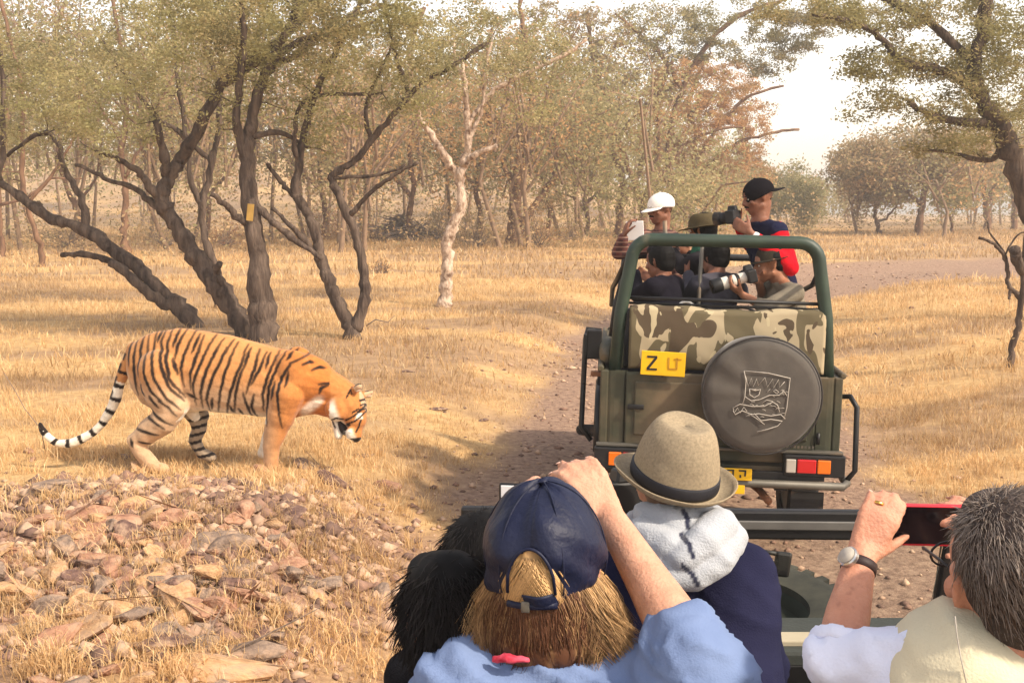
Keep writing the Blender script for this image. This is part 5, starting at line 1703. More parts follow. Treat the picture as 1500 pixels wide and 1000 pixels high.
def garment(root, N, sh, Rb, br, spine, hip, arms, mtl, name='shirt', s=1.0, extra=.016, sleeve=1.0, voxel=.015, amp=.006, collar=True, torso=True, seed=1, sleeves=True, post=None, colf=None, label=None):
    B = MB()
    if torso:
        B.cap(sh[-1], sh[1], (.052 + extra) * s, (.052 + extra) * s)
        for e in (-1, 1): B.cap(N - spine * .02, sh[e], (.046 + extra * .6) * s, (.048 + extra) * s)
        for t, r in ((.16, (.150, .100, .13)), (.34, (.140, .098, .13)), (.50, (.150, .11, .11))):
            B.ell(N - spine * t * s, (np.array(r) + extra) * s, Rb)
        B.cap(N - spine * .12 * s, hip + spine * .02, (.105 + extra) * s, (.125 + extra) * s)
        if collar: B.lathe([(.050 * s, 0), (.066 * s, 0), (.064 * s, .032 * s), (.056 * s, .032 * s)], N - spine * .002, Rb, n=20, close=True)
    if sleeves:
        for a in arms:
            e, el, wr = a[:3]
            B.cap(sh[e], el, (.050 + extra) * s, (.040 + extra * .9) * s)
            if sleeve > 0: B.cap(el, el + (wr - el) * sleeve, (.040 + extra * .9) * s, (.028 + extra * .7) * s)
    return B.skin(name, mtl, root, voxel, 3, post=post or folds(amp, 9, seed), colf=colf, label=label)


def trousers(root, hip, br, knees, feet, mtl, s=1.0):
    B = MB(); B.ell(hip, np.array((.16, .12, .12)) * s)
    for e in (-1, 1):
        hp = hip + br * e * .085 * s
        B.cap(hp, knees[e], .092 * s, .068 * s); B.cap(knees[e], feet[e] + np.array([0, 0, .10]), .066 * s, .052 * s)
    B.skin('trousers', mtl, root, .022, 3, post=folds(.005, 9, 4))
    for e in (-1, 1):
        m = MB(); bf = np.cross((0, 0, 1.0), br)
        m.cap(feet[e] + np.array([0, 0, .055]), feet[e] + bf * .17 + np.array([0, 0, .045]), .048, .040); m.skin('shoe', M_RUBBER, root, .012, 2)


def check_mat():
    m = bpy.data.materials.new('checked_shirt_cloth'); m.use_nodes = True
    N = m.node_tree.nodes; L = m.node_tree.links; bs = N['Principled BSDF']; bs.inputs['Roughness'].default_value = .9
    tc = N.new('ShaderNodeTexCoord'); ch = N.new('ShaderNodeTexChecker'); ch.inputs['Scale'].default_value = 22
    ch.inputs['Color1'].default_value = (*srgb(96, 52, 46), 1); ch.inputs['Color2'].default_value = (*srgb(70, 40, 40), 1)
    w = N.new('ShaderNodeTexWave'); w.inputs['Scale'].default_value = 9; w.bands_direction = 'Z'
    L.new(tc.outputs['Object'], ch.inputs['Vector']); L.new(tc.outputs['Object'], w.inputs['Vector'])
    r = N.new('ShaderNodeValToRGB'); r.color_ramp.elements[0].position = .8; r.color_ramp.elements[1].position = .9; L.new(w.outputs[0], r.inputs[0])
    x = N.new('ShaderNodeMix'); x.data_type = 'RGBA'; L.new(r.outputs[0], x.inputs[0]); L.new(ch.outputs[0], x.inputs[6]); x.inputs[7].default_value = (*srgb(140, 108, 92), 1)
    L.new(x.outputs[2], bs.inputs['Base Color'])
    return m


def scarf(root, N, spine, mtl, s=1.0, up=.05, r=.062, name='scarf'):
    m = MB()
    for k, (z, rr, t) in enumerate(((0, r + .012, .026), (up * .5, r + .004, .024), (up, r - .004, .02))):
        pts = [N + spine * (z + .006 * math.sin(3 * a + k)) + np.array([math.cos(a) * rr, math.sin(a) * rr, 0]) for a in np.linspace(0, 2 * PI, 18, endpoint=False)]
        for i in range(18): m.cap(pts[i], pts[(i + 1) % 18], t, t)
    return m.skin(name, mtl, root, .010, 3, post=folds(.004, 24, 7))


def jeep_people():
    P = lambda px, py, Y: at(px, py, Y)
    # seats of everyone in the jeep's frame -> world
    FL = .635
    def stand(hip, br, dx=.0):
        bf = np.cross((0, 0, 1.0), br)
        feet = {e: np.array([*(hip[:2] + br[:2] * e * .10 + bf[:2] * .02 * e), FL]) for e in (-1, 1)}
        knees = {e: np.array([*(hip[:2] + br[:2] * e * .09 + bf[:2] * .05), (hip[2] + FL) / 2 + .03]) for e in (-1, 1)}
        return knees, feet
    def sit(hip, br):
        bf = np.cross((0, 0, 1.0), br)
        knees = {e: hip + bf * .40 + br * e * .12 + np.array([0, 0, -.02]) for e in (-1, 1)}
        feet = {e: np.array([*(hip[:2] + bf[:2] * .42 + br[:2] * e * .13), FL]) for e in (-1, 1)}
        return knees, feet
    # 1 --- standing man with the white cap, photographing with a white phone
    Hc = P(967, 306, 8.3); R = frame((-.86, -.50, -.10)); root = thing('person', 'standing man in a white cap and brown checked shirt holding up a white phone', 'person', (Hc[0] + .05, Hc[1], FL))
    br = np.cross(unit([-.9, -.3, 0]), (0, 0, 1.0)); hip = np.array([Hc[0] + .07, Hc[1] + .03, FL + .88])
    ph = P(930, 338, 8.05); kn, ft = stand(hip, br)
    arms = [(-1, P(908, 372, 8.1), ph + np.array([.055, -.01, -.055]), (-.35, -.15, .9), (-.3, .9, 0), -1, (.7, .8, .5)),
            (1, P(960, 352, 8.5), ph + np.array([.02, .09, .0]), (-.75, -.5, .35), (-.2, -.9, 0), 1, (.6, .8, .5))]
    arms[0] = (-1, P(906, 370, 8.05), P(914, 345, 7.98), (.25, .1, .9), (.9, .2, 0), -1, (.5, .7, .5))
    a = build_body(root, (Hc, R), hip, (-.9, -.3, 0), M_SKIN_BROWN, arms, knees=kn, feet=ft); face_parts(root, Hc, R, brow=M_HAIRBLACK, moustache=M_HAIRBLACK)
    garment(root, *a, hip, arms, check_mat(), 'checked_shirt', sleeve=.85, seed=1)
    trousers(root, hip, a[3], kn, ft, fabric('khaki_trousers', srgb(90, 80, 60)))
    short_hair(root, Hc, R, M_HAIRBLACK, vol=-.014); cap_hat(root, Hc, R, fabric('white_cap_cloth', srgb(236, 230, 222), .04), s=1.04, front=1, tiltback=-.08, zs=.84)
    t = thing('phone', 'white phone held up by the white capped man standing in the jeep', 'phone', ph)
    Rp = frame((-.25, -.95, 0)); m = MB(); m.box(ph, (.13, .009, .14), Rp @ rotm('Y', .06)); m.build('phone_case', mat('white_phone_case', srgb(226, 222, 218), rough=.4, vary=.03), t, smooth=False, bevel=.004)
    # 2 --- woman with the wide brown hat and green scarf
    Hc = P(1029, 338, 8.0); R = frame((-.75, .55, -.12)); root = thing('person', 'person in a wide olive brown hat and green scarf amid the jeep passengers', 'person', (Hc[0], Hc[1], FL))
    hip = np.array([Hc[0] + .05, Hc[1] - .02, FL + .66]); br = np.cross(unit([-.75, .5, 0]), (0, 0, 1.0)); kn, ft = stand(hip, br)
    arms = [(-1, P(1000, 392, 7.9), P(985, 368, 8.0), (-.4, .3, .8), (.5, .7, 0), -1, (.5, .6, .4)), (1, P(1050, 390, 8.25), P(1010, 372, 8.3), (-.7, .3, .5), (0, -.9, 0), 1, (.5, .6, .4))]
    a = build_body(root, (Hc, R), hip, (-.75, .5, 0), M_SKIN_TAN, arms, knees=kn, feet=ft, s=.96); face_parts(root, Hc, R, .96)
    garment(root, *a, hip, arms, fabric('charcoal_cloth', srgb(40, 38, 42)), 'jacket', sleeve=.95, seed=2)
    trousers(root, hip, a[3], kn, ft, fabric('dark_trousers', srgb(42, 40, 44)))
    short_hair(root, Hc, R, M_HAIRBLACK, vol=.004)
    brim_hat(root, Hc, R, fabric('olive_felt', srgb(84, 74, 54), .15), s=1.14, crown_h=.085, brim_w=.060, droop=.022, up=.004, pinch=.012, taper=.85, z0=.03, tilt=(.05, -.05))
    scarf(root, a[0], a[4], fabric('green_scarf_cloth', srgb(58, 112, 88), .2), up=.07, r=.064)
    # 3 --- man in red sleeves, black cap worn backwards
    Hc = P(1110, 289, 7.45); R = frame((-.93, -.16, -.22)); root = thing('person', 'standing man in red sleeves, navy vest and backwards black cap, holding a camera', 'person', (Hc[0] + .12, Hc[1], FL))
    hip = np.array([Hc[0] + .19, Hc[1] + .02, FL + .93]); br = np.cross(unit([-.9, -.35, 0]), (0, 0, 1.0)); kn, ft = stand(hip, br)
    cc = P(1074, 318, 7.32)
    arms = [(-1, P(1158, 392, 7.18), P(1098, 340, 7.18), (-.75, .2, .5), (.1, .95, .1), -1, (.6, .7, .5)), (1, P(1100, 358, 7.65), cc + np.array([.05, .07, -.05]), (-.6, -.2, .6), (-.3, -.9, .2), 1, (.6, .8, .5))]
    a = build_body(root, (Hc, R), hip, (-.9, -.35, 0), M_SKIN_BROWN, arms, knees=kn, feet=ft, s=1.02); face_parts(root, Hc, R, 1.02, brow=M_HAIRBLACK, moustache=M_HAIRBLACK)
    garment(root, *a, hip, arms, fabric('red_cloth', srgb(206, 24, 38), .12), 'red_sleeves', sleeve=.80, seed=3, s=1.02, torso=False, extra=.018, amp=.004)
    garment(root, *a, hip, arms, fabric('navy_vest_cloth', srgb(34, 36, 58), .12), 'vest', sleeves=False, extra=.019, amp=.003, seed=4, s=1.02)
    # white cuff
    m = MB(); w = arms[0][2]; e = arms[0][1]; m.cap(w + (e - w) * .14, w + (e - w) * .24, .036, .038); m.skin('cuff', fabric('white_cuff_cloth', srgb(224, 218, 214), .04), root, .008, 2)
    trousers(root, hip, a[3], kn, ft, fabric('navy_trousers', srgb(40, 42, 58)))
    short_hair(root, Hc, R, M_HAIRBLACK, vol=-.014); cap_hat(root, Hc, R, fabric('black_cap_cloth', srgb(24, 22, 26), .1), s=1.04, front=-1, tiltback=.10, opening=True, zs=.90)
    dslr('dslr_camera', 'black camera in the hands of the man in red sleeves', cc, (-.80, .50, -.10), s=1.05)
    # 4 --- man in grey green shirt with the white telephoto lens
    Hc = P(1127, 387, 7.2); R = frame((-.95, -.05, -.16)); root = thing('person', 'seated man in a grey shirt and dark hat aiming a white lens', 'person', (Hc[0] + .15, Hc[1], FL))
    hip = np.array([Hc[0] + .26, Hc[1] + .02, FL + .44]); br = np.cross(unit([-.9, -.2, 0]), (0, 0, 1.0)); kn, ft = sit(hip, br)
    cc = P(1098, 404, 7.05)
    arms = [(-1, P(1124, 452, 6.92), P(1088, 432, 6.98), (-.75, .15, .55), (.25, .3, .9), -1, (.5, .5, .4)), (1, P(1120, 445, 7.4), P(1112, 412, 7.2), (-.6, -.5, .3), (-.3, -.8, 0), 1, (.5, .8, .5))]
    a = build_body(root, (Hc, R), hip, (-.9, -.2, 0), M_SKIN_TAN, arms, knees=kn, feet=ft, neck=P(1143, 415, 7.2)); face_parts(root, Hc, R, brow=M_HAIRBLACK)
    garment(root, *a, hip, arms, fabric('grey_shirt_cloth', srgb(122, 114, 100), .12), 'shirt', sleeve=.35, seed=5)
    trousers(root, hip, a[3], kn, ft, fabric('grey_trousers', srgb(70, 68, 64)))
    short_hair(root, Hc, R, M_HAIRBLACK)
    brim_hat(root, Hc, R, fabric('dark_olive_felt', srgb(58, 52, 44), .15), s=.98, crown_h=.08, brim_w=.030, droop=.015, up=.002, pinch=.01, taper=.88, z0=.035)
    dslr('telephoto_camera', 'camera with a white banded telephoto lens pointing left over the jeep back', cc, (-.93, -.12, -.26), tele=True)
    # 5 --- dark clothed person low at the left
    Hc = P(966, 384, 7.35); R = frame((-.75, .6, -.12)); root = thing('person', 'seated dark haired person in a near black jacket low at the left of the jeep', 'person', (Hc[0], Hc[1], FL))
    hip = np.array([Hc[0] + .06, Hc[1] - .02, FL + .42]); br = np.cross(unit([-.75, .5, 0]), (0, 0, 1.0)); kn, ft = sit(hip, br)
    arms = [(-1, P(935, 432, 7.3), P(930, 400, 7.55), (-.2, .6, .7), (.6, 0, 0), -1, (.5, .6, .4)), (1, P(990, 432, 7.5), P(955, 412, 7.7), (-.5, .5, .4), (0, -.8, 0), 1, (.5, .6, .4))]
    a = build_body(root, (Hc, R), hip, (-.75, .5, 0), M_SKIN_BROWN, arms, knees=kn, feet=ft, s=.96, neck=P(972, 408, 7.33)); face_parts(root, Hc, R, .96)
    garment(root, *a, hip, arms, fabric('black_jacket_cloth', srgb(28, 26, 34), .12), 'jacket', sleeve=.95, seed=6)
    trousers(root, hip, a[3], kn, ft, fabric('black_trousers', srgb(30, 28, 32)))
    short_hair(root, Hc, R, M_HAIRBLACK, vol=.004, fringe=True)
    # 6 --- grey jacketed person in the middle, back to us
    Hc = P(1046, 378, 7.55); R = frame((-.60, .78, -.05)); root = thing('person', 'black haired person in a slate grey jacket seated between hat and white lens', 'person', (Hc[0], Hc[1], FL))
    hip = np.array([Hc[0] + .02, Hc[1] - .04, FL + .42]); br = np.cross(unit([-.6, .78, 0]), (0, 0, 1.0)); kn, ft = sit(hip, br)
    arms = [(-1, P(1012, 432, 7.5), P(1008, 402, 7.8), (-.2, .7, .6), (.6, 0, 0), -1, (.5, .6, .4)), (1, P(1085, 428, 7.75), P(1050, 410, 7.9), (-.6, .5, .4), (0, -.8, 0), 1, (.5, .6, .4))]
    a = build_body(root, (Hc, R), hip, (-.6, .78, 0), M_SKIN_BROWN, arms, knees=kn, feet=ft, neck=P(1050, 404, 7.5)); face_parts(root, Hc, R)
    garment(root, *a, hip, arms, fabric('slate_jacket_cloth', srgb(74, 72, 80), .12), 'jacket', sleeve=.95, seed=8, extra=.02)
    trousers(root, hip, a[3], kn, ft, fabric('slate_trousers', srgb(50, 48, 54)))
    short_hair(root, Hc, R, M_HAIRBLACK, vol=.008, fringe=True)
    # a dark satchel strap / bag resting on the bench edge
    c = P(1005, 455, 6.95)
    m = MB(); m.lathe([(.055, -.006), (.067, 0), (.055, .006), (.05, 0)], c, frame((0, -1, .25)) @ rotm('X', PI / 2), n=24, close=True); 
    o = m.build('white_ring', M_WLENS, None, base=c); tag(o, 'white plastic ring hooked over the edge of the camouflage cloth', 'ring')
# ------------------------------------------------------------------ tiger
TY = 8.15


def tiger():
    s = TY / FPX * 1.0
    T = lambda px, py, dy=0.0: at(px, py, TY) + np.array([0, dy, 0])
    m_px = lambda p: p * TY / FPX / 1.0
    base = np.array([T(300, 690)[0], TY, gh(T(300, 690)[0], TY)])
    root = thing('tiger', 'orange striped tiger walking right with lowered head on the stony mound', 'tiger', base)
    B = MB()
    # trunk
    prof = [(188, 516, 548, .05), (196, 503, 575, .10), (208, 494, 592, .130), (230, 484, 604, .152), (262, 479, 606, .165), (300, 483, 603, .172), (340, 490, 606, .178), (380, 501, 610, .178),
            (412, 509, 612, .170), (438, 514, 606, .155), (458, 519, 594, .128), (474, 527, 584, .10)]
    rings = []
    for px, t, b, w in prof:
        c = T(px, (t + b) / 2); hz = m_px((b - t) / 2)
        ring = []
        for k in range(28):
            a = 2 * PI * k / 28
            ca, sa = math.cos(a), math.sin(a)
            ring.append(c + np.array([0, np.sign(ca) * abs(ca) ** .9 * w * (1 - .12 * max(0, sa)), sa * hz]))
        rings.append(np.array(ring))
    B.loft(rings)
    # shoulder blades
    B.ell(T(432, 548, -.10), (.15, .075, .20)); B.ell(T(432, 548, .10), (.15, .075, .20))
    B.ell(T(436, 527, -.05), (.10, .05, .06)); B.ell(T(448, 532, .05), (.10, .05, .06)); B.ell(T(462, 545, 0), (.13, .10, .10))
    # neck
    B.path([T(440, 556), T(468, 562), T(492, 572), T(508, 580)], [.19, .155, .125, .105])
    B.path([T(430, 588), T(462, 584), T(490, 592)], [.125, .115, .115])
    # head, lowered, turned a little to us
    hc = T(512, 592, -.03); hs = 1.42
    fw = unit([.30, -.40, -.90]); upv = unit([.88, -.10, .34]); R = frame(fw, upv)
    f = lambda *p: local(hc, R, np.array(p) * hs)
    B.ell(f(0, 0, 0), np.array((.100, .115, .092)) * hs, R)
    B.ell(f(0, .07, .012), np.array((.066, .085, .062)) * hs, R)
    B.cap(f(0, .07, .016), f(0, .170, -.004), .060, .046)
    for e in (-1, 1):
        B.ell(f(e * .030, .160, -.018), np.array((.034, .036, .030)) * hs, R)        # whisker pads
        B.ell(f(e * .072, .022, -.045), np.array((.052, .066, .066)) * hs, R)        # ruff
        B.ell(f(e * .045, .075, .030), np.array((.025, .030, .022)) * hs, R)         # brow
        # ear
        B.cap(f(e * .070, -.045, .070), f(e * .088, -.050, .108), .031, .024)
    B.ell(f(0, .192, .004), np.array((.022, .014, .015)) * hs, R)                    # nose pad
    B.cap(f(0, .050, -.085), f(0, .140, -.098), .048, .032)           # lower jaw, open
    # legs: near front
    yn, yf = -.105, .105
    B.path([T(425, 575, yn - .01), T(412, 615, yn), T(402, 650, yn - .01), T(402, 682, yn - .01), T(405, 700, yn - .01)], [.135, .098, .064, .052, .052])
    B.path([T(405, 700, yn), T(420, 706, yn - .02)], [.058, .050])
    for k in range(4): B.cap(T(414, 704, yn - .06 + k * .030), T(427, 709, yn - .06 + k * .030), .026, .022)
    # far front
    B.path([T(425, 575, yf), T(408, 615, yf), T(390, 645, yf), T(382, 668, yf)], [.125, .085, .060, .050])
    B.path([T(382, 668, yf), T(396, 676, yf)], [.050, .045])
    # near hind
    B.path([T(240, 540, yn), T(248, 572, yn - .01), T(254, 598, yn - .01)], [.165, .150, .105])
    B.path([T(262, 590, yn - .01), T(246, 612, yn - .01), T(222, 630, yn), T(204, 640, yn)], [.110, .110, .090, .055])
    B.path([T(204, 640, yn), T(214, 658, yn), T(228, 674, yn)], [.056, .058, .056])
    B.path([T(228, 678, yn), T(246, 682, yn)], [.048, .042])
    # far hind
    B.path([T(248, 560, yf), T(270, 590, yf), T(284, 612, yf)], [.15, .11, .085])
    B.path([T(284, 612, yf), T(286, 632, yf), T(278, 648, yf)], [.078, .058, .046]); B.path([T(278, 648, yf), T(290, 668, yf), T(304, 674, yf)], [.044, .044, .042])
    # tail
    tl = [(196, 512), (187, 528), (180, 545), (173, 565), (168, 585), (158, 606), (145, 624), (126, 639), (104, 649), (84, 650), (70, 642), (62, 632), (57, 622)]
    TP = [T(x, y, .02) for x, y in tl]
    TP2 = catmull(TP, 3)
    tr = np.interp(np.linspace(0, 1, len(TP2)), [0, .08, .3, .7, .92, 1], [.058, .048, .039, .033, .029, .020])
    B.path(TP2, list(tr))
    tlen = np.concatenate([[0], np.cumsum([np.linalg.norm(TP2[i + 1] - TP2[i]) for i in range(len(TP2) - 1)])]); tlen /= tlen[-1]

    # stripes traced on the side of the body: points in the enlarged photo (x/2.5, 440 + y/2.5)
    Z = lambda pts: [(x / 2.5, 440 + y / 2.5) for x, y in pts]
    ST = [[(487, 150), (480, 180), (484, 235)], [(510, 135), (505, 200), (510, 290), (515, 340)], [(535, 130), (530, 180), (537, 265)],
          [(555, 125), (558, 190), (566, 260), (585, 310), (640, 370), (668, 405)], [(580, 112), (582, 170), (602, 270), (640, 340), (682, 384)],
          [(612, 105), (607, 150), (625, 230), (655, 310), (690, 355)], [(640, 103), (630, 170), (650, 270), (692, 345)], [(668, 100), (652, 165)],
          [(690, 105), (668, 160), (660, 205)], [(725, 110), (692, 190), (682, 240), (694, 305)], [(745, 120), (718, 185)], [(760, 125), (735, 200), (716, 260), (716, 315)],
          [(800, 125), (765, 190), (742, 250), (724, 300), (726, 375)], [(830, 135), (790, 210), (766, 270), (750, 330), (748, 385)], [(865, 140), (830, 200), (792, 280), (768, 350), (772, 402)],
          [(880, 150), (850, 230), (822, 320), (802, 405)], [(915, 160), (905, 210), (872, 290), (842, 372), (832, 412)], [(915, 215), (885, 300), (862, 404)], [(960, 175), (945, 245), (915, 330)],
          [(985, 185), (960, 250), (935, 295)], [(1000, 185), (985, 238)], [(1030, 180), (1000, 250), (976, 330), (972, 395)], [(1060, 178), (1030, 230), (1000, 300), (986, 400), (988, 445)],
          [(1130, 195), (1080, 220), (1045, 270), (1034, 330), (1038, 400), (1046, 450)], [(1150, 247), (1175, 238), (1195, 242)], [(1120, 226), (1140, 218), (1155, 222)],
          [(1178, 297), (1230, 292), (1272, 287)], [(1178, 330), (1185, 310), (1215, 298)], [(540, 350), (590, 400), (650, 442)], [(530, 400), (580, 420), (622, 452)],
          [(508, 452), (550, 460), (598, 476)], [(545, 290), (540, 318), (556, 332)], [(905, 325), (918, 390), (922, 425)], [(945, 330), (930, 380), (945, 430)], [(880, 385), (888, 415)],
          [(700, 330), (735, 350)], [(790, 345), (780, 390)], [(850, 372), (858, 405)], [(1085, 180), (1062, 210)], [(930, 170), (910, 235)], [(1020, 285), (1008, 350)],
          [(755, 150), (728, 215), (720, 250)], [(815, 160), (790, 215)], [(845, 165), (815, 235)], [(598, 108), (592, 150)], [(655, 200), (672, 260)], [(520, 500), (560, 512)], [(490, 490), (500, 520)],
          [(575, 330), (610, 372)], [(1070, 250), (1062, 300)]]
    ST = [np.array(Z(q)) for q in ST]
    # face marks, in the close-up (340 + x/4.346, 490 + y/4.346)
    G = lambda pts: [(340 + x / 4.346, 490 + y / 4.346) for x, y in pts]
    FM = [[(735, 520), (790, 490), (840, 455)], [(740, 545), (800, 520), (850, 480)], [(640, 520), (680, 500), (720, 510)], [(690, 545), (720, 560), (760, 550)], [(800, 590), (815, 560), (830, 520)],
          [(780, 470), (815, 450)], [(845, 400), (862, 430)], [(810, 470), (850, 440)], [(590, 490), (615, 480)], [(740, 380), (765, 330), (770, 360)], [(640, 540), (660, 575)]]
    FM = [np.array(G(q)) for q in FM]
    sx, sz = TY / FPX, None
    o0 = at(0, 500, TY); ex = (at(1, 500, TY) - o0)[0]
    zs = np.array([at(0, y, TY)[2] for y in range(400, 760)]); ys = np.arange(400, 760)

    def seg_dist(P, a, b):
        d = b - a; t = np.clip(((P - a) @ d) / (d @ d), 0, 1)
        return np.linalg.norm(P - (a + t[:, None] * d), axis=1), t

    def colour(co):
        n = len(co)
        px = (co[:, 0] - o0[0]) / ex; py = np.interp(-co[:, 2], -zs, ys)
        P = np.stack([px, py], 1)
        wob = np.stack([noise3(co, 16, 1), noise3(co, 16, 2)], 1) * 1.3
        P = P + wob
        top = np.interp(px, [q[0] for q in prof], [q[1] for q in prof]); bot = np.interp(px, [q[0] for q in prof], [q[2] for q in prof])
        v = (py - top) / (bot - top)
        orange = np.array(srgb(188, 132, 80)); deep = np.array(srgb(186, 114, 54)); pale = np.array(srgb(196, 162, 128)); white = np.array(srgb(232, 222, 204)); black = np.array(srgb(34, 24, 20))
        k = sstep(380, 470, px)[:, None]
        c = orange * (1 - k) + deep * k
        gl = (sstep(.45, .85, v) * sstep(420, 380, px))[:, None]; c = c * (1 - gl) + pale * gl
        bl = (sstep(.86, 1.0, v) * sstep(430, 405, px) * (px > 262) * (v < 1.04) * (np.abs(co[:, 1] - TY) < .17))[:, None]; c = c * (1 - bl) + white * bl
        inner = (sstep(-.04, .0, co[:, 1] - TY) * sstep(.95, 1.05, v) * (px < 450))[:, None]; c = c * (1 - inner) + white * inner
        chest = (sstep(11, 3, np.abs((px - 455) * .66 + (py - 594) * .75)) * sstep(436, 446, px) * sstep(482, 470, px) * sstep(570, 582, py))[:, None] * .75; c = c * (1 - chest) + white * chest
        legp = (sstep(612, 650, py) * (px < 330))[:, None] * .3; c = c * (1 - legp) + pale * legp
        paw = (sstep(672, 700, py) * (px > 370))[:, None] * .5; c = c * (1 - paw) + pale * paw
        # tail
        D = np.full(n, 9.); U = np.zeros(n)
        C3 = co
        for i in range(len(TP2) - 1):
            a, b = TP2[i], TP2[i + 1]; d = b - a; t = np.clip(((C3 - a) @ d) / (d @ d), 0, 1)
            dd = np.linalg.norm(C3 - (a + t[:, None] * d), axis=1); mm = dd < D; D = np.where(mm, dd, D); U = np.where(mm, tlen[i] + t * (tlen[i + 1] - tlen[i]), U)
        tailm = (D < np.interp(U, [0, 1], [.075, .05])) & (px < 192) & (U > .04)
        tc = np.where((U > .22)[:, None], white, orange)
        phase = (U * 11.5 + .12 * noise3(co, 20, 4)) % 1
        ring = sstep(.62, .70, phase) * (1 - sstep(.97, 1.0, phase)) * (U > .1); ring = np.maximum(ring, (U > .955) * 1.0)
        back = sstep(.0, .02, -(co[:, 0] - np.interp(U, tlen, np.array(TP2)[:, 0])) - .008) * (U < .35) * (phase > .25)
        ring = np.maximum(ring, back)
        tc = tc * (1 - ring[:, None]) + black * ring[:, None]
        fur = noise3(co * np.array([1, 1, .35]), 60, 8); c = c * (1 + .13 * fur[:, None]) * (1 + .10 * noise3(co, 8, 14)[:, None])
        # stripes
        S = np.zeros(n)
        for q in ST:
            L = len(q) - 1
            for i in range(L):
                a, b = q[i], q[i + 1]
                box = (P[:, 0] > min(a[0], b[0]) - 6) & (P[:, 0] < max(a[0], b[0]) + 6) & (P[:, 1] > min(a[1], b[1]) - 6) & (P[:, 1] < max(a[1], b[1]) + 6)
                idx = np.nonzero(box)[0]
                if not len(idx): continue
                d, t = seg_dist(P[idx], a, b); u = (i + t) / L
                w = 2.15 * np.sin(np.clip(u * .9 + .08, 0, 1) * PI) ** .5 + .2
                S[idx] = np.maximum(S[idx], sstep(w + 1.3, w - 1.0, d) * (.80 + .2 * np.sin(u * PI)))
        S *= ~tailm
        # far / inner legs are banded dark; the far hind leg also has shade painted in
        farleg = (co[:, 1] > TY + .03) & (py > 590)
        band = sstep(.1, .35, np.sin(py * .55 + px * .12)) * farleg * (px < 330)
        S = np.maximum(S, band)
        far_shade = farleg & (px < 330); c = np.where(far_shade[:, None], c * np.array([.42, .38, .34]), c)  # shade on the far hind leg, put into the fur colour
        c = c * (1 - S[:, None]) + black * S[:, None]
        c = np.where(tailm[:, None], tc, c)
        # head
        l = (co - hc) @ R / hs
        hd = sstep(1.25, 1.05, np.linalg.norm(l / np.array([.15, .24, .16]), axis=1)) * (px > 486)
        hcol = np.tile(deep * .55 + orange * .45, (n, 1)) * (1 + .13 * noise3(co * np.array([1, 1, .35]), 60, 8)[:, None])
        wht = np.maximum(sstep(-.02, -.05, l[:, 2]) * sstep(-.05, .02, l[:, 1]), sstep(.05, .02, np.linalg.norm(l - np.array([-.055, .01, -.03]), axis=1) - .045))
        wht = np.maximum(wht, sstep(.13, .15, l[:, 1]) * sstep(.01, -.01, l[:, 2]))
        wht = np.maximum(wht, sstep(.020, .012, np.abs(np.abs(l[:, 0]) - .045)) * sstep(.07, .08, l[:, 1]) * sstep(.11, .10, l[:, 1]) * (l[:, 2] > .03))
        hcol = hcol * (1 - wht[:, None]) + white * wht[:, None]
        blk = np.zeros(n)
        for q in FM:
            L = len(q) - 1
            for i in range(L):
                d, t = seg_dist(np.stack([px, py], 1), q[i], q[i + 1]); blk = np.maximum(blk, sstep(1.7, .9, d) * (co[:, 1] < TY + .03))
        for yy in (.0, .025, .05): blk = np.maximum(blk, sstep(.007, .004, np.abs(l[:, 1] - yy - .25 * np.abs(l[:, 0]))) * (l[:, 2] > .05) * (np.abs(l[:, 0]) < .05))
        blk = np.maximum(blk, sstep(.186, .192, l[:, 1]) * 1.0)                       # nose
        earb = (l[:, 2] > .085) * (l[:, 1] < -.055); blk = np.maximum(blk, earb)
        blk = np.maximum(blk, sstep(.016, .010, np.abs(l[:, 2] + .064)) * (l[:, 1] > .05) * (np.abs(l[:, 0]) < .045))   # open mouth
        ein = (l[:, 2] > .08) * (l[:, 1] >= -.055); hcol = np.where(ein[:, None] > 0, pale, hcol)
        hcol = hcol * (1 - blk[:, None]) + black * blk[:, None]
        c = c * (1 - hd[:, None]) + hcol * hd[:, None]
        return c
    mt = mat('tiger_fur', (1, 1, 1), attr=True, rough=.75, vary=.14, vscale=60, bump=.3, bscale=260, spec=.12, sheen=.15, stretch=(.5, 1, .5), detail=8)
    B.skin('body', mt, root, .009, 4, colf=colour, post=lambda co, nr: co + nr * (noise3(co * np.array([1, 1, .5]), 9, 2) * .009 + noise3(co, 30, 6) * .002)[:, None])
    dk = mat('mouth_dark', srgb(24, 12, 12), rough=.6, vary=.1)
    m = MB(); m.ell(f(0, .100, -.062), (.050, .070, .032), R); m.build('mouth', dk, root)
    for e in (-1, 1):
        m = MB(); m.ell(f(e * .040, .100, .034), (.013, .012, .011), R); ey = m.build('eye', mat('amber_eye', srgb(196, 140, 50), rough=.15, vary=.03), root)
        m = MB(); m.ell(f(e * .043, .109, .037), (.006, .005, .006), R); m.build('pupil', M_IRIS, ey)
        m = MB(); m.ell(f(e * .082, -.030, .095), (.016, .006, .020), R); m.build('inner_ear', mat('inner_ear_fur', srgb(214, 190, 168), rough=.9), root)
    m = MB()
    rs = np.random.default_rng(1)
    for e in (-1, 1):
        for k in range(6):
            a = f(e * .045, .16 + .004 * k, -.018 + .006 * (k % 3)); b = a + R @ np.array([e * .10, rs.uniform(-.03, .05), rs.uniform(-.05, .01)])
            m.tube([a, (a + b) / 2 + R @ np.array([0, 0, .008]), b], [.0012, .001, .0005], n=4)
    m.build('whiskers', M_CHALK, root, kind='stuff')
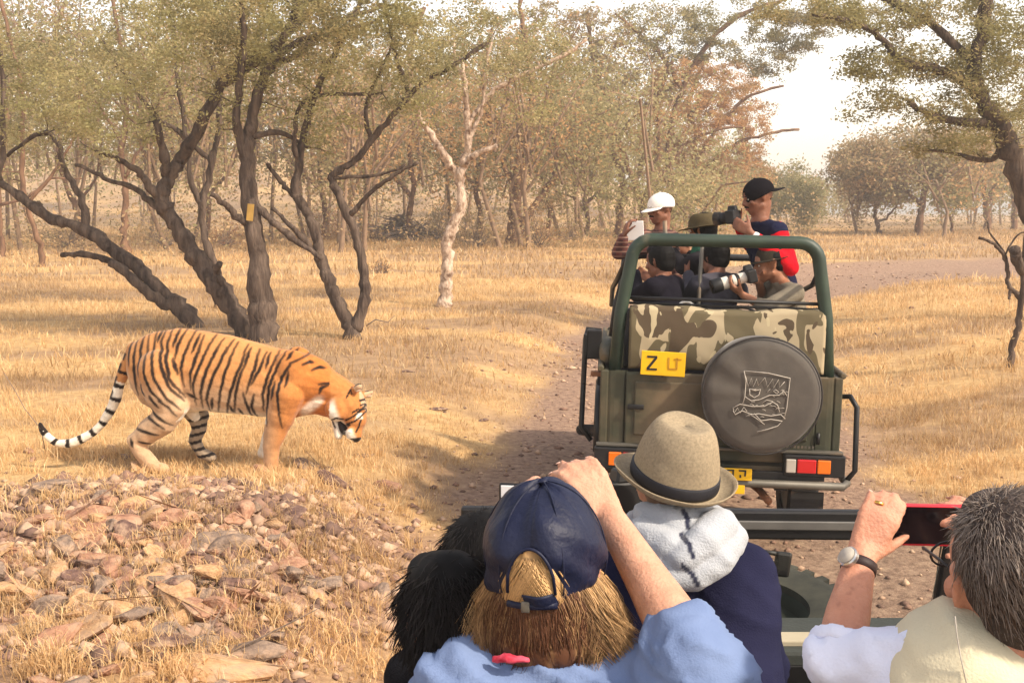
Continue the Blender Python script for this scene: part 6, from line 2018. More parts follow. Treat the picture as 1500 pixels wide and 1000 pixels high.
# ------------------------------------------------------------------ our own vehicle
M_DARKOLIVE = mat('dark_olive_paint', srgb(34, 38, 32), c2=srgb(50, 54, 44), rough=.7, vscale=3, spec=.2, wear=(srgb(92, 80, 62), 3, .6))


def own_vehicle():
    base = np.array([.54, 1.2, 0])
    root = thing('open_safari_vehicle', 'our own open vehicle, dark windscreen bar and bonnet in front of the onlookers', 'jeep', base)
    cx = .54
    pz = lambda py, Y: at(750, py, Y)[2]
    # windscreen frame
    Y = 3.02
    L, Rr = at(683, 760, Y), at(1399, 772, Y)
    zt = .5 * (L[2] + Rr[2])
    m = MB()
    m.box(((L[0] + Rr[0]) / 2, Y, zt), (Rr[0] - L[0] + .03, .035, .085), rotm('Y', .010)); 
    for x in (L[0], Rr[0]): m.box((x, Y + .06, zt - .21), (.045, .035, .40), rotm('X', .20))
    m.box(((L[0] + Rr[0]) / 2, Y + .13, zt - .41), (Rr[0] - L[0] + .03, .04, .05))
    wf = m.build('windscreen_frame', M_BLACK, root, smooth=False, bevel=.008)
    m = MB(); m.box(((L[0] + Rr[0]) / 2, Y - .022, zt + .002), (Rr[0] - L[0] - .02, .008, .026), rotm('Y', .010)); m.build('frame_highlight', mat('highlight_grey', srgb(112, 110, 106), rough=.5, metal=.5, vary=.2), wf, smooth=False, bevel=.003)  # pale grey strip painting in the highlight along the dark bar
    m = MB(); R = rotm('X', .30); m.box(((L[0] + Rr[0]) / 2, Y + .068, zt - .22), (Rr[0] - L[0] - .05, .005, .345), rotm('X', .32)); m.build('glass_pane', M_GLASS, wf, smooth=False)
    # dashboard
    m = MB(); m.box((cx, 2.99, .985), (1.28, .26, .05)); m.box((cx, 2.92, .84), (1.26, .10, .26)); db = m.build('dashboard', mat('grey_dashboard', srgb(56, 60, 56), rough=.7, vary=.15, bump=.1, bscale=80), root, smooth=False, bevel=.012)
    m = MB(); m.box((cx, 2.93, 1.016), (1.22, .07, .018)); m.build('dash_trim', mat('beige_trim', srgb(170, 160, 136), rough=.7, vary=.1), db, smooth=False, bevel=.004)
    m = MB(); m.box((cx, 2.868, .94), (1.18, .018, .06)); m.build('dash_tray', M_BLACK, db, smooth=False, bevel=.004)
    cx0, cx = cx, cx - .42
    m = MB(); m.lathe([(.17, -.012), (.182, 0), (.17, .012), (.158, 0)], (cx + .33, 2.62, 1.02), rotm('X', .75), n=28, close=True)
    m.tube([(cx + .33, 2.62, 1.02), (cx + .33, 2.90, .86)], .016, 8); m.tube([(cx + .17, 2.62, 1.02), (cx + .49, 2.62, 1.02)], .010, 6); m.build('steering_wheel', M_BLACK, root)
    cx = cx0
    # bonnet, wings
    m = MB()
    rings = []
    for y, w, z0, z1 in ((3.16, .58, .50, .78), (3.3, .57, .50, .77), (3.5, .56, .50, .76), (3.68, .54, .48, .74), (3.74, .51, .48, .66)):
        r = []
        for k in range(20):
            a = 2 * PI * k / 20; ca, sa = math.cos(a), math.sin(a)
            r.append((cx + np.sign(ca) * abs(ca) ** .35 * w, y, (z0 + z1) / 2 + np.sign(sa) * abs(sa) ** .4 * (z1 - z0) / 2))
        rings.append(np.array(r))
    m.loft(rings); bn = m.build('bonnet', M_DARKOLIVE, root, autosmooth=35)
    for s in (-1, 1):
        m = MB(); arc = [(3.06, .40), (3.10, .56), (3.20, .66), (3.36, .70), (3.54, .69), (3.70, .60), (3.78, .46)]
        V = []
        for y, z in arc: V += [(cx + s * .55, y, z), (cx + s * .72, y, z), (cx + s * .72, y, z - .05), (cx + s * .55, y, z - .03)]
        F = [(4 * i + k, 4 * i + (k + 1) % 4, 4 * i + 4 + (k + 1) % 4, 4 * i + 4 + k) for i in range(len(arc) - 1) for k in range(4)]
        m.add(V, F); m.build('front_wing', M_DARKOLIVE, root, smooth=False)
    # tub
    m = MB()
    for s in (-1, 1): m.box((cx + s * .70, 1.2, .82), (.05, 3.5, .50))
    m.box((cx, 1.2, .58), (1.40, 3.5, .05)); m.box((cx, -.54, .82), (1.40, .05, .5)); m.build('body', M_OLIVE, root, smooth=False, bevel=.01)
    for s in (-1, 1):
        m = MB(); m.tube([(cx + s * .70, -.5, 1.09), (cx + s * .70, 2.9, 1.09)], .02, 8); m.build('side_rail', M_BLACK, root)
    for y, z in ((2.40, .82), (1.72, .86), (1.05, .98)):
        m = MB(); m.box((cx, y, z), (1.26, .42, .12)); 
        m.build('bench_seat', M_SEAT, root, smooth=False, bevel=.03)
        m = MB(); m.box((cx, y - .22, z + .20), (1.26, .07, .34)); m.build('bench_back', M_SEAT, root, smooth=False, bevel=.03)
    for y in (.25, 3.42):
        for s in (-1, 1): wheel(root, (cx + s * .62, y, .30), 'wheel', r=.30, w=.18)
    for y in (.25, 3.42):
        m = MB(); m.tube([(cx - .6, y, .36), (cx + .6, y, .36)], .045, 10); m.build('axle', M_BLACK, root)
    # mirror on the right wing
    c = at(1146, 826, 3.45)
    m = MB(); m.box(c, (.055, .02, .085), rotm('Y', .12)); mo = m.build('side_mirror', M_BLACK, root, smooth=False, bevel=.014)
    m = MB(); m.tube([c + np.array([-.02, 0, .035]), c + np.array([-.07, .02, .040]), c + np.array([-.10, .05, -.05]), (c[0] - .13, 3.45, .78)], .008, 8); m.build('mirror_arm', M_BLACK, mo)
    # spare tyre lying on the bonnet
    c = np.array([.78, 3.46, .86])
    Rt = rotm('X', .12)
    r, w = .34, .16
    m = MB(); m.lathe([(r * .56, -w * .42), (r * .80, -w * .5), (r * .95, -w * .44), (r, -w * .30), (r, w * .30), (r * .95, w * .44), (r * .80, w * .5), (r * .56, w * .42)], c, Rt, n=48, close=True)
    for k in range(34):
        a = 2 * PI * k / 34
        for s in (-1, 1):
            p = c + Rt @ np.array([math.cos(a) * r * .985, math.sin(a) * r * .985, s * w * .30]); m.box(p, (.035, .034, w * .28), Rt @ rotm('Z', a))
    ty = m.build('spare_tyre', mat('dusty_tyre', srgb(36, 37, 32), rough=.9, vary=.3, c2=srgb(66, 64, 54), vscale=9), root, autosmooth=40)
    m = MB(); m.lathe([(0, .0), (r * .5, .0), (r * .57, w * .3), (r * .60, w * .34), (r * .60, -w * .36), (0, -w * .38)], c, Rt, n=32); m.build('rim', M_DARKOLIVE, ty, autosmooth=40)
    return root


# ------------------------------------------------------------------ people in our vehicle, seen from behind
M_HAIRATTR = mat('hair_strands', (1, 1, 1), attr=True, rough=.55, vary=.1, vscale=30, spec=.22)


def strands(paths, r0, cols, name, parent, mtl=None):
    """paths (n, m, 3): thin tapered three-sided locks"""
    n, m, _ = paths.shape
    V = np.zeros((n, m, 3, 3)); r0 = np.asarray(r0) * np.ones(n)
    t = np.gradient(paths, axis=1); t /= np.linalg.norm(t, axis=2, keepdims=True) + 1e-9
    up = np.array([.31, .77, .21]); x = np.cross(t, up); x /= np.linalg.norm(x, axis=2, keepdims=True) + 1e-9; y = np.cross(t, x)
    taper = (1 - np.linspace(0, 1, m) ** 2 * .85)[None, :, None]
    for k in range(3):
        a = 2 * PI * k / 3
        V[:, :, k] = paths + (x * math.cos(a) + y * math.sin(a)) * r0[:, None, None] * taper
    idx = (np.arange(n)[:, None, None] * m + np.arange(m - 1)[None, :, None]) * 3 + np.arange(3)[None, None, :]
    nx = (np.arange(n)[:, None, None] * m + np.arange(m - 1)[None, :, None]) * 3 + ((np.arange(3) + 1) % 3)[None, None, :]
    F = np.stack([idx, nx, nx + 3, idx + 3], -1).reshape(-1, 4)
    C = np.repeat(cols, m * 3, axis=0)
    return mesh_obj(name, V.reshape(-1, 3), F, mtl or M_HAIRATTR, parent, smooth=True, col=C, kind='stuff')


def torso_down(B, N, sh, hip, rs, rh):
    B.cap(sh[0], sh[1], rs, rs); B.cap(N, sh[0], rs * .9, rs); B.cap(N, sh[1], rs * .9, rs)
    for e in (0, 1):
        B.cap(sh[e] * .8 + N * .2 - np.array([0, 0, .03]), hip + (sh[e] - N) * .55, rs * 1.5, rh)
    B.cap(N - np.array([0, 0, .10]), hip, rs * 1.6, rh * 1.1)


def seated_legs(B, hip, fwd, r=.085):
    fwd = unit(fwd); br = np.cross(fwd, (0, 0, 1.0))
    for e in (-1, 1):
        k = hip + fwd * .42 + br * e * .12; f = np.array([k[0], k[1] + .03, .66])
        B.cap(hip + br * e * .09, k, r, r * .75); B.cap(k, f, r * .75, r * .55); B.cap(f, f + fwd * .15, r * .5, r * .45)


def fore_people():
    P = at
    # ============ woman with the navy cap
    s = 1.09
    Hc = P(800, 836, 1.76); R = frame((.22, .97, -.05)) @ rotm('Y', -.03)
    hip = P(815, 1000, 1.66) * np.array([1, 1, 0]) + np.array([0, 0, 1.06]); root = thing('person', 'fair haired woman in a navy cap and light blue shirt raising a phone', 'person', (hip[0], hip[1], .98))
    N = P(800, 952, 1.735)
    shR, shL = P(945, 1002, 1.69), P(672, 1008, 1.70)
    E, W = P(1030, 985, 1.60), P(893, 757, 1.90)
    EL, WL = P(745, 1040, 1.86), P(772, 800, 1.96)
    B = MB(); head_prims(B, Hc, R, s, N, .052)
    torso_down(B, N, (shL, shR), hip, .045, .11)
    B.path([shR, E, (E * .55 + W * .45), W], [.052, .056, .042, .027]); B.path([shL, EL, WL], [.045, .04, .026])
    d = P(848, 698, 1.965) - W
    tp_ = hand_prims(B, W, P(866, 712, 1.93) - W, (-.35, .90, -.10), 1, 1.0, ((.55, .45, .3), (.5, .45, .3), (.5, .5, .3), (.35, .5, .4)), spread=.3)
    hand_prims(B, WL, (-.15, .2, .9), (.6, .7, 0), -1, .95, (.6, .7, .4))
    seated_legs(B, hip, (.1, 1, 0)); B.skin('body', M_SKIN_FAIR, root, .0062, 3)
    face_parts(root, Hc, R, s); nails(root, tp_)
    # shirt
    M_BLUE = fabric('light_blue_cotton', srgb(98, 116, 154), c2=srgb(120, 138, 174), sc=4, bump=.15)
    B = MB(); torso_down(B, N - np.array([0, 0, .012]), (shL, shR), hip, .064, .135)
    B.cap(shR, E, .074, .074); B.cap(E, E * .86 + W * .14, .074, .062); B.cap(shL, EL, .062, .055); B.cap(EL, EL * .6 + WL * .4, .054, .048)
    B.skin('shirt', M_BLUE, root, .0095, 3, post=folds(.022, 8, 5, (1, 1, .9)))
    m = MB()
    for k in range(2): m.lathe([(.058, 0), (.078, -.006), (.082, .020), (.072, .040), (.060, .038)], N + np.array([0, -.004, -.008 - k * .002]), frame((.1, 1, -.15)), n=40, close=True)
    m.skin('collar', M_BLUE, root, .006, 2, post=folds(.004, 18, 2))
    m = MB(); m.cap(P(1000, 985, 1.60), P(1075, 960, 1.60), .006); 
    # red patterned scarf showing at the nape
    sc_ = mat('red_print_cloth', srgb(170, 24, 50), c2=srgb(214, 90, 110), rough=.9, vscale=60, vary=.4)
    m = MB(); m.path([P(722, 964, 1.65), P(744, 963, 1.64), P(772, 966, 1.64)], [.005, .007, .005]); m.skin('red_neckcloth', sc_, root, .005, 2, post=folds(.004, 40, 3))
    # hair: base mass + locks
    blond, brown, dark = np.array(srgb(192, 154, 106)), np.array(srgb(92, 60, 42)), np.array(srgb(48, 30, 22))
    B = MB(); g = lambda *p: local(Hc, R, np.array(p) * s)
    B.ell(g(0, -.020, .025), np.array((.080, .098, .088)) * s, R); B.ell(g(0, -.045, -.045), np.array((.088, .062, .075)) * s, R)
    B.ell(g(-.055, -.01, -.055), np.array((.036, .06, .07)) * s, R); B.ell(g(.055, -.01, -.055), np.array((.036, .06, .07)) * s, R); B.ell(g(0, -.062, -.085), np.array((.082, .045, .050)) * s, R)
    def hc_(co):
        l = (co - Hc) @ R / s
        st = noise3(np.stack([np.arctan2(l[:, 0], -l[:, 1]) * .35, l[:, 2] * .06, l[:, 2] * 0], 1), 46, 3)
        k = np.clip(sstep(.05, .08, np.abs(l[:, 0])) + sstep(-.01, .02, l[:, 2]) + st * .45, 0, 1)[:, None]
        return (brown * (1 - k) + blond * k) * (1 + .25 * st[:, None])
    B.skin('hair', M_HAIRATTR, root, .006, 2, colf=hc_, post=lambda co, nr: co + nr * (noise3((co - Hc) @ R * np.array([1, 1, .12]), 90, 3) * .003)[:, None])
    rs = np.random.default_rng(8); n, m_ = 9000, 6
    nc = 150; ca = rs.uniform(-2.3, 2.3, nc); cl_, cf, cc_, ct = rs.uniform(.74, 1.12, nc), rs.normal(0, .012, nc) + .030 * (rs.uniform(0, 1, nc) < .35) * (np.abs(ca) > 1.0), rs.normal(0, .05, nc), rs.normal(0, .25, nc)
    w = rs.integers(0, nc, n); a0 = ca[w] + rs.normal(0, .09, n)
    ln = cl_[w] * rs.uniform(.9, 1.06, n); zr = rs.uniform(-.050, .0, n)
    pth = np.zeros((n, m_, 3))
    for i, t in enumerate(np.linspace(0, 1, m_)):
        aa = a0 + (ca[w] - a0) * .55 * t + cc_[w] * math.sin(t * 4.2) + .05 * rs.normal(0, .25, n) * t
        out = .019 * math.sin(min(1, t * 1.8) * PI / 2) - .012 * t ** 2 + (.000 + cf[w] * .9 + .012 * np.abs(np.sin(a0)) ** 2) * t ** 2 + rs.normal(0, .0022, n) * t
        tuck = -.034 * t ** 2 * np.cos(aa) ** 2 * (np.abs(aa) < 1.3)
        pth[:, i, 0] = np.sin(aa) * (.083 + out * 1.25); pth[:, i, 1] = -np.cos(aa) * (.100 + out * .6 + tuck) - .005
        pth[:, i, 2] = zr - t * .086 * ln
    k = np.clip(sstep(.50, 1.15, np.abs(a0)) * .9 + ct[w] + rs.normal(0, .12, n), 0, 1)[:, None]
    tipf = rs.uniform(.8, 1.15, (n, 1))
    dk = np.clip(rs.normal(.18, .2, n), 0, .6)[:, None]
    cols = ((brown * (1 - k) + blond * k) * (1 - dk) + dark * dk) * tipf
    strands(pth * s @ R.T + Hc, .00092 * rs.uniform(.6, 1.2, n), cols, 'hair_locks', root)
    # locks in the cap opening, combed sideways
    n = 500; a = rs.uniform(-.55, .55, n); z = rs.uniform(-.035, .05, n); pth = np.zeros((n, 5, 3))
    for i, t in enumerate(np.linspace(0, 1, 5)):
        el = np.clip((z - .02 - t * .035) / .092, -.95, .95); rr = np.sqrt(1 - el ** 2) * 1.01
        aa = a + .30 * (t - .5) * np.sign(a + .01)
        pth[:, i] = np.stack([np.sin(aa) * .082 * rr, -np.cos(aa) * .102 * rr - .018, z - t * .04], 1)
    cols = blond * rs.uniform(.6, 1.2, (n, 1)); strands(pth * s @ R.T + Hc, .0016, cols, 'hair_locks', root)
    M_NAVY = mat('navy_cap_cloth', srgb(16, 20, 40), c2=srgb(26, 32, 58), rough=.5, vscale=5, bump=.2, bscale=60, spec=.25)
    cp = cap_hat(root, Hc, R, M_NAVY, s=1.15, opening=True, tiltback=.06, wrinkle=.013, res=180)
    m = MB(); Rc = R @ rotm('X', .06); c0 = local(Hc, R, (0, -.012, .030 * 1.15))
    pts = []
    for q in np.linspace(-.42, .42, 9):
        aa = PI + q; t = math.radians(-24.5); pts.append(c0 + Rc @ (np.array([math.sin(aa) * math.cos(t) * .0905, math.cos(aa) * math.cos(t) * .1085, math.sin(t) * .104]) * 1.15))
    m.tube(pts, .0065, 8); m.build('strap', M_NAVY, cp)
    def cpt(az, el, rr=1.0):
        return c0 + Rc @ (np.array([math.sin(az) * math.cos(el) * .0895, math.cos(az) * math.cos(el) * .1075, math.sin(el) * .1055]) * 1.15 * rr)
    m = MB(); pts2 = []
    for q in np.linspace(-1, 1, 25):
        v = .90 - .30 * math.sqrt(max(0, 1 - q * q)); pts2.append(cpt(PI + math.radians(22.5) * q, math.radians(90 + (-26 - 90) * v)))
    m.tube(pts2, .0028, 6); m.build('opening_trim', M_NAVY, cp)
    for k in range(6):
        az = PI / 6 + k * PI / 3; m = MB(); m.tube([cpt(az, e_, 1.002) for e_ in np.radians(np.linspace(88, -16, 24))], .0013, 5); m.build('panel_seam', M_NAVY, cp)
    m = MB(); m.box(pts[5] + np.array([0, -.006, 0]), (.014, .004, .018), R); m.build('strap_buckle', M_STEEL, cp, bevel=.002)
    # ring + watch on the raised hand
    K = W + unit(P(866, 712, 1.93) - W) * .088
    gold = mat('gold_metal', srgb(222, 178, 96), rough=.25, metal=1.0, vary=.05)
    m = MB(); ctr = K + unit(P(848, 700, 1.96) - K) * .012; m.lathe([(.0115, -.003), (.013, 0), (.0115, .003)], ctr, np.stack([np.array([0, 1, 0]), np.cross(unit(P(840, 702, 1.965) - K), (0, 1, 0)), unit(P(840, 702, 1.965) - K)], 1), n=16, close=True)
    m.ell(ctr + np.array([0, -.012, .004]), .0045); m.build('ring', gold, root)
    # her phone, seen over the cap
    pc = P(795, 737, 1.99); t = thing('phone', 'white rimmed phone held up behind the navy cap', 'phone', pc)
    Rp = frame((.12, .99, .05)); white = mat('white_phone_glass', srgb(226, 226, 228), rough=.2, vary=.02, coat=.5); scr = mat('dark_screen', srgb(24, 24, 30), rough=.08, vary=.3, vscale=12)
    m = MB(); m.box(pc, (.164, .009, .075), Rp); ph = m.build('phone_case', M_BLACK, t, smooth=False, bevel=.004)
    m = MB(); m.box(pc + Rp @ np.array([0, -.0052, 0]), (.156, .002, .069), Rp); m.build('bezel', white, ph, smooth=False, bevel=.001)
    m = MB(); m.box(pc + Rp @ np.array([.004, -.0066, 0]), (.112, .001, .062), Rp); m.build('screen', scr, ph, smooth=False)

    # ============ black haired person at the left
    s = .97
    Hc = P(652, 906, 1.84); R = frame((-.55, .83, -.12)); hip = np.array([Hc[0], Hc[1] - .08, 1.04]); root = thing('person', 'person with shaggy black hair, back of the head low left of the navy cap', 'person', (hip[0], hip[1], .98))
    N = Hc + np.array([.0, -.015, -.165]); shL, shR = N + np.array([-.155, .0, -.05]), N + np.array([.15, .05, -.06])
    B = MB(); head_prims(B, Hc, R, s, N); torso_down(B, N, (shL, shR), hip, .045, .11)
    e1, w1 = shL + np.array([.03, .16, -.22]), shL + np.array([.08, .40, -.10]); e2, w2 = shR + np.array([.0, .18, -.2]), shR + np.array([-.10, .40, -.10])
    B.path([shL, e1, w1], [.045, .038, .026]); B.path([shR, e2, w2], [.045, .038, .026])
    hand_prims(B, w1, (.2, .7, .6), (.8, .3, 0), 1, 1, (.5, .6, .4)); hand_prims(B, w2, (-.2, .7, .6), (-.8, .3, 0), -1, 1, (.5, .6, .4))
    seated_legs(B, hip, (-.1, 1, 0)); B.skin('body', M_SKIN_TAN, root, .012, 2); face_parts(root, Hc, R, s)
    B = MB(); torso_down(B, N - np.array([0, 0, .01]), (shL, shR), hip, .060, .13); B.path([shL, e1, e1 * .4 + w1 * .6], [.062, .055, .045]); B.path([shR, e2, e2 * .4 + w2 * .6], [.062, .055, .045])
    B.lathe([(.056, 0), (.070, 0), (.068, .034), (.058, .034)], N, None, n=20, close=True)
    B.skin('shirt', fabric('pale_blue_cotton', srgb(150, 168, 200), c2=srgb(180, 196, 222), sc=4), root, .011, 3, post=folds(.008, 8, 9))
    short_hair(root, Hc, R, M_HAIRBLACK, s=s * .97, vol=.003, fringe=True)
    n, m_ = 5200, 5
    rs = np.random.default_rng(18)
    v = rs.normal(size=(n, 3)); v /= np.linalg.norm(v, axis=1)[:, None]; v = v[(v[:, 1] < .45) | (v[:, 2] > .3)]; v = v[v[:, 2] > -.9]; n = len(v)
    p0 = v * np.array([.083, .098, .102]) + np.array([0, -.020, .020]); p0[:, 2] = np.where(p0[:, 2] < -.05, p0[:, 2] * 1.15, p0[:, 2])
    dr = v * .32 + np.array([0, -.15, -.95]) + rs.normal(0, .26, (n, 3)); dr /= np.linalg.norm(dr, axis=1)[:, None]
    ln = rs.uniform(.025, .060, n); pth = np.zeros((n, m_, 3)); cur = p0.copy(); vel = v * .42 + dr * .8
    for i in range(m_):
        pth[:, i] = cur; vel = vel * .75 + dr * .35 + rs.normal(0, .06, (n, 3)); vel /= np.linalg.norm(vel, axis=1)[:, None]; cur = cur + vel * (ln / (m_ - 1))[:, None]
    strands(pth * s @ R.T + Hc, .00105, np.tile([.008, .006, .006], (n, 1)) * rs.uniform(.5, 1.6, (n, 1)), 'hair_locks', root)

    # ============ second dark head further forward
    Hc = P(706, 842, 2.40); R = frame((-.2, .97, -.05)); hip = np.array([Hc[0], Hc[1] - .05, 1.0]); root = thing('person', 'person with smooth black hair just beyond the shaggy head, half behind the navy cap', 'person', (hip[0], hip[1], .93))
    N = Hc + np.array([.0, -.015, -.175]); shL, shR = N + np.array([-.16, .0, -.06]), N + np.array([.16, .0, -.06])
    B = MB(); head_prims(B, Hc, R, 1.05, N); torso_down(B, N, (shL, shR), hip, .045, .11)
    e1, w1 = shL + np.array([.0, .12, -.24]), shL + np.array([.06, .36, -.18]); e2, w2 = shR + np.array([.0, .12, -.24]), shR + np.array([-.06, .36, -.18])
    B.path([shL, e1, w1], [.045, .038, .026]); B.path([shR, e2, w2], [.045, .038, .026]); hand_prims(B, w1, (.2, .8, .3), (.6, 0, -.5), 1, 1, (.5, .6, .4)); hand_prims(B, w2, (-.2, .8, .3), (-.6, 0, -.5), -1, 1, (.5, .6, .4))
    seated_legs(B, hip, (0, 1, 0)); B.skin('body', M_SKIN_BROWN, root, .012, 2); face_parts(root, Hc, R, 1.05)
    B = MB(); torso_down(B, N - np.array([0, 0, .01]), (shL, shR), hip, .060, .13); B.path([shL, e1, w1], [.062, .055, .04]); B.path([shR, e2, w2], [.062, .055, .04])
    B.skin('shirt', fabric('black_shirt_cloth', srgb(26, 26, 30)), root, .012, 3, post=folds(.007, 8, 9))
    short_hair(root, Hc, R, M_HAIRBLACK, s=1.1, vol=.010)
    v = rs.normal(size=(1500, 3)); v /= np.linalg.norm(v, axis=1)[:, None]; v = v[(v[:, 1] < .3) | (v[:, 2] > .3)]; n = len(v)
    p0 = v * np.array([.093, .104, .105]) + np.array([0, -.02, .03]); d_ = np.cross(v, np.cross(np.array([0, -.3, -1.0]), v)) + v * .3 + rs.normal(0, .12, (n, 3))
    pth = p0[:, None] + d_[:, None] * np.linspace(0, .03, 4)[None, :, None]
    strands(pth * 1.1 @ R.T + Hc, .0009, np.tile([.010, .008, .008], (n, 1)), 'hair_locks', root)

    # ============ man in the straw fedora
    Hc = P(985, 716, 2.42); R = frame((-.10, .98, -.02)); hip = np.array([P(1005, 900, 2.3)[0], 2.30, 1.0]); root = thing('person', 'man in a beige straw fedora with black band, grey hood and navy top', 'person', (hip[0], hip[1], .93))
    N = P(988, 806, 2.41); shR, shL = P(1092, 842, 2.38), P(893, 862, 2.40)
    eR, wR = P(1108, 975, 2.45), P(1010, 830, 2.70); eL, wL = P(900, 960, 2.55), P(942, 790, 2.66)
    B = MB(); head_prims(B, Hc, R, 1.0, N, .058); torso_down(B, N, (shL, shR), hip, .050, .12); B.path([shR, eR, wR], [.048, .040, .027]); B.path([shL, eL, wL], [.048, .040, .027])
    hand_prims(B, wL, (-.3, .2, .9), (-.1, .9, 0), 1, 1, (.6, .7, .4)); hand_prims(B, wR, (-.3, .2, .9), (-.1, .9, 0), -1, 1, (.6, .7, .4))
    seated_legs(B, hip, (0, 1, 0)); B.skin('body', M_SKIN_FAIR, root, .010, 2); face_parts(root, Hc, R)
    short_hair(root, Hc, R, mat('brown_hair', srgb(96, 72, 54), rough=.6, vary=.3, vscale=60), s=.97)
    straw = straw_mat()
    o, c0, Rt = brim_hat(root, Hc, R, straw, s=1.0, crown_h=.150, crown_r=(.098, .114), brim_w=.038, name='straw_hat', band=mat('black_ribbon', srgb(20, 20, 30), rough=.55, vary=.2, bump=.3, bscale=400, stretch=(1, 1, 6)), pinch=.034, droop=.012, up=.014, tilt=(.24, .12), res=96, z0=.024, taper=.80)
    M_NAVYTOP = fabric('navy_jersey', srgb(28, 29, 50), c2=srgb(40, 41, 66), sc=3, bump=.2)
    B = MB(); torso_down(B, N - np.array([0, 0, .01]), (shL, shR), hip, .068, .155); B.path([shR, eR, wR * .8 + eR * .2], [.074, .066, .045]); B.path([shL, eL, wL * .8 + eL * .2], [.070, .062, .045])
    B.cap(shR * .6 + N * .4 - np.array([0, 0, .06]), P(1060, 1010, 2.30), .10, .13)
    B.skin('navy_top', M_NAVYTOP, root, .012, 4, post=folds(.014, 5, 12, (1, 1, .5)))
    # hood lying on the back
    B = MB()
    B.path([P(930, 760, 2.44), P(921, 785, 2.36), P(948, 818, 2.27), P(985, 845, 2.22), P(1018, 846, 2.22), P(1048, 818, 2.25), P(1066, 788, 2.32), P(1058, 766, 2.40), P(1040, 752, 2.46)],
           [.022, .032, .036, .030, .030, .036, .040, .034, .025])
    B.path([P(945, 752, 2.36), P(985, 762, 2.31), P(1030, 752, 2.36)], [.028, .034, .028])
    B.path([P(942, 780, 2.31), P(980, 805, 2.26), P(1005, 830, 2.24)], [.036, .044, .036]); B.path([P(1052, 770, 2.30), P(1030, 795, 2.25), P(998, 820, 2.22)], [.040, .040, .030])
    B.cap(P(990, 780, 2.32), P(1000, 820, 2.28), .06, .05)
    lines = [[(1001, 748), (1007, 758), (1008, 772)], [(998, 783), (1010, 798), (1015, 815)], [(1000, 828), (1014, 840), (1022, 856)]]
    def hood_col(co):
        Y = co[:, 1]; rel = co - np.array([0, 0, CAMZ]); dep = rel[:, 1] * CP - rel[:, 2] * SP
        px = 750 + FPX * rel[:, 0] / dep; py = 500 - FPX * (rel[:, 2] * CP + rel[:, 1] * SP) / dep
        base = np.tile(np.array(srgb(166, 170, 176)), (len(co), 1)); S = np.zeros(len(co))
        for q in lines:
            for i in range(len(q) - 1):
                a, b = np.array(q[i], float), np.array(q[i + 1], float); d = b - a; Pp = np.stack([px, py], 1)
                t = np.clip(((Pp - a) @ d) / (d @ d), 0, 1); dd = np.linalg.norm(Pp - (a + t[:, None] * d), axis=1); S = np.maximum(S, sstep(4.4, 3.0, dd) * (Y < 2.36))
        return base * (1 - S[:, None]) + np.array(srgb(34, 38, 60)) * S[:, None]
    B.skin('hood', mat('grey_fleece', (1, 1, 1), attr=True, rough=.95, vary=.06, vscale=8, bump=.3, bscale=220, sheen=.2), root, .0050, 4, post=folds(.006, 9, 6), colf=hood_col)
    m = MB(); m.tube([P(938, 735, 2.38), P(944, 752, 2.36), P(952, 765, 2.35)], .0016, 5); m.build('mask_string', M_CHALK, root)
    cc = P(912, 728, 2.64); dslr('dslr_camera', 'black camera just left of the straw fedora', cc, (-.3, .95, -.1), s=1.0)

    # ============ grey haired man at the right
    s = 1.06
    Hc = P(1484, 856, 1.43); R = frame((-.07, .99, .0)) @ rotm('Y', -.06)
    hip = np.array([P(1470, 900, 1.36)[0], 1.34, 1.12]); root = thing('person', 'grey haired man in white sleeves, cream vest and watch, at the right edge', 'person', (hip[0], hip[1], 1.03))
    N = P(1462, 975, 1.41); shL, shR = P(1345, 985, 1.43), P(1605, 1010, 1.38)
    E, W = P(1226, 972, 1.50), P(1262, 812, 1.615); ER, WR = P(1590, 960, 1.55), P(1456, 786, 1.70)
    B = MB(); head_prims(B, Hc, R, s, N, .060); torso_down(B, N, (shL, shR), hip, .050, .13)
    B.path([shL, E, E * .55 + W * .45, W], [.046, .036, .033, .0225]); B.path([shR, ER, WR], [.05, .042, .027])
    dL = P(1291, 752, 1.635) - W
    tp_ = hand_prims(B, W, dL, (.32, .93, .0), -1, .80, ((.35, .55, .55), (.30, .6, .55), (.30, .6, .55), (.25, .6, .5)), spread=.12, thumb_dir=(.74, .50, .12), thumb_curl=.1)
    hand_prims(B, WR, P(1412, 752, 1.67) - WR, (-.35, .75, -.3), 1, .78, ((.3, .5, .4), (.35, .5, .4), (.45, .6, .4), (.5, .6, .4)), spread=.2)
    seated_legs(B, hip, (0, 1, 0)); B.skin('body', M_SKIN_RED, root, .0058, 3)
    face_parts(root, Hc, R, s); nails(root, tp_, .8)
    g = lambda *p: local(Hc, R, np.array(p) * s)
    # hair
    grey, gbr = np.array(srgb(158, 146, 136)), np.array(srgb(98, 76, 60))
    B = MB(); B.ell(g(0, -.022, .036), np.array((.081, .096, .092)) * s, R); B.ell(g(0, -.052, -.012), np.array((.068, .052, .060)) * s, R); B.ell(g(0, .03, .088), np.array((.05, .045, .03)) * s, R)
    B.skin('hair', mat('grey_brown_hair', srgb(62, 50, 44), rough=.7, vary=.3, vscale=50, bump=.5, bscale=200), root, .006, 2)
    rs = np.random.default_rng(28); n, m_ = 10000, 4
    v = rs.normal(size=(n, 3)); v /= np.linalg.norm(v, axis=1)[:, None]
    v = v[((v[:, 1] < .15) & (v[:, 2] > -.75)) | (v[:, 2] > .45)]; v = v[~((np.abs(v[:, 0]) > .72) & (v[:, 1] > -.25) & (v[:, 2] < -.05))]; n = len(v)
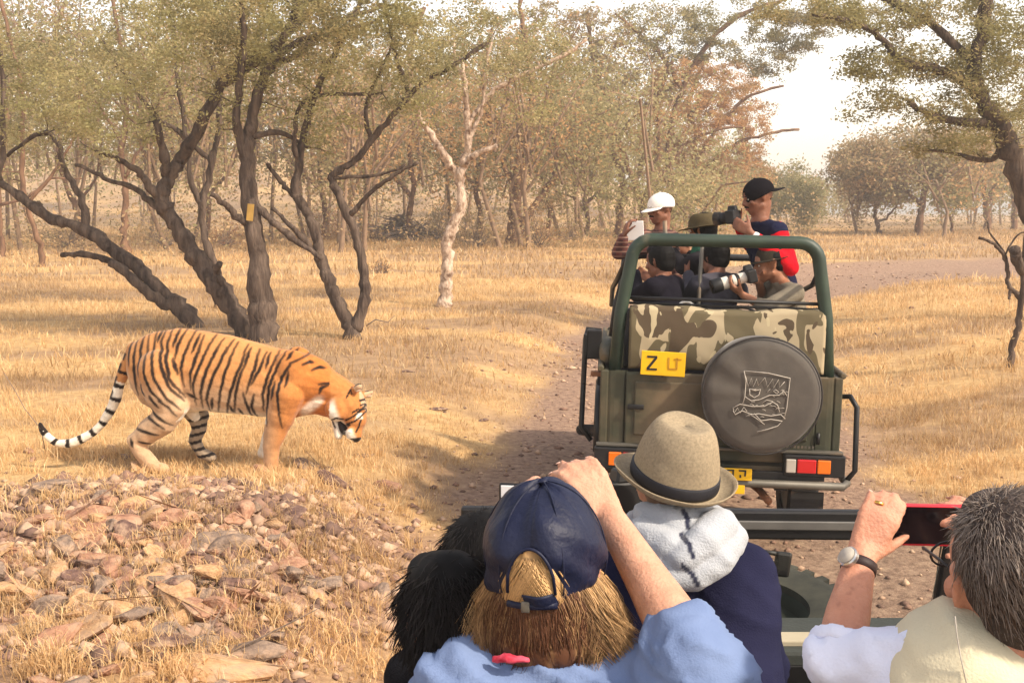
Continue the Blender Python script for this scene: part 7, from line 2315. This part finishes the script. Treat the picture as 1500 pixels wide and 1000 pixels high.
    p0 = v * np.array([.080, .094, .090]) + np.array([0, -.022, .034]); p0[:, 2] = np.where(v[:, 2] < -.2, p0[:, 2] * 1.25 - .004, p0[:, 2]); 
    flow = np.cross(v, np.cross(np.array([.35, -.45, -.75]), v)) + v * .28 + rs.normal(0, .22, (n, 3)); flow /= np.linalg.norm(flow, axis=1)[:, None]
    ln = rs.uniform(.010, .026, n); u = np.linspace(0, 1, m_)
    pth = p0[:, None] + flow[:, None] * (ln[:, None, None] * u[None, :, None]) + np.array([0, 0, -.006])[None, None] * (u ** 2)[None, :, None]
    k = np.clip(.30 + .55 * sstep(-.2, .7, v[:, 2]) + rs.normal(0, .28, n), 0, 1)[:, None]
    strands(pth * s @ R.T + Hc, .00075, (gbr * (1 - k) + grey * k) * rs.uniform(.6, 1.2, (n, 1)), 'hair_locks', root)
    # glasses
    m = MB()
    for e in (-1, 1):
        m.tube([g(e * .080, -.012, .026), g(e * .082, .030, .030), g(e * .078, .088, .028)], .0022, 6)
        m.tube([g(e * .038 + .024 * math.cos(a), .100, .012 + .017 * math.sin(a)) for a in np.linspace(0, 2 * PI, 20)[:-1]], .0018, 6, closed=True)
    m.tube([g(-.012, .104, .016), g(.012, .104, .016)], .0018, 6); m.tube([g(-.078, .088, .028), g(-.070, .104, .020)], .002, 6); m.tube([g(.078, .088, .028), g(.070, .104, .020)], .002, 6)
    m.build('glasses', M_BLACK, root)
    # clothes
    M_WHITE = fabric('white_cotton', srgb(218, 222, 240), .05, sc=4, bump=.15)
    B = MB(); B.path([shL, shL * .5 + E * .5, E], [.062, .053, .048]); B.cap(E, E * .90 + W * .10, .048, .042)
    B.path([shR, ER, ER * .7 + WR * .3], [.066, .060, .05]); torso_down(B, N - np.array([0, 0, .01]), (shL, shR), hip, .060, .145)
    B.skin('white_shirt', M_WHITE, root, .0095, 3, post=folds(.014, 9, 15, (1, 1, 1)))
    m = MB(); a_ = E * .90 + W * .10; b_ = E * .84 + W * .16; zz = unit(b_ - a_); xx = unit(np.cross(zz, (0, 1, 0))); m.lathe([(.039, -.012), (.047, -.010), (.046, .010), (.038, .012)], b_, np.stack([xx, np.cross(zz, xx), zz], 1), n=28, close=True)
    m.skin('cuff', M_WHITE, root, .005, 2, post=folds(.002, 30, 2))
    M_CREAM = fabric('cream_vest_cloth', srgb(206, 196, 168), .08, sc=4, bump=.2)
    B = MB(); torso_down(B, N - np.array([0, 0, .012]), (shL * .50 + N * .50, shR * .82 + N * .18), hip, .080, .164)
    B.lathe([(.062, -.01), (.080, -.01), (.074, .034), (.064, .034)], N, R, n=24, close=True)
    B.skin('vest', M_CREAM, root, .011, 3, post=folds(.012, 7, 17))
    m = MB(); m.tube([P(1399, 902, 1.35), P(1402, 930, 1.34), P(1407, 960, 1.33), P(1418, 1010, 1.31)], .0009, 5); m.build('earphone_wire', M_CHALK, root)
    # ring, watch
    t_ = np.cross(unit(dL), unit(np.array([.32, .93, 0]))) * -1
    K = W + unit(dL) * .069 + unit(t_) * (1.5 - 2) * .0164; ax = unit(unit(dL) * .95 + np.array([0, .3, 0])); xx = unit(np.cross(ax, (0, 1, 0)))
    m = MB(); m.lathe([(.0074, -.0028), (.0086, -.002), (.0086, .002), (.0074, .0028)], K + ax * .014, np.stack([xx, np.cross(ax, xx), ax], 1), n=18, close=True); m.build('ring', gold, root)
    ax = unit(W - E); c = W - ax * .022; xx = unit(np.cross(ax, (0, 1, 0))); Rw = np.stack([xx, np.cross(ax, xx), ax], 1)
    m = MB(); m.lathe([(.0245, -.008), (.0265, -.007), (.0265, .007), (.0245, .008)], c, Rw, n=32, close=True); wt = m.build('watch', mat('dark_leather_strap', srgb(44, 28, 26), rough=.6), root)
    fd = unit(np.array([-.75, -.62, .15])); fd = unit(fd - ax * (fd @ ax)); Rf = frame(ax, fd)
    m = MB(); m.lathe([(0, 0), (.0165, 0), (.0165, .006), (.0145, .008), (0, .008)], c + fd * .0258, Rf, n=28); wc = m.build('watch_case', mat('steel_case', srgb(190, 188, 184), rough=.25, metal=.9, vary=.05), wt, autosmooth=40)
    m = MB(); m.lathe([(0, .0085), (.0135, .0085), (.0135, .0092), (0, .0094)], c + fd * .0258, Rf, n=28); m.build('watch_dial', M_CHALK, wc)
    # his phone
    pc = P(1345, 768, 1.672); t = thing('phone', 'black screened phone in a red rimmed case held by the grey haired man', 'phone', pc)
    Rp = frame((.03, .99, -.06)) @ rotm('Y', .012)
    m = MB(); m.box(pc, (.152, .010, .066), Rp); ph = m.build('phone_case', mat('red_phone_case', srgb(206, 40, 56), rough=.4, vary=.06), t, smooth=False, bevel=.003)
    m = MB(); m.box(pc + Rp @ np.array([0, -.0056, 0]), (.146, .002, .058), Rp); m.build('screen', mat('black_screen', srgb(16, 12, 16), rough=.10, vary=.4, vscale=9), ph, smooth=False)


def straw_mat():
    m = mat('woven_straw', srgb(138, 124, 102), c2=srgb(168, 152, 126), rough=.85, vscale=170, spec=.1)
    N = m.node_tree.nodes; L = m.node_tree.links; bs = N['Principled BSDF']
    tc = N.new('ShaderNodeTexCoord')
    w1 = N.new('ShaderNodeTexWave'); w1.bands_direction = 'Z'; w1.inputs['Scale'].default_value = 190; w1.inputs['Distortion'].default_value = 1.5
    w2 = N.new('ShaderNodeTexWave'); w2.bands_direction = 'X'; w2.inputs['Scale'].default_value = 190; w2.inputs['Distortion'].default_value = 1.5
    L.new(tc.outputs['Object'], w1.inputs['Vector']); L.new(tc.outputs['Object'], w2.inputs['Vector'])
    mx = N.new('ShaderNodeMath'); mx.operation = 'MULTIPLY'; L.new(w1.outputs[1], mx.inputs[0]); L.new(w2.outputs[1], mx.inputs[1])
    bp = N.new('ShaderNodeBump'); bp.inputs['Strength'].default_value = .5; bp.inputs['Distance'].default_value = .003
    L.new(mx.outputs[0], bp.inputs['Height']); L.new(bp.outputs[0], bs.inputs['Normal'])
    return m
import time
_t = time.time()
def _lap(s):
    global _t
    print('LAP %-10s %.1f' % (s, time.time() - _t)); _t = time.time()
build_near_trees(); _lap('near')
build_mid_trees(); _lap('mid')
build_forest(); build_scrub(); _lap('forest')
build_grass(); _lap('grass')
build_rocks(); build_twigs(); _lap('rocks')

def build_haze():
    m = bpy.data.materials.new('dusty_air'); m.use_nodes = True
    N = m.node_tree.nodes; L = m.node_tree.links; N.remove(N['Principled BSDF'])
    v = N.new('ShaderNodeVolumePrincipled'); v.inputs['Color'].default_value = (0.97, 0.93, 0.88, 1)
    v.inputs['Density'].default_value = HAZE_DENSITY; v.inputs['Anisotropy'].default_value = 0.2
    L.new(v.outputs[0], N['Material Output'].inputs['Volume'])
    mb = MB(); mb.box((0, 770, 9.8), (2200, 1740, 23.2))
    o = mb.build('haze', m, None, smooth=False, kind='stuff', label='pale dusty air over the whole place')
build_haze()
build_jeep(); _lap('jeep')
jeep_people(); _lap('jeep people')
tiger(); _lap('tiger')
own_vehicle(); fore_people(); _lap('fore')
